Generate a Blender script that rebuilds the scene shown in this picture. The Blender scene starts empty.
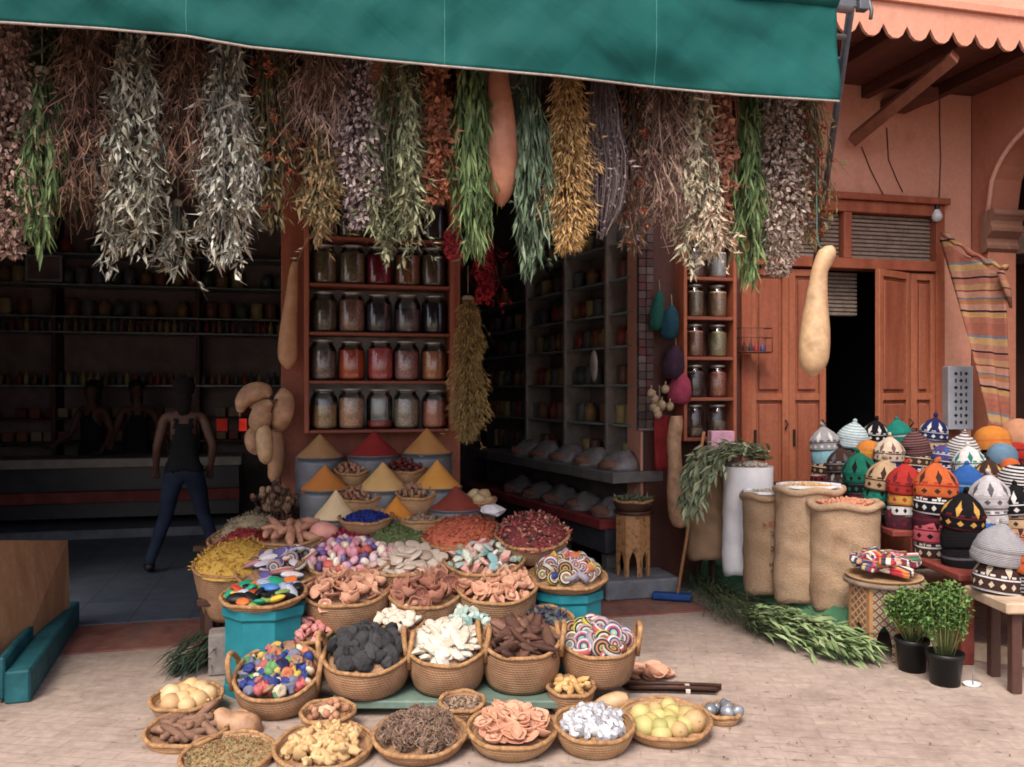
import bpy, bmesh, math, random
from mathutils import Vector, Matrix, Euler, noise
R = random.Random(7)
PI = math.pi
F, CX, HY, CH = 850.0, 512.0, 390.0, 1.63
S = bpy.context.scene
COL = S.collection
V = Vector

def P(px, py, Y): return V(((px-CX)/F*Y, Y, CH-(py-HY)/F*Y))
def G(px, py, z=0.0):
    Y = F*(CH-z)/(py-HY)
    return V(((px-CX)/F*Y, Y, z))
def rnd(a, b): return R.uniform(a, b)
def lin(c):
    o = []
    lu = .3*c[0]+.59*c[1]+.11*c[2]
    for x in c[:3]:
        x = lu+(x-lu)*.83
        x /= 255.0
        o.append(x/12.92 if x <= .04045 else ((x+.055)/1.055)**2.4)
    return (*o, 1.0)

# ---------------------------------------------------------------- node help
class NT:
    def __init__(s, name):
        s.mat = bpy.data.materials.new(name)
        s.mat.use_nodes = True
        s.t = s.mat.node_tree
        s.b = s.t.nodes['Principled BSDF']
        s.out = s.t.nodes['Material Output']
        s.tc = s.n('ShaderNodeTexCoord')
        s._p = None
    def n(s, k): return s.t.nodes.new(k)
    def l(s, a, b): s.t.links.new(a, b)
    def setin(s, sock, v):
        if hasattr(v, 'is_linked') or isinstance(v, bpy.types.NodeSocket): s.l(v, sock)
        else: sock.default_value = v
    def m(s, op, a, b=0.0, c=0.0):
        x = s.n('ShaderNodeMath'); x.operation = op
        s.setin(x.inputs[0], a); s.setin(x.inputs[1], b); s.setin(x.inputs[2], c)
        return x.outputs[0]
    def pos(s):
        if s._p is None:
            oi = s.n('ShaderNodeObjectInfo')
            a = s.n('ShaderNodeVectorMath'); a.operation = 'ADD'
            s.l(s.tc.outputs['Object'], a.inputs[0])
            s.l(s.m('MULTIPLY', oi.outputs['Random'], 37.0), a.inputs[1])
            s._p = a.outputs[0]
        return s._p
    def xyz(s):
        x = s.n('ShaderNodeSeparateXYZ'); s.l(s.tc.outputs['Object'], x.inputs[0])
        return x.outputs
    def noise(s, scale, detail=4, stretch=None, dist=0.0, rough=.55):
        x = s.n('ShaderNodeTexNoise'); x.inputs['Scale'].default_value = scale
        x.inputs['Detail'].default_value = detail; x.inputs['Distortion'].default_value = dist
        x.inputs['Roughness'].default_value = rough
        v = s.pos()
        if stretch:
            mp = s.n('ShaderNodeMapping'); mp.inputs['Scale'].default_value = stretch
            s.l(v, mp.inputs[0]); v = mp.outputs[0]
        s.l(v, x.inputs['Vector'])
        return x.outputs['Fac']
    def remap(s, v, a, b, c=0.0, d=1.0):
        x = s.n('ShaderNodeMapRange'); s.setin(x.inputs[0], v)
        for i, q in enumerate((a, b, c, d)): x.inputs[i+1].default_value = q
        return x.outputs[0]
    def ramp(s, fac, cols, const=False, stops=None):
        x = s.n('ShaderNodeValToRGB'); e = x.color_ramp.elements
        if const: x.color_ramp.interpolation = 'CONSTANT'
        k = len(cols)
        for i, c in enumerate(cols):
            p = stops[i] if stops else (i/k if const else i/max(1, k-1))
            if i < 2: e[i].position = p
            else: e.new(p)
        for i, c in enumerate(cols):
            e[i].color = lin(c)
        s.setin(x.inputs[0], fac)
        return x.outputs[0]
    def mix(s, fac, a, b):
        x = s.n('ShaderNodeMix'); x.data_type = 'RGBA'
        s.setin(x.inputs[0], fac)
        s.setin(x.inputs[6], lin(a) if isinstance(a, tuple) else a)
        s.setin(x.inputs[7], lin(b) if isinstance(b, tuple) else b)
        return x.outputs[2]
    def vary(s, col, scale, var, detail=5):
        x = s.n('ShaderNodeVectorMath'); x.operation = 'SCALE'
        s.setin(x.inputs[0], col)
        s.l(s.remap(s.noise(scale, detail), .25, .75, 1-var, 1+var), x.inputs['Scale'])
        return x.outputs[0]
    def bump(s, h, st, dist=.01):
        b = s.n('ShaderNodeBump'); b.inputs['Strength'].default_value = st
        b.inputs['Distance'].default_value = dist
        s.setin(b.inputs['Height'], h); s.l(b.outputs[0], s.b.inputs['Normal'])
    def done(s, col, rough=.8, metal=0.0, spec=.3):
        s.setin(s.b.inputs['Base Color'], lin(col) if isinstance(col, tuple) else col)
        s.b.inputs['Roughness'].default_value = rough
        s.b.inputs['Metallic'].default_value = metal
        s.b.inputs['Specular IOR Level'].default_value = spec
        return s.mat

_mc = {}
def mat(name, cols, by='noise', scale=6.0, rough=.8, bump=0.0, bs=60.0, metal=0.0, var=.22, stretch=None, spec=.3, vs=None, dist=.006, emit=0):
    if name in _mc: return _mc[name]
    t = NT(name)
    if isinstance(cols, tuple): cols = [cols, cols]
    if by == 'island':
        f = t.n('ShaderNodeNewGeometry').outputs['Random Per Island']
    elif by == 'object':
        f = t.n('ShaderNodeObjectInfo').outputs['Random']
    else:
        f = t.remap(t.noise(scale, 5, stretch), .3, .7)
    c = t.ramp(f, cols, by == 'object' and len(cols) > 5)
    if var: c = t.vary(c, vs or scale*3, var)
    if bump: t.bump(t.noise(bs, 4, stretch), bump, dist)
    m = t.done(c, rough, metal, spec)
    if emit:
        t.l(c, t.b.inputs['Emission Color']); t.b.inputs['Emission Strength'].default_value = emit
    _mc[name] = m
    return m

# ---------------------------------------------------------------- mesh help
class MB:
    def __init__(s): s.v = []; s.f = []; s.m = []; s.sm = []
    def add(s, vs, fs, mi=0, smooth=False, mx=None):
        b = len(s.v)
        if mx is not None: vs = [mx @ V(v) for v in vs]
        s.v.extend(tuple(v) for v in vs)
        for f in fs:
            s.f.append([i+b for i in f]); s.m.append(mi); s.sm.append(smooth)
    def box(s, c, size, rz=0.0, ch=.004, mi=0, mx=None):
        hx, hy, hz = (q/2 for q in size); ch = min(ch, hx*.6, hy*.6, hz*.6)
        vs = []
        for x in (-1, 1):
            for y in (-1, 1):
                for z in (-1, 1):
                    vs += [(x*hx, y*(hy-ch), z*(hz-ch)), (x*(hx-ch), y*hy, z*(hz-ch)), (x*(hx-ch), y*(hy-ch), z*hz)]
        I = lambda x, y, z, a: ((x*2+y)*2+z)*3+a
        fs = []
        for q in (0, 1):
            fs.append([I(q,0,0,0), I(q,1,0,0), I(q,1,1,0), I(q,0,1,0)])
            fs.append([I(0,q,0,1), I(1,q,0,1), I(1,q,1,1), I(0,q,1,1)])
            fs.append([I(0,0,q,2), I(1,0,q,2), I(1,1,q,2), I(0,1,q,2)])
        for a in (0, 1):
            for b in (0, 1):
                fs.append([I(a,b,0,0), I(a,b,1,0), I(a,b,1,1), I(a,b,0,1)])
                fs.append([I(a,0,b,0), I(a,1,b,0), I(a,1,b,2), I(a,0,b,2)])
                fs.append([I(0,a,b,1), I(1,a,b,1), I(1,a,b,2), I(0,a,b,2)])
        for x in (0, 1):
            for y in (0, 1):
                for z in (0, 1): fs.append([I(x,y,z,0), I(x,y,z,1), I(x,y,z,2)])
        M = Matrix.Translation(c) @ Matrix.Rotation(rz, 4, 'Z')
        if mx is not None: M = mx @ M
        s.add(vs, fs, mi, False, M)
    def bx(s, x0, x1, y0, y1, z0, z1, ch=.004, mi=0, mx=None):
        s.box(((x0+x1)/2, (y0+y1)/2, (z0+z1)/2), (abs(x1-x0), abs(y1-y0), abs(z1-z0)), 0, ch, mi, mx)
    def lathe(s, prof, seg=24, mx=None, mi=0, smooth=True, wob=None, cap0=False, cap1=False):
        vs = []; fs = []
        for i, (r, z) in enumerate(prof):
            for k in range(seg):
                a = 2*PI*k/seg
                rr = r*(wob(a, i) if wob else 1.0)
                vs.append((rr*math.cos(a), rr*math.sin(a), z))
        for i in range(len(prof)-1):
            for k in range(seg):
                k2 = (k+1) % seg
                fs.append([i*seg+k, i*seg+k2, (i+1)*seg+k2, (i+1)*seg+k])
        if cap0: fs.append(list(range(seg))[::-1])
        if cap1: fs.append([(len(prof)-1)*seg+k for k in range(seg)])
        s.add(vs, fs, mi, smooth, mx)
    def tube(s, pts, rad, seg=6, mi=0, smooth=True, cap=True, mx=None, flat=1.0):
        pts = [V(p) for p in pts]; n = len(pts)
        if not isinstance(rad, (list, tuple)): rad = [rad]*n
        vs = []; fs = []
        up = V((0, 0, 1)); prev = None
        for i, p in enumerate(pts):
            d = (pts[min(i+1, n-1)]-pts[max(i-1, 0)])
            d = d.normalized() if d.length > 1e-9 else V((0, 0, 1))
            if prev is None:
                a = d.cross(up if abs(d.z) < .9 else V((1, 0, 0))).normalized()
            else:
                a = (prev - d*prev.dot(d)).normalized()
            prev = a; b = d.cross(a)
            for k in range(seg):
                q = 2*PI*k/seg
                vs.append(p+(a*math.cos(q)+b*math.sin(q)*flat)*rad[i])
        for i in range(n-1):
            for k in range(seg):
                k2 = (k+1) % seg
                fs.append([i*seg+k, i*seg+k2, (i+1)*seg+k2, (i+1)*seg+k])
        if cap:
            fs.append(list(range(seg))[::-1]); fs.append([(n-1)*seg+k for k in range(seg)])
        s.add(vs, fs, mi, smooth, mx)
    def leaf(s, p, d, nrm, L, W, bend=.2, mi=0):
        side = d.cross(nrm)
        if side.length < 1e-6: side = d.orthogonal()
        side.normalize(); nn = side.cross(d)
        m = p+d*L*.45
        b = len(s.v)
        for q in (p, m+side*W*.5+nn*W*.22, m, m-side*W*.5+nn*W*.22, p+d*L-nn*L*bend): s.v.append(tuple(q))
        for f in ((0, 1, 2), (0, 2, 3), (1, 4, 2), (2, 4, 3)):
            s.f.append([i+b for i in f]); s.m.append(mi); s.sm.append(False)
    def ico(s, sub, scale=(1, 1, 1), amp=0.0, freq=1.5, seed=0.0, mx=None, mi=0, smooth=True, flt=None):
        vs0, fs = ico_data(sub)
        vs = []
        for v in vs0:
            q = v.copy()
            if amp: q *= 1+amp*noise.noise(v*freq+V((seed*7.3, seed*3.1, seed*1.7)))
            if flt: q = flt(q)
            vs.append((q.x*scale[0], q.y*scale[1], q.z*scale[2]))
        s.add(vs, fs, mi, smooth, mx)
    def mesh(s, name, mats):
        me = bpy.data.meshes.new(name); me.from_pydata(s.v, [], s.f)
        for q in (mats if isinstance(mats, (list, tuple)) else [mats]): me.materials.append(q)
        me.polygons.foreach_set('material_index', s.m)
        me.polygons.foreach_set('use_smooth', s.sm)
        me.update()
        return me
_ico = {}
def ico_data(sub):
    if sub not in _ico:
        bm = bmesh.new(); bmesh.ops.create_icosphere(bm, subdivisions=sub, radius=1)
        bm.verts.ensure_lookup_table()
        _ico[sub] = ([v.co.copy() for v in bm.verts], [[v.index for v in f.verts] for f in bm.faces]); bm.free()
    return _ico[sub]

def link(name, me, parent=None, loc=None, rot=None):
    o = bpy.data.objects.new(name, me); COL.objects.link(o)
    if parent is not None: o.parent = parent
    if loc is not None: o.location = loc
    if rot is not None: o.rotation_euler = rot
    return o
def obj(name, mb, mats, parent=None, loc=None, rot=None):
    return link(name, mb.mesh(name, mats), parent, loc, rot)
def tag(o, label, cat, group=None, kind=None):
    o['label'] = label; o['category'] = cat
    if group: o['group'] = group
    if kind: o['kind'] = kind
    return o
def thing(name, label, cat, loc=(0, 0, 0), rot=(0, 0, 0), group=None):
    o = bpy.data.objects.new(name, None); COL.objects.link(o)
    o.empty_display_size = .1
    o.location = loc; o.rotation_euler = rot
    return tag(o, label, cat, group)
def struct(name, mb, mats, loc=None, rot=None):
    o = obj(name, mb, mats, None, loc, rot); o['kind'] = 'structure'; return o
def dup(root, label=None, loc=None, rot=None, scale=None):
    r = root.copy(); COL.objects.link(r)
    for ch in root.children:
        c = ch.copy(); COL.objects.link(c); c.parent = r
        for g in ch.children:
            d = g.copy(); COL.objects.link(d); d.parent = c
    if label: r['label'] = label
    if loc is not None: r.location = loc
    if rot is not None: r.rotation_euler = rot
    if scale is not None: r.scale = scale
    return r

# facade frame: s along the shop fronts (to the right), t into the building, z up
FA = math.atan2(.239, .971)
FM = Matrix.Translation((0, 6.79, 0)) @ Matrix.Rotation(FA, 4, 'Z')
def FW(s, t, z): return FM @ V((s, t, z))
def spx(px, t=0.0):
    k = (px-CX)/F; ca, sa = math.cos(FA), math.sin(FA)
    # X = s ca - t sa ; Y = 6.79 + s sa + t ca ; X = kY
    return (k*(6.79+t*ca)+t*sa)/(ca-k*sa)
def zpx(px, py, t=0.0):
    w = FW(spx(px, t), t, 0)
    return CH-(py-HY)/F*w.y

# ---------------------------------------------------------------- camera, light
cam = bpy.data.cameras.new('camera'); co = bpy.data.objects.new('camera', cam); COL.objects.link(co)
cam.sensor_width = 36; cam.lens = 36*F/1024; cam.shift_y = (HY-383.5)/1024; cam.clip_end = 500; cam.clip_start = .05
co.location = (0, 0, CH); co.rotation_euler = (PI/2, 0, 0); S.camera = co
W = bpy.data.worlds.new('World'); S.world = W; W.use_nodes = True
wn = W.node_tree; sky = wn.nodes.new('ShaderNodeTexSky'); sky.sky_type = 'NISHITA'; sky.sun_disc = False
SEL, SAZ = math.radians(53), math.radians(196)     # elevation, compass azimuth (0 = +Y, clockwise)
sky.sun_elevation = SEL; sky.sun_rotation = SAZ
sky.air_density = .7; sky.dust_density = 4.0; sky.ozone_density = .3
wn.links.new(sky.outputs[0], wn.nodes['Background'].inputs[0]); wn.nodes['Background'].inputs[1].default_value = .15
sl = bpy.data.lights.new('sun', 'SUN'); sl.energy = 1.5; sl.angle = math.radians(24); sl.color = (1, .93, .84)
so = bpy.data.objects.new('sun', sl); COL.objects.link(so)
sd = V((math.sin(SAZ)*math.cos(SEL), math.cos(SAZ)*math.cos(SEL), math.sin(SEL)))
so.rotation_euler = sd.to_track_quat('Z', 'Y').to_euler(); so.location = (0, 0, 20)
S.render.engine = 'CYCLES'
S.view_settings.view_transform = 'Standard'; S.view_settings.look = 'None'; S.view_settings.exposure = 0.95; S.view_settings.gamma = 1
S.cycles.use_denoising = True; S.cycles.filter_width = 1.8
S.cycles.max_bounces = 7; S.cycles.diffuse_bounces = 4; S.cycles.transparent_max_bounces = 12
S.cycles.caustics_reflective = False; S.cycles.caustics_refractive = False

# ---------------------------------------------------------------- shared materials
def wood(name, a, b, rough=.55, stretch=(1, 1, .12), var=.15, bump=.15):
    return mat(name, [a, b], scale=9, stretch=stretch, rough=rough, var=var, bump=bump, bs=30)
redwood = wood('red_brown_wood', (134, 62, 40), (164, 86, 56))
redwood_h = wood('red_brown_wood_shelf', (116, 56, 40), (144, 76, 54), stretch=(.12, 1, 1))
palewood = wood('pale_wood', (170, 140, 110), (205, 178, 148), stretch=(.2, 1, 1))
darkwood = wood('dark_wood', (52, 32, 24), (80, 48, 34))
tanwood = wood('tan_wood', (142, 92, 52), (178, 122, 72))
steel = mat('galvanised_steel', [(110, 112, 114), (140, 142, 144)], scale=14, rough=.5, metal=.55, var=.15)
grey_metal = mat('grey_metal', [(88, 91, 96), (112, 115, 120)], scale=5, rough=.5, metal=.5, var=.12)
black_pl = mat('black_plastic', [(20, 21, 23), (32, 33, 35)], scale=5, rough=.45)
turq = mat('turquoise_paint', [(12, 112, 126), (24, 130, 142)], scale=5, rough=.5, var=.12, bump=.05, bs=20)
teal_edge = mat('teal_paint', [(12, 74, 84), (30, 104, 112)], scale=7, rough=.6, var=.2)
pale_green = mat('pale_green_paint', [(84, 108, 96), (112, 134, 120)], scale=5, rough=.6, var=.2)
green_paint = mat('green_cloth_paint', [(66, 128, 88), (92, 152, 108)], scale=5, rough=.7, var=.15)
string_m = mat('string', [(120, 105, 85), (150, 135, 110)], scale=30, rough=.9)
dark_void = mat('dark_interior_paint', [(104, 90, 88), (128, 112, 108)], scale=2, rough=.9)

def glass_mat():
    t = NT('jar_glass')
    tr = t.n('ShaderNodeBsdfTransparent'); tr.inputs[0].default_value = (.93, .95, .94, 1)
    gl = t.n('ShaderNodeBsdfGlossy'); gl.inputs['Roughness'].default_value = .06
    fr = t.n('ShaderNodeFresnel'); fr.inputs[0].default_value = 1.5
    mx = t.n('ShaderNodeMixShader'); t.l(t.m('ADD', fr.outputs[0], .03), mx.inputs[0])
    t.l(tr.outputs[0], mx.inputs[1]); t.l(gl.outputs[0], mx.inputs[2]); t.l(mx.outputs[0], t.out.inputs[0])
    return t.mat
glass = glass_mat()

def weave_mat(name, a, b, c, zs=19.0, strength=.32):
    t = NT(name); x, y, z = t.xyz()[:3]
    ang = t.m('ARCTAN2', y, x)
    w1 = t.m('SINE', t.m('ADD', t.m('MULTIPLY', z, 2*PI/.0135), t.m('MULTIPLY', t.noise(5, 4), 9.0)))
    w2 = t.m('SINE', t.m('ADD', t.m('MULTIPLY', ang, 70.0), t.m('MULTIPLY', t.m('FLOOR', t.m('MULTIPLY', z, 1/.0135)), 2.0)))
    h = t.m('ADD', t.m('MULTIPLY', w1, .6), t.m('MULTIPLY', w2, .4))
    col = t.ramp(t.remap(t.m('ADD', t.m('MULTIPLY', h, .55), t.m('MULTIPLY', t.noise(14, 6), 2.4)), .1, 2.2), [a, b, c])
    col = t.vary(col, 5, .22)
    t.bump(h, strength, .006)
    return t.done(col, .85, 0, .25)
weave = weave_mat('palm_weave', (122, 84, 56), (152, 110, 76), (178, 136, 100))
weave2 = weave_mat('pale_palm_weave', (144, 102, 66), (174, 132, 90), (198, 158, 114))
rim_m = mat('basket_rim', [(128, 86, 50), (182, 134, 84)], scale=40, rough=.85, bump=.5, bs=120, stretch=(1, 1, .5))
# ================================================================= SETTING
def ground_mat():
    t = NT('street_paving')
    mp = t.n('ShaderNodeMapping'); t.l(t.tc.outputs['Object'], mp.inputs[0])
    mp.inputs['Rotation'].default_value = (0, 0, FA*.6)
    nz = t.n('ShaderNodeTexNoise'); nz.inputs['Scale'].default_value = 1.6; nz.inputs['Detail'].default_value = 4
    wv = t.n('ShaderNodeVectorMath'); wv.operation = 'MULTIPLY_ADD'
    t.l(nz.outputs['Color'], wv.inputs[0]); wv.inputs[1].default_value = (.2, .2, 0); t.l(mp.outputs[0], wv.inputs[2])
    bk = t.n('ShaderNodeTexBrick'); t.l(wv.outputs[0], bk.inputs['Vector'])
    bk.inputs['Scale'].default_value = 1.0; bk.inputs['Brick Width'].default_value = .21; bk.inputs['Row Height'].default_value = .085
    bk.inputs['Mortar Size'].default_value = .006; bk.inputs['Mortar Smooth'].default_value = .6; bk.inputs['Bias'].default_value = -.1
    bk.inputs['Color1'].default_value = lin((166, 145, 132)); bk.inputs['Color2'].default_value = lin((157, 136, 123)); bk.inputs['Mortar'].default_value = lin((151, 130, 117))
    big = t.remap(t.noise(.55, 5, rough=.65), .3, .7)
    c = t.mix(t.m('MULTIPLY', big, .6), bk.outputs[0], (174, 156, 140))
    c = t.mix(t.m('MULTIPLY', t.remap(t.noise(2.3, 6, rough=.7), .46, .66), .7), c, (134, 116, 104))
    chips = t.remap(t.noise(9, 5, (1, 2.2, 1), rough=.6), .64, .70)
    c = t.mix(t.m('MULTIPLY', chips, .65), c, (112, 92, 84))
    c = t.vary(c, 22, .16)
    h = t.m('ADD', t.m('MULTIPLY', bk.outputs['Fac'], -.18), t.m('ADD', t.m('MULTIPLY', t.noise(14, 6), .7), t.m('MULTIPLY', chips, -.8)))
    t.bump(h, .55, .012)
    return t.done(c, .88, 0, .25)
g = MB(); g.add([(-60, -40, 0), (60, -40, 0), (60, 90, 0), (-60, 90, 0)], [[0, 1, 2, 3]])
struct('ground', g, ground_mat())

def plaster(name, a, b):
    t = NT(name)
    c = t.mix(t.remap(t.noise(1.1, 6, rough=.65), .3, .7), a, b)
    c = t.mix(t.m('MULTIPLY', t.remap(t.noise(3.2, 7, (1, 1, .4), rough=.7), .56, .75), .5), c, tuple(int(q*.78) for q in a))
    c = t.mix(t.m('MULTIPLY', t.remap(t.noise(5, 6, rough=.7), .64, .72), .35), c, (205, 160, 138))
    c = t.vary(c, 30, .08)
    t.bump(t.noise(16, 7), .35, .01)
    return t.done(c, .9, 0, .2)
pink = plaster('terracotta_plaster', (200, 130, 104), (212, 148, 122))
pink2 = plaster('lit_terracotta_plaster', (208, 146, 120), (220, 162, 138))  # lighter copy of the wall plaster, sunlight put into its colour
soffit_m = wood('eave_boards', (84, 44, 34), (106, 58, 44), stretch=(1, .1, 1))

def floor_mat():
    t = NT('shop_floor_tile')
    bk = t.n('ShaderNodeTexBrick'); t.l(t.tc.outputs['Object'], bk.inputs['Vector']); bk.offset = 0
    bk.inputs['Scale'].default_value = 1; bk.inputs['Brick Width'].default_value = .4; bk.inputs['Row Height'].default_value = .4
    bk.inputs['Mortar Size'].default_value = .005
    bk.inputs['Color1'].default_value = lin((92, 100, 112)); bk.inputs['Color2'].default_value = lin((80, 90, 104)); bk.inputs['Mortar'].default_value = lin((58, 60, 66))
    return t.done(t.vary(bk.outputs[0], 5, .25), .45, 0, .4)
g = MB(); g.bx(-8, 2.0, -.22, 5.4, -.02, .02, .002)
f = struct('shop_floor', g, floor_mat()); f.matrix_world = FM
g = MB(); g.bx(-3.35, 1.3, -.86, -.224, -.02, .012, .002)
redp = mat('red_paving', [(112, 60, 52), (134, 82, 70), (120, 96, 86)], scale=3, rough=.85, var=.3, bump=.2, bs=30)
f = struct('threshold_path', g, redp); f.matrix_world = FM

# ---- main building
B = thing('market_building', 'terracotta plastered market building with open spice shop fronts and red brown doors', 'building', FM.translation, (0, 0, FA))
ZO = 4.45   # height of the shop openings
g = MB()
g.bx(-9, 2.0, -.0, .16, ZO, 7.2)                                  # above the shop openings
g.bx(2.0, 4.03, 0, .16, 3.3, 7.2)                                 # above the doors
g.bx(4.03, 4.36, 0, .3, 0, 7.2)                                   # wall right of the doors
g.bx(1.10, 2.0, .0, .3, 0, ZO-.002)                                    # pier
g.bx(-9, -4.6, 0, .3, 0, ZO-.002)
obj('facade_wall', g, pink, B)
g = MB()
g.bx(-8.3, -8.2, .3, 5.5, 0, 4.6); g.bx(-8.2, .6, 5.3, 5.45, 0, 4.6)
g.bx(1.95, 2.05, .31, 5.3, 0, 4.6)
g.bx(-1.15, -1.05, .2, 5.29, 0, 4.6)
g.bx(-8.2, 1.95, .17, 5.3, 4.6, 4.7)
g.bx(.6, 2.05, 5.3, 5.4, 0, 4.6)
obj('interior_wall', g, dark_void, B)
g = MB(); g.bx(-1.78, -.42, .0, .199, 0, ZO-.003); obj('wooden_pillar', g, redwood, B)
g = MB(); g.bx(1.12, 1.99, -.03, -.001, 0, ZO); obj('wooden_panel', g, wood('shade_darkened_panel', (62, 32, 26), (84, 44, 34)), B)  # panel wood darkened, the shade on the pier is in its colour
g = MB(); g.bx(2.002, 2.75, -.03, -.001, 3.37, 4.2); obj('dark_backing_panel', g, wood('shade_darkened_panel', (62, 32, 26), (84, 44, 34)), B)  # added dark sheet so the gaps between the bundles look dark
# upper storey and eave
g = MB(); g.bx(1.9, 9, -1.18, .0, 4.52, 7.2); obj('upper_wall', g, pink2, B)
g = MB(); g.bx(1.88, 9, -1.24, -1.184, 4.47, 4.53); obj('ledge', g, pink, B)
g = MB()
pr = []; pitch = .2; s0 = 1.9; nT = 34
up = [(s0, 4.468)]
lo = []
for i in range(nT):
    a = s0+i*pitch
    for q, zz in ((.0, 4.31), (.04, 4.24), (.075, 4.215), (.125, 4.215), (.16, 4.24), (.2, 4.31)):
        if q == 0.2: continue
        lo.append((a+q, zz))
poly = [(s0, 4.468)]+lo+[(s0+nT*pitch, 4.31), (s0+nT*pitch, 4.468)]
n = len(poly)
# strip faces column by column keep the ragged edge clean
bot = lo+[(s0+nT*pitch, 4.31)]
vs = []; fs = []
for (a, z) in bot: vs += [(a, -1.21, z), (a, -1.21, 4.468), (a, -1.185, z), (a, -1.185, 4.468)]
for i in range(len(bot)-1):
    p, q = 4*i, 4*i+4
    fs += [[p, q, q+1, p+1], [p+2, p+3, q+3, q+2], [p, p+2, q+2, q], [p+1, q+1, q+3, p+3]]
g.add(vs, fs); obj('scalloped_fascia', g, pink, B)
g = MB()
k = 0
t0 = -1.18
while t0 < -.01:
    t1 = min(t0+.16, -.003); g.bx(1.9, 9, t0+.004, t1, 4.33, 4.36, .006); t0 += .16
obj('eave_boards', g, soffit_m, B)
g = MB()
for a in [1.95+i*.62 for i in range(11)]: g.bx(a, a+.08, -1.17, -.002, 4.22, 4.328, .006)
obj('eave_rafter', g, wood('rafter_wood', (72, 36, 28), (92, 48, 36), stretch=(1, .1, 1)), B)
# strut and its block
g = MB()
a = FM.inverted() @ P(853, 140, 7.42); b = FM.inverted() @ P(955, 56, 6.45)
g.tube([a, b], [.055, .05], 4, flat=1.3, smooth=False); obj('eave_strut', g, wood('strut_wood', (118, 64, 46), (140, 82, 60)), B)
g = MB(); g.bx(spx(880), spx(905), -.42, -.002, zpx(880, 112), 4.215); obj('beam_end', g, soffit_m, B)
# two plaster cracks drawn as added dark tubes; the middle line is the bulb's cable
crack_cable_m = mat('crack_cable_dark', [(58, 34, 28), (76, 44, 34)], rough=.7)
for nm, pts in (('wall_crack_cable', [(886, 128), (888, 160), (897, 182), (902, 192)]), ('wall_crack_cable', [(939, 100), (939, 132), (940, 160), (938, 208)]), ('wall_crack_cable', [(861, 147), (870, 170), (880, 190), (886, 200)])):
    g = MB(); g.tube([FW(spx(x), -.008, zpx(x, y)) for x, y in pts], .0045, 5)
    o = obj(nm, g, crack_cable_m)
    tag(o, {886: 'short plaster crack drawn as a dark tube under the eave beam end', 939: 'dark cable hanging down the plaster above the light bulb', 861: 'plaster crack drawn as a dark tube from the foot of the eave strut'}[pts[0][0]], 'cable', 'cables on the plaster')

# ---- door front
DL, DR = 2.0, 4.03
doorframe = redwood
g = MB()
g.bx(DL, DL+.09, -.05, .12, 0, 3.3); g.bx(DR-.09, DR, -.05, .12, 0, 3.3)
g.bx(DL+.092, DR-.092, -.05, .12, 3.2, 3.3); g.bx(DL+.092, DR-.092, -.055, .12, 2.70, 2.79)
sm = spx(845); g.bx(sm-.04, sm+.04, -.045, .1, 2.792, 3.198)
obj('door_frame', g, doorframe, B)
g = MB(); g.bx(DL-.02, DR+.03, -.09, .0, 3.302, 3.36); obj('door_cornice', g, redwood, B)
def slatblind(s0, s1, z0, z1, t, par, nm):
    g = MB(); n = int((z1-z0)/.035)
    for i in range(n):
        z = z0+(i+.5)*(z1-z0)/n
        g.box(((s0+s1)/2, t, z), (s1-s0, .012, .026), 0, .003)
    obj(nm, g, mat('blind_slats', [(112, 96, 84), (140, 122, 108)], scale=12, rough=.7, var=.25), par)
    g = MB(); g.bx(s0, s1, t+.03, t+.04, z0, z1); obj('blind_backing', g, dark_void, par)
slatblind(sm+.045, DR-.095, 2.795, 3.195, .03, B, 'transom_blind')
slatblind(DL+.095, sm-.045, 2.795, 3.195, .03, B, 'transom_blind')
slatblind(spx(829), spx(868), 2.30, 2.695, .16, B, 'roller_blind')
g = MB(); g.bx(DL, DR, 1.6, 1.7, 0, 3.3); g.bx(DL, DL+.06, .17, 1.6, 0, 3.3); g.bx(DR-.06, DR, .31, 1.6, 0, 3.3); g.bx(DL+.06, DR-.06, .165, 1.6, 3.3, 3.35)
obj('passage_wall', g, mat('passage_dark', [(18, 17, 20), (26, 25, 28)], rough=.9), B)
def door_leaf(w, hgt, panels):
    g = MB(); st = .06; th = .045
    g.bx(0, st, 0, th, 0, hgt, .004); g.bx(w-st, w, 0, th, 0, hgt, .004)
    z = 0; rails = [0]+panels+[hgt-st]
    for r in rails: g.bx(st+.001, w-st-.001, .002, th-.002, r, r+st, .003)
    pans = MB()
    for a, b in zip(rails[:-1], rails[1:]):
        z0, z1 = a+st, b
        pans.bx(st, w-st, .03, th-.006, z0, z1, .002)
        pans.bx(st+.032, w-st-.032, .008, .03, z0+.032, z1-.032, .016)
    return g, pans
def add_door(s, t, w, rz, label):
    d = link('door', None, B); d.location = (s, t, .12); d.rotation_euler = (0, 0, rz); d.empty_display_size = .1
    g, p = door_leaf(w, 2.56, [.62, 1.42])
    obj('leaf_frame', g, wood('door_wood', (142, 72, 46), (168, 94, 62)), d); obj('panel', p, wood('door_panel_wood', (132, 64, 42), (158, 86, 58)), d)
    h = MB(); h.box((.04, -.012, 1.1), (.02, .02, .14), 0, .004); h.tube([(w-.04, -.01, 1.25), (w-.04, -.05, 1.22), (w-.04, -.01, 1.17)], .007, 6)
    obj('latch', h, mat('dark_iron', [(40, 34, 32), (58, 50, 46)], rough=.6, metal=.5), d)
add_door(DL+.095, -.02, .37, 0, ''); add_door(DL+.468, -.02, .35, math.radians(-3), '')
s937 = spx(937); s910 = spx(909)
add_door(s910, -.03, s937-s910-.03, 0, '')
th24 = math.radians(22)
add_door(s910-.01-.5*math.cos(th24), -.035-.5*math.sin(th24), .50, th24, '')
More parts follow.
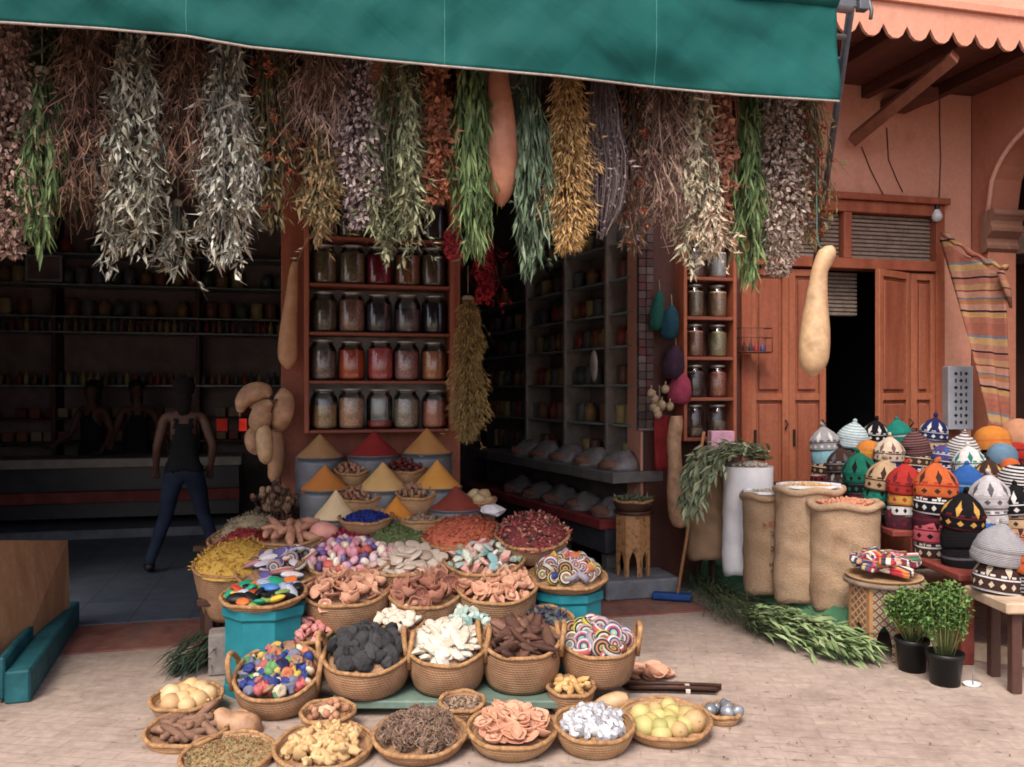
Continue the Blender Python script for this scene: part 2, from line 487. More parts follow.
# ---- right arch building
A = thing('arched_building', 'terracotta building wing with a dark horseshoe arch at the right edge', 'building', FM.translation, (0, 0, FA))
SA = 4.36; aw0, aw1 = -.2, -1.9; zs_, zc = 3.15, 3.95
cen = (aw0+aw1)/2; rad = (aw0-aw1)/2
def arch_z(t):
    u = max(-1, min(1, (t-cen)/rad)); return zs_+(zc-zs_)*math.sqrt(max(0, 1-u*u))**.8
g = MB()
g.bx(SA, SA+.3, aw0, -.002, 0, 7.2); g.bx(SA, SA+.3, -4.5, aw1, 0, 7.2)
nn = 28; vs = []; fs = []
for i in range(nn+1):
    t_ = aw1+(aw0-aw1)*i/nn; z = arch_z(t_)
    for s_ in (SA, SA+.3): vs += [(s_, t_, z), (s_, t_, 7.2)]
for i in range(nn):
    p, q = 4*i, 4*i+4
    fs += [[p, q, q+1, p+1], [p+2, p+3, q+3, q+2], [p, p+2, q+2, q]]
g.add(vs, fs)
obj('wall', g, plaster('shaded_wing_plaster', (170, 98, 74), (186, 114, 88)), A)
g = MB()                                                            # pale tube added for the lit soffit edge of the arch, then corbel
pts = [(SA-.02, aw1+(aw0-aw1)*i/nn, arch_z(aw1+(aw0-aw1)*i/nn)-.015) for i in range(nn+1)]
g.tube(pts, .022, 8); obj('lit_soffit_edge', g, pink2, A)
g = MB()
cp = [(.05, 3.24), (-.10, 3.24)]+[(-.10-.012*math.sin(k*1.2), 3.22-k*.015) for k in range(1, 4)]+[(-.10+.10*(k/10)+.02*math.sin(k*1.26), 3.17-.03*k) for k in range(1, 11)]+[(.05, 2.86)]
n_ = len(cp)
g.add([(SA-.04, aw0+a_, z_) for a_, z_ in cp]+[(SA+.301, aw0+a_, z_) for a_, z_ in cp], [list(range(n_)), list(range(2*n_-1, n_-1, -1))]+[[i, (i+1) % n_, n_+(i+1) % n_, n_+i] for i in range(n_)])
obj('corbel', g, plaster('worn_corbel_plaster', (120, 74, 58), (146, 100, 80)), A)
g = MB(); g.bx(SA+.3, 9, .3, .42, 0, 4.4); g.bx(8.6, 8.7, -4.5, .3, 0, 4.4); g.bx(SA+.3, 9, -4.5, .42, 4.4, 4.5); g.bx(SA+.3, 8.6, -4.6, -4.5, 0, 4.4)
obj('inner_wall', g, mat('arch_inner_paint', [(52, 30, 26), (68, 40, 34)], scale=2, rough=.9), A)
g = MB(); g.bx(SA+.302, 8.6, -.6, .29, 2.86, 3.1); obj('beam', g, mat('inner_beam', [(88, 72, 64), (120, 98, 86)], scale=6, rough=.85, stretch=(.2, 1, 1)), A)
pf = thing('framed_picture', 'pale framed picture hanging inside the dark arch', 'picture', FW(5.62, .26, 1.96), (0, 0, FA))
g = MB(); g.bx(-.3, .3, -.02, .0, -.25, .25); obj('canvas', g, mat('picture_paint', [(40, 60, 66), (70, 84, 80), (96, 90, 76)], scale=5), pf)
g = MB(); g.bx(-.34, -.302, -.035, .01, -.29, .29); g.bx(.302, .34, -.035, .01, -.29, .29); g.bx(-.3, .3, -.035, .01, .252, .29); g.bx(-.3, .3, -.035, .01, -.29, -.252)
obj('frame', g, steel, pf)

# ================================================================= AWNING
def awnX(px): k = (px-CX)/F; return 3.622*k/(1-.2485*k)
def awnY(px): return 3.622/(1-.2485*(px-CX)/F)
AW = thing('awning', 'teal green canvas awning with a long hanging valance over the spice display', 'awning', (0, 0, 0))
XL, XR = -4.6, awnX(834)  # left end lengthened unseen to block sky light from the left shop
def cloth():
    t = NT('teal_canvas')
    c = t.mix(t.remap(t.noise(1.4, 5, (1, 1, 1)), .3, .7), (3, 76, 72), (7, 88, 82))
    c = t.vary(c, 9, .08); c = t.mix(t.m('MULTIPLY', t.remap(t.noise(3, 6, (1, 1, .3)), .6, .75), .25), c, (50, 112, 106))
    X, Y_, Z = t.xyz()[:3]
    def crease(a_, b_, sc, sh):
        cb = t.n('ShaderNodeCombineXYZ')
        t.l(t.m('MULTIPLY', t.m('ADD', X, t.m('MULTIPLY', Z, a_)), sc), cb.inputs[0]); t.l(t.m('MULTIPLY', t.m('SUBTRACT', t.m('MULTIPLY', X, b_), Z), sh), cb.inputs[1])
        nz = t.n('ShaderNodeTexNoise'); nz.inputs['Scale'].default_value = 1; nz.inputs['Detail'].default_value = 2; nz.inputs['Distortion'].default_value = .4
        t.l(cb.outputs[0], nz.inputs['Vector']); return nz.outputs['Fac']
    hh = t.m('ADD', t.m('MULTIPLY', crease(1.3, .7, 5.0, 1.2), 1.0), t.m('ADD', t.m('MULTIPLY', crease(-.9, -1.0, 8.0, 1.5), .45), t.m('MULTIPLY', crease(.1, 0, 1.2, 14.0), .12)))
    t.bump(hh, .15, .07)
    return t.done(c, .75, 0, .2)
canvas = cloth()
canvas_in = canvas
seams = [awnX(q) for q in (-190, 190, 445, 655)]
zfix = {0: 22, 95: 28, 190: 36, 250: 47, 380: 60, 445: 66, 560: 76, 655: 87, 740: 95, 770: 97, 834: 101}
def zb(x):
    Y = 3.622+.2485*x; px = CX+F*x/Y
    ks = sorted(zfix)
    if px <= 0: return CH+(390-22)/F*awnY(0)
    px = min(px, 834)
    for a, b in zip(ks[:-1], ks[1:]):
        if a <= px <= b:
            py = zfix[a]+(zfix[b]-zfix[a])*(px-a)/(b-a); return CH+(390-py)/F*Y
def vpt(x, f):      # f 0 top .. 1 bottom
    z1 = zb(x); z0 = 3.43
    z = z0+(z1-z0)*f
    Y = 3.622+.2485*x
    d = .03*noise.noise((x*1.1+z0*0+f*1.2, f*2.4-x*.9, 7.7))*(.3+f)+.018*math.sin(x*4.1+f*2.5)*f+.02*noise.noise((x*2.2, f*1.8, 3.3))+.008*noise.noise((x*9, f*3, 1))+.03*math.sin(f*PI)*.5
    q_ = noise.noise((x*1.9+z*2.6, (x-z*.6)*.6, 4.2)); d += .05*(abs(q_)-.2)*(.35+.65*f)+.02*noise.noise((x*4.5-z*5, z*1.2, 9.1))*f
    for s_ in seams: d += .012*math.exp(-((x-s_)/.05)**2)*(.4+f)
    if x > 1.25: d += (x-1.25)*.15*f
    z = CH+(z-CH)*(Y-d)/Y
    return V((x, Y-d-.02*(1-f), z))
g = MB(); nx, nz = 420, 24
vs = [vpt(XL+(XR-XL)*i/nx, j/nz) for i in range(nx+1) for j in range(nz+1)]
fs = [[i*(nz+1)+j, (i+1)*(nz+1)+j, (i+1)*(nz+1)+j+1, i*(nz+1)+j+1] for i in range(nx) for j in range(nz)]
g.add(vs, fs, 0, True); v_ = obj('valance', g, canvas, AW)
md = v_.modifiers.new('thick', 'SOLIDIFY'); md.thickness = .004
g = MB(); g.tube([vpt(XL+(XR-XL)*i/nx, 1)+V((0, -.003, -.002)) for i in range(nx+1)], .0048, 6); obj('trim', g, mat('cream_trim', [(150, 132, 122), (170, 154, 144)], scale=20, rough=.9), AW)
seam_m = mat('seam_thread', [(34, 110, 102), (54, 126, 116)], scale=20)
for x in seams:
    g = MB(); g.tube([vpt(x, j/20)+V((0, -.004, 0)) for j in range(21)], .0024, 5); obj('seam', g, seam_m, AW)
g = MB()
pts = []
for i in range(61):
    x = XL+(XR-XL)*i/60; pts.append(V((x, 3.622+.2485*x-.01, 3.455)))
g.tube(pts, [.042+.006*noise.noise((p.x*5, 0, 0)) for p in pts], 12); obj('rolled_canvas', g, canvas, AW)
g = MB(); g.tube([V((XL-.1, 3.622+.2485*(XL-.1), 3.43)), V((XR+.09, 3.622+.2485*(XR+.09), 3.43))], .021, 10); obj('front_bar', g, steel, AW)
g = MB()                                                            # canvas slope up to the wall
nx = 60; vs = []
for i in range(nx+1):
    f = i/nx
    x = XL+(XR-XL)*f; a = V((x, 3.622+.2485*x+.005, 3.48)); b = a+V((-.239*2.9, .971*2.9, 0)); b.z = 4.85
    for j in range(9):
        p = a.lerp(b, j/8); p.z -= .06*math.sin(j/8*PI)+.012*math.sin(f*25)*math.sin(j/8*PI); vs.append(p)
g.add(vs, [[i*9+j, (i+1)*9+j, (i+1)*9+j+1, i*9+j+1] for i in range(nx) for j in range(8)], 0, True)
o = obj('roof_canvas', g, canvas, AW); md = o.modifiers.new('thick', 'SOLIDIFY'); md.thickness = .005
pt = P(851, 2, 4.06); pb = P(812, 285, 7.3)
g = MB(); g.tube([pt+V((.02, 0, .12)), P(840, 80, 4.9) if False else pt.lerp(pb, .5), pb], .02, 10)
obj('brace_arm', g, mat('painted_steel', [(74, 80, 92), (94, 100, 112)], scale=10, rough=.45, metal=.4), AW)
g = MB(); g.box(pt+V((-.03, .0, .0)), (.10, .05, .06), .2); g.box(pt+V((.05, -.01, -.01)), (.05, .045, .075), .2); g.tube([pt+V((.07, -.02, .02)), pt+V((.09, -.02, -.05)), pt+V((.085, -.02, -.09))], .009, 6); g.tube([pt+V((-.1, -.03, .02)), pt+V((.1, -.0, .02))], .013, 8)
obj('clamp', g, grey_metal, AW)
g = MB()                                                            # rail the bundles hang from
ry = .30
def railp(px, dy=0, z=3.42): 
    Y = awnY(px)+ry+dy; return V(((px-CX)/F*Y, Y, z))
for dy in (0, .3):
    g.tube([railp(-200, dy), railp(845, dy)], .015, 8)
obj('hanging_rail', g, steel, AW)
# ================================================================= HANGING BUNDLES
def prof(t, taper=.18):
    if t < .15: return .34+.2*t/.15
    if t < .6: return .54+.46*(t-.15)/.45
    if t < .82: return 1-.2*(t-.6)/.22
    return max(taper, .8-(.8-taper)*(t-.82)/.18)
DOWN = V((0, 0, -1))
def leafmat(name, cols, rough=.8): return mat(name, cols, by='island', rough=rough, var=.18, vs=14, spec=.2)
def rdir(out, down=1.0, j=.35):
    d = V((out.x+rnd(-j, j), out.y+rnd(-j, j), -down+rnd(-j, j)))
    return d.normalized()
def bundle(px, y0, y1, w, kind, cols, label, dy=0.0, dens=1.0, name='herb_bundle', cat='dried herbs', group='herb bundles hanging under the awning', Y=None, bend=0.0, stemc=None):
    Yb = Y or (awnY(px)+ry+dy)
    if Y is None and y0 < 112: y0 -= 42
    zt = P(px, y0, Yb).z
    root = thing(name, label, cat, (P(px, y0, Yb)), (0, 0, 0), group)
    L = (y1-y0)/F*Yb; Rr = w/2/F*Yb*1.22; sdb = R.random()*90
    sm = mat('stem_'+kind+str(cols[0]), [stemc or tuple(int(q*.7) for q in cols[0]), cols[0]], scale=20)
    lm = leafmat('leaf_'+kind+str(cols), cols)
    def at(t, a, r):
        q = prof(t)*Rr*r*(1+.42*noise.noise((t*5.5, math.cos(a)*.7+sdb, math.sin(a)*.7)))
        return V((q*math.cos(a)+bend*t*t+.05*noise.noise((t*2.2, sdb, 3))*t, q*math.sin(a)*.75, -t*L))
    gs = MB(); gl = MB(); area = L*Rr/(.65*.13)
    ns = int(18*dens)
    for i in range(ns):
        a = rnd(0, 2*PI); r = rnd(.2, .9); t1 = rnd(.55, .97)
        gs.tube([at(t1*k/5, a+.25*k*(rnd(-.3, .3)), r) for k in range(6)], [.0035, .003, .0026, .0022, .002, .001], 4)
    if kind in ('leaf', 'long'):
        nsp = int((16+10*min(2, area))*max(.5, min(1, dens))); per = int((1050 if kind == 'leaf' else 800)*area*dens/nsp)
        for q_ in range(nsp):
            a0 = rnd(0, 2*PI); r0 = rnd(.35, 1.0); te = rnd(.6, 1.0); tst = rnd(0, .35); wv = rnd(-.5, .5); th_ = rnd(.07, .2)
            for i in range(per):
                t = tst+(te-tst)*R.random()**.85; a = a0+wv*t+rnd(-1, 1)*th_*1.6; r = r0+rnd(-1, 1)*th_
                p = at(min(t, .97), a, r); out = V((math.cos(a), math.sin(a), 0))
                if kind == 'leaf':
                    d = rdir(V((rnd(-1, 1), rnd(-1, 1), 0))*.5+out*.15, 1, .35); gl.leaf(p, d, out+V((rnd(-1, 1), rnd(-1, 1), rnd(-.5, .5))), rnd(.03, .085)*(1-.25*(t > .85)), rnd(.008, .02), rnd(-1.0, 1.1))
                else:
                    d = rdir(out*rnd(.02, .3)+V((rnd(-1, 1), rnd(-1, 1), 0))*.15, 1.2, .25); gl.leaf(p, d, out+V((rnd(-.8, .8), rnd(-.8, .8), 0)), rnd(.065, .13), rnd(.009, .018), rnd(-.3, .5))
    elif kind == 'petal':
        n = int(1100*area*dens)
        for i in range(n):
            t = R.random()**.8*.97; a = rnd(0, 2*PI); r = rnd(.4, 1.08)
            out = V((math.cos(a), math.sin(a), 0))
            gl.leaf(at(t, a, r), rdir(out*rnd(0, .9), .8, .7), V((rnd(-1, 1), rnd(-1, 1), rnd(-1, 1))), rnd(.02, .042), rnd(.014, .024), rnd(-.4, .4))
    elif kind == 'twig':
        for i in range(int(230*area*dens)):
            t = R.random()*.8; a = rnd(0, 2*PI); r = rnd(.3, .9); p = at(t, a, r); l = rnd(.08, .26)
            d = rdir(V((math.cos(a), math.sin(a), 0))*rnd(.1, .9), .9, .45); q = rdir(V((rnd(-1, 1), rnd(-1, 1), 0))*.6, .9, .4)
            gl.tube([p, p+d*l*.5, p+d*l*.5+q*l*.5], [.0028, .0022, .0008], 3, smooth=False)
            for k in range(6):
                pp = p+d*l*rnd(.2, .6); e = rdir(V((rnd(-1, 1), rnd(-1, 1), 0))*.9, 1, .4)
                gl.leaf(pp, e, V((rnd(-1, 1), rnd(-1, 1), 0)), rnd(.02, .05), rnd(.003, .007), .2)
    elif kind == 'plume':
        for i in range(int(2100*area*dens)):
            t = R.random()**.75*.95; a = rnd(0, 2*PI); r = rnd(.35, 1.05)*(1+.18*math.sin(t*26+a*2))
            out = V((math.cos(a), math.sin(a), 0))
            gl.leaf(at(t, a, r), rdir(out*rnd(.3, 1.0), .9, .4), V((rnd(-1, 1), rnd(-1, 1), 0)), rnd(.025, .06), rnd(.004, .009), rnd(-.3, .3))
    elif kind == 'stalk':
        for i in range(int(80*area*dens)):
            a = rnd(0, 2*PI); r = rnd(.2, 1); t1 = rnd(.6, 1)
            gl.tube([at(t1*k/7, a+rnd(-.12, .12), r) for k in range(8)], [.0025]*7+[.001], 3, smooth=False)
            for k in range(12):
                t = t1*rnd(.25, 1); p = at(t, a, r)
                gl.leaf(p, rdir(V((rnd(-1, 1), rnd(-1, 1), 0))*.8, .8, .4), V((rnd(-1, 1), rnd(-1, 1), 0)), rnd(.014, .026), rnd(.006, .011), 0)
    elif kind == 'flower':
        for i in range(int(420*area*dens)):
            t = R.random()*.95; a = rnd(0, 2*PI); r = rnd(.3, 1.0); out = V((math.cos(a), math.sin(a), 0))
            gl.leaf(at(t, a, r), rdir(out*rnd(0, .8), 1, .5), out+V((rnd(-1, 1), rnd(-1, 1), 0)), rnd(.03, .07), rnd(.006, .014), rnd(-.3, .3))
    elif kind == 'lump':
        for i in range(int(16*area*dens)+4):
            t = .06+.9*i/(int(16*area*dens)+4); a = rnd(0, 2*PI); r = rnd(0, .45); c = at(t, a, r); c.y -= .015
            for k in range(46):
                d = V((rnd(-1, 1), rnd(-1, .5), rnd(-1, 1)))
                if d.length < .3: continue
                d.normalize(); q = c+V((d.x*.042, d.y*.03, d.z*.036))*rnd(.5, 1); e = (d+V((rnd(-.7, .7), rnd(-.7, .7), rnd(-1, .3)))).normalized()
                gl.leaf(q, e, d, rnd(.022, .042), rnd(.022, .036), rnd(-.5, .5))
    for i in range(int(9*dens)):
        t = rnd(.15, .9); a = rnd(0, 2*PI); p = at(t, a, .8); d = rdir(V((math.cos(a), math.sin(a), 0))*rnd(.3, 1.0), .9, .3); l = rnd(.06, .2)
        gs.tube([p, p+d*l*.5, p+d*l+V((0, 0, -.03))], [.002, .0016, .0008], 3)
        for k in range(4): gl.leaf(p+d*l*rnd(.3, 1), rdir(d, .4, .6), V((rnd(-1, 1), rnd(-1, 1), 0)), rnd(.02, .05), rnd(.005, .012), rnd(-.6, .6))
    gt = MB(); gt.tube([(0, 0, .9*0+.22), (0, 0, .02)], .003, 4)
    gt.lathe([(Rr*.26, .0), (Rr*.30, -.012), (Rr*.27, -.03)], 10)
    obj('tie', gt, string_m, root); obj('stems', gs, sm, root); obj('leaves', gl, lm, root)
    if kind == 'flower':
        n = int(40*area*dens); fm_ = leafmat('flower_heads'+str(stemc), [(140, 72, 46), (168, 92, 58), (116, 54, 40)])
        for i in range(n):
            gf = MB()
            t = .1+R.random()*.82; a = rnd(0, 2*PI); r = rnd(.65, 1.05); c = at(t, a, r)
            for k in range(13):
                d = V((rnd(-1, 1), rnd(-1, .4), rnd(-1, .6)))
                if d.length < .2: continue
                d.normalize(); gf.leaf(c, d, d.orthogonal(), rnd(.014, .028), rnd(.008, .014), .1)
            obj('flower_head', gf, fm_, root)
    return root
SAGE = [(108, 110, 94), (156, 156, 138), (186, 182, 162), (132, 124, 104), (104, 92, 74)]
GREY = [(114, 114, 102), (166, 166, 150), (198, 194, 178), (142, 132, 114), (106, 94, 78)]
OLIVE = [(84, 92, 64), (124, 130, 94), (158, 160, 120), (98, 88, 60)]
GREEN = [(64, 86, 48), (88, 112, 62), (120, 140, 84), (74, 98, 56)]
GREENB = [(60, 82, 58), (86, 108, 80), (124, 140, 112), (72, 94, 66)]
BROWN = [(86, 58, 46), (114, 80, 62), (146, 110, 88), (70, 46, 38)]
ROSY = [(106, 76, 64), (140, 106, 90), (176, 144, 126), (88, 60, 52)]
DARK = [(58, 38, 32), (84, 56, 46), (104, 74, 58), (46, 32, 30)]
STRAW = [(166, 122, 64), (194, 150, 88), (208, 168, 106), (142, 100, 54)]
LAV = [(92, 76, 80), (128, 110, 112), (150, 134, 130), (76, 60, 62)]
BL = [
 (10, 25, 262, 56, 'petal', ROSY, 'pinkish brown bunch of papery leaves at the left end of the awning'),
 (42, 110, 250, 42, 'long', GREEN, 'fresh green long leaved bunch, leftmost green one under the awning'),
 (84, 34, 240, 56, 'twig', BROWN, 'reddish brown bunch of bare twigs between the leftmost green bunch and the grey sage'),
 (136, 52, 262, 58, 'leaf', SAGE, 'pale grey green sage bunch, left one of the two large silvery bunches'),
 (186, 45, 212, 46, 'twig', BROWN, 'brown broom-like twig bunch between the two large silvery sage bunches'),
 (228, 50, 286, 58, 'leaf', GREY, 'long silvery grey sage bunch with trailing tips above the gourd cluster'),
 (274, 58, 236, 48, 'flower', [(92, 84, 54), (126, 112, 70), (80, 60, 44)], 'rusty orange flower bunch beside the long silvery sage'),
 (319, 58, 150, 50, 'twig', ROSY, 'short pinkish feathery bunch above the left jar column'),
 (320, 118, 248, 40, 'leaf', [(96, 90, 62), (128, 110, 74), (146, 106, 66)], 'olive brown bunch hanging below the pinkish feathery bunch'),
 (357, 60, 232, 38, 'petal', [(92, 74, 74), (150, 130, 126), (196, 176, 170), (70, 54, 56)], 'dark bunch speckled with pale pink petals above the jar shelf'),
 (396, 68, 270, 62, 'leaf', OLIVE, 'broad olive green leafy bunch in front of the jar shelf'),
 (435, 80, 212, 30, 'lump', [(140, 76, 50), (166, 98, 66), (112, 58, 40)], 'string of rust coloured dried flowers between the olive bunch and bright green bunch'),
 (470, 76, 258, 44, 'long', GREEN, 'bright green long leaved bunch left of the big terracotta gourd'),
 (531, 80, 270, 38, 'long', GREENB, 'bluish green rosemary bunch right of the big terracotta gourd'),
 (568, 84, 258, 42, 'plume', STRAW, 'golden straw coloured plume bunch under the awning'),
 (604, 100, 240, 38, 'stalk', LAV, 'greyish purple lavender stalk bunch beside the golden plume'),
 (632, 108, 258, 36, 'flower', [(74, 52, 40), (100, 76, 52), (60, 44, 38)], 'dark bunch with orange thistle heads right of the lavender stalks'),
 (662, 98, 242, 46, 'twig', ROSY, 'fine pinkish brown bunch left of the cream leaved bunch'),
 (696, 104, 278, 44, 'leaf', [(150, 142, 116), (184, 174, 144), (204, 190, 160), (126, 122, 96)], 'cream grey leafy bunch above the narrow jar rack'),
 (722, 96, 226, 40, 'lump', [(158, 100, 76), (186, 126, 98), (134, 76, 58)], 'string of large pinkish brown dried blooms near the right end of the awning'),
 (748, 100, 282, 34, 'long', GREEN, 'green long leaved bunch, rightmost green one under the awning'),
 (780, 108, 280, 48, 'petal', [(130, 108, 94), (166, 144, 128), (190, 170, 154), (106, 80, 68)], 'whitish pink bunch of small dried petals at the right end of the awning'),
 (810, 106, 252, 40, 'flower', [(98, 84, 52), (128, 112, 66), (110, 66, 42)], 'sparse brown bunch with orange buds beside the awning brace'),
]
for a in BL: bundle(*a)
bundle(110, 140, 285, 22, 'leaf', GREY, 'thin wispy grey sprig trailing below the left sage bunch', dy=.08, dens=.5)
bundle(178, 200, 278, 24, 'leaf', SAGE, 'small silvery sprig trailing between the two sage bunches', dy=.1, dens=.7)
bundle(712, 195, 258, 26, 'leaf', [(190, 168, 140), (206, 184, 156), (170, 140, 112)], 'small pale cream tuft below the large pinkish blooms', dy=-.05, dens=1.2)
# darker second row on the back rail
for px, w, y1, lab in ((66, 44, 160, 'behind the leftmost twig bunch'), (112, 44, 150, 'behind the left sage bunch'), (160, 44, 150, 'behind the brown broom'), (206, 40, 140, 'left of the long silvery sage'), (252, 40, 170, 'behind the long silvery sage'),
        (296, 40, 200, 'behind the rusty flower bunch'), (342, 40, 180, 'behind the speckled pink petals'), (418, 40, 150, 'behind the broad olive bunch'), (450, 36, 190, 'left of the bright green bunch'), (550, 36, 150, 'between rosemary and golden plume'),
        (588, 44, 230, 'behind the golden plume'), (618, 40, 200, 'behind the lavender stalks'), (645, 40, 150, 'behind the orange thistles'), (680, 40, 170, 'behind the cream leaved bunch'), (735, 36, 200, 'behind the rightmost green bunch'), (765, 40, 200, 'behind the whitish petals'), (798, 40, 235, 'behind the orange buds')):
    bundle(px, 40+px*.07, y1, w, 'twig', DARK, 'short dark brown dried bunch '+lab, dy=.3, dens=.9)
bundle(45, 34, 118, 34, 'leaf', [(44, 58, 38), (62, 76, 48), (80, 84, 56)], 'dark green dried bunch above the leftmost green one', dy=.05)

# ---- gourds
gourd_m = mat('gourd_skin', [(172, 130, 86), (188, 150, 106), (154, 110, 74)], scale=7, rough=.5, var=.24, spec=.4)
gourd_red = mat('terracotta_gourd_skin', [(142, 82, 56), (168, 104, 74), (128, 66, 46)], scale=5, rough=.5, var=.2)
gourd_tan = mat('tan_gourd_skin', [(150, 104, 72), (178, 134, 98), (128, 82, 56)], scale=6, rough=.55, var=.3, bump=.3, bs=25)
gourd_dim = mat('brown_gourd_skin', [(168, 116, 76), (190, 138, 96)], scale=6, rough=.5, var=.15)
def gourd(pts, rad, m, label, seg=20, cat='gourd', group=None, stem=True, name='gourd'):
    pts = [V(p) for p in pts]; base = pts[-1]
    root = thing(name, label, cat, base, group=group)
    n = 28; P2 = []; R2 = []
    k = len(pts)-1
    for i in range(n+1):
        u = i/n*k; j = min(int(u), k-1); f = u-j
        def cr(a, b, c, d): return .5*((2*b)+(c-a)*f+(2*a-5*b+4*c-d)*f*f+(3*b-a-3*c+d)*f**3)
        g4 = [pts[max(0, min(k, j+q))] for q in (-1, 0, 1, 2)]; r4 = [rad[max(0, min(k, j+q))] for q in (-1, 0, 1, 2)]
        P2.append(V([cr(g4[0][z], g4[1][z], g4[2][z], g4[3][z]) for z in range(3)])-base); R2.append(max(.003, cr(*r4)))
    g = MB(); g.tube(P2, R2, seg); obj('body', g, m, root)
    if stem:
        g = MB(); d = (P2[0]-P2[2]).normalized(); g.tube([P2[0]-d*.01, P2[0]+d*.035+V((.006, 0, 0))], [.012, .008], 7); obj('stem', g, wood('gourd_stem', (84, 66, 44), (110, 88, 60)), root)
    return root
def gp(lst, Y, m, label, **kw):     # list of (px,py,halfwidth px)
    return gourd([P(x, y, Y) for x, y, r in lst], [r/F*Y for x, y, r in lst], m, label, **kw)
Yg = awnY(820)+.15
r_ = gp([(828, 246, 4), (828, 251, 8), (825, 258, 9), (820, 270, 8), (818, 285, 9), (816, 310, 12), (815, 335, 14.5), (814, 355, 14.5), (813, 368, 11), (813, 376, 3)], Yg, gourd_m, 'long pale yellow gourd hanging alone in front of the open door', stem=False)
g = MB(); b0 = P(813, 376, Yg); g.tube([P(826, 262, Yg-.02)-b0, P(817, 238, Yg)-b0, P(816, 150, Yg+.1)-b0, P(815, 100, Yg+.25)-b0], .003, 6); obj('string', g, mat('green_string', [(60, 96, 88), (76, 112, 100)], scale=20), r_)
Yg = awnY(500)+ry
gp([(498, 60, 10), (498, 80, 11), (500, 110, 14), (501, 145, 17), (501, 170, 16), (501, 192, 12), (501, 206, 3)], Yg, gourd_red, 'big terracotta coloured gourd hanging under the middle of the awning')
Yi = 6.2
gp([(296, 262, 3), (294, 272, 5), (292, 300, 7), (289, 330, 9), (288, 352, 10), (288, 362, 8), (288, 369, 2)], Yi, gourd_dim, 'long slim brown gourd hanging left of the jar shelf')
CL = 'gourds tied in a cluster left of the jar shelf'
gp([(240, 412, 3), (243, 402, 8), (252, 393, 10), (264, 392, 9), (271, 396, 3)], Yi-.1, gourd_tan, 'curled tan gourd at the upper left of the hanging cluster', group=CL)
gp([(283, 388, 3), (284, 396, 9), (283, 410, 11), (279, 424, 9), (275, 430, 3)], Yi-.08, gourd_tan, 'plump tan gourd at the right of the hanging cluster', group=CL)
gp([(272, 402, 3), (264, 408, 9), (260, 420, 11), (256, 428, 8), (254, 431, 2)], Yi-.16, gourd_tan, 'plump tan gourd in the middle of the hanging cluster', group=CL)
gp([(262, 424, 4), (264, 434, 8), (265, 450, 8), (266, 460, 6), (266, 464, 2)], Yi-.18, gourd_m, 'palest slim gourd pointing down from the hanging cluster', group=CL)
gp([(255, 426, 3), (253, 436, 8), (255, 447, 8), (258, 454, 3)], Yi+.02, gourd_tan, 'small gourd at the back left of the hanging cluster', group=CL)
gp([(277, 428, 4), (276, 446, 8), (276, 466, 8), (274, 478, 6), (272, 482, 2)], Yi+.04, gourd_dim, 'dim brown gourd lowest at the back of the hanging cluster', group=CL)
gp([(248, 402, 3), (254, 404, 6), (262, 408, 7), (266, 414, 3)], Yi-.05, gourd_dim, 'small round gourd tucked inside the hanging cluster', group=CL)
gp([(676, 416, 6), (676, 424, 7), (674, 440, 7), (675, 465, 7), (676, 490, 9), (678, 510, 10), (681, 522, 9), (683, 527, 3)], 6.75, gourd_tan, 'long slim tan gourd hanging beside the broom and the leafy bunch', stem=False)
# ---- things hanging on the two pillars
RED = [(150, 24, 38), (184, 40, 52), (116, 18, 30)]
bundle(484, 232, 306, 34, 'lump', RED, 'cluster of crimson dried flowers hanging right of the jar shelf', Y=5.9, cat='dried flowers', dens=.9)
bundle(468, 296, 446, 32, 'plume', [(128, 104, 52), (158, 130, 72), (176, 150, 92)], 'long mustard yellow dried bunch hanging along the edge of the jar shelf', Y=6.15, cat='dried flowers', dens=1.0)
bundle(452, 232, 262, 16, 'lump', [(190, 50, 70), (210, 80, 92)], 'small pinkish red dried flower by the top corner of the jar shelf', Y=5.7, dens=.3, cat='dried flowers')
# ================================================================= JAR SHELVES
def jar_parts(r, h, fill_h, cm, root, seg=20, lidm=None, lid=True):
    g = MB()
    g.lathe([(r*.86, 0), (r*.98, .01), (r, .03), (r, h*.74), (r*.93, h*.82), (r*.76, h*.89), (r*.74, h*.93), (r*.80, h*.95), (r*.80, h*.965)], seg, cap0=True)
    obj('glass', g, glass, root)
    if cm:
        g = MB(); q = r*.975
        g.lathe([(q*.9, .008), (q, .03), (q, fill_h*.98), (q*.6, fill_h*1.02), (.002, fill_h*1.03)], seg, cap0=True)
        obj('contents', g, cm, root)
    if lid:
        g = MB(); g.lathe([(r*.82, h*.945), (r*.84, h*.95), (r*.84, h*.995), (r*.79, h), (.002, h*1.0)], seg)
        obj('lid', g, lidm or mat('jar_lid', [(150, 146, 140), (176, 172, 164)], scale=20, rough=.4, metal=.6), root)
def grain(name, cols): return mat(name, cols, scale=70, rough=.9, var=.35, vs=160, bump=.6, bs=130)
ORD = ['first', 'second', 'third', 'fourth', 'fifth']
JS = thing('jar_shelf', 'wide red brown wooden shelf of glass jars above the spice cones', 'shelf', FW(0, 0, 0), (0, 0, FA))
s0, s1 = spx(304, -.27), spx(455, -.27); tf, tb = -.27, -.005
zsh = [1.315, 1.675, 2.03, 2.385, 2.73, 3.08]
g = MB(); g.bx(s0, s0+.035, tf, tb, zsh[0], 3.11); g.bx(s1-.035, s1, tf, tb, zsh[0], 3.11); g.bx(s0-.01, s1+.01, tf-.01, tb, 3.112, 3.15); obj('frame', g, redwood, JS)
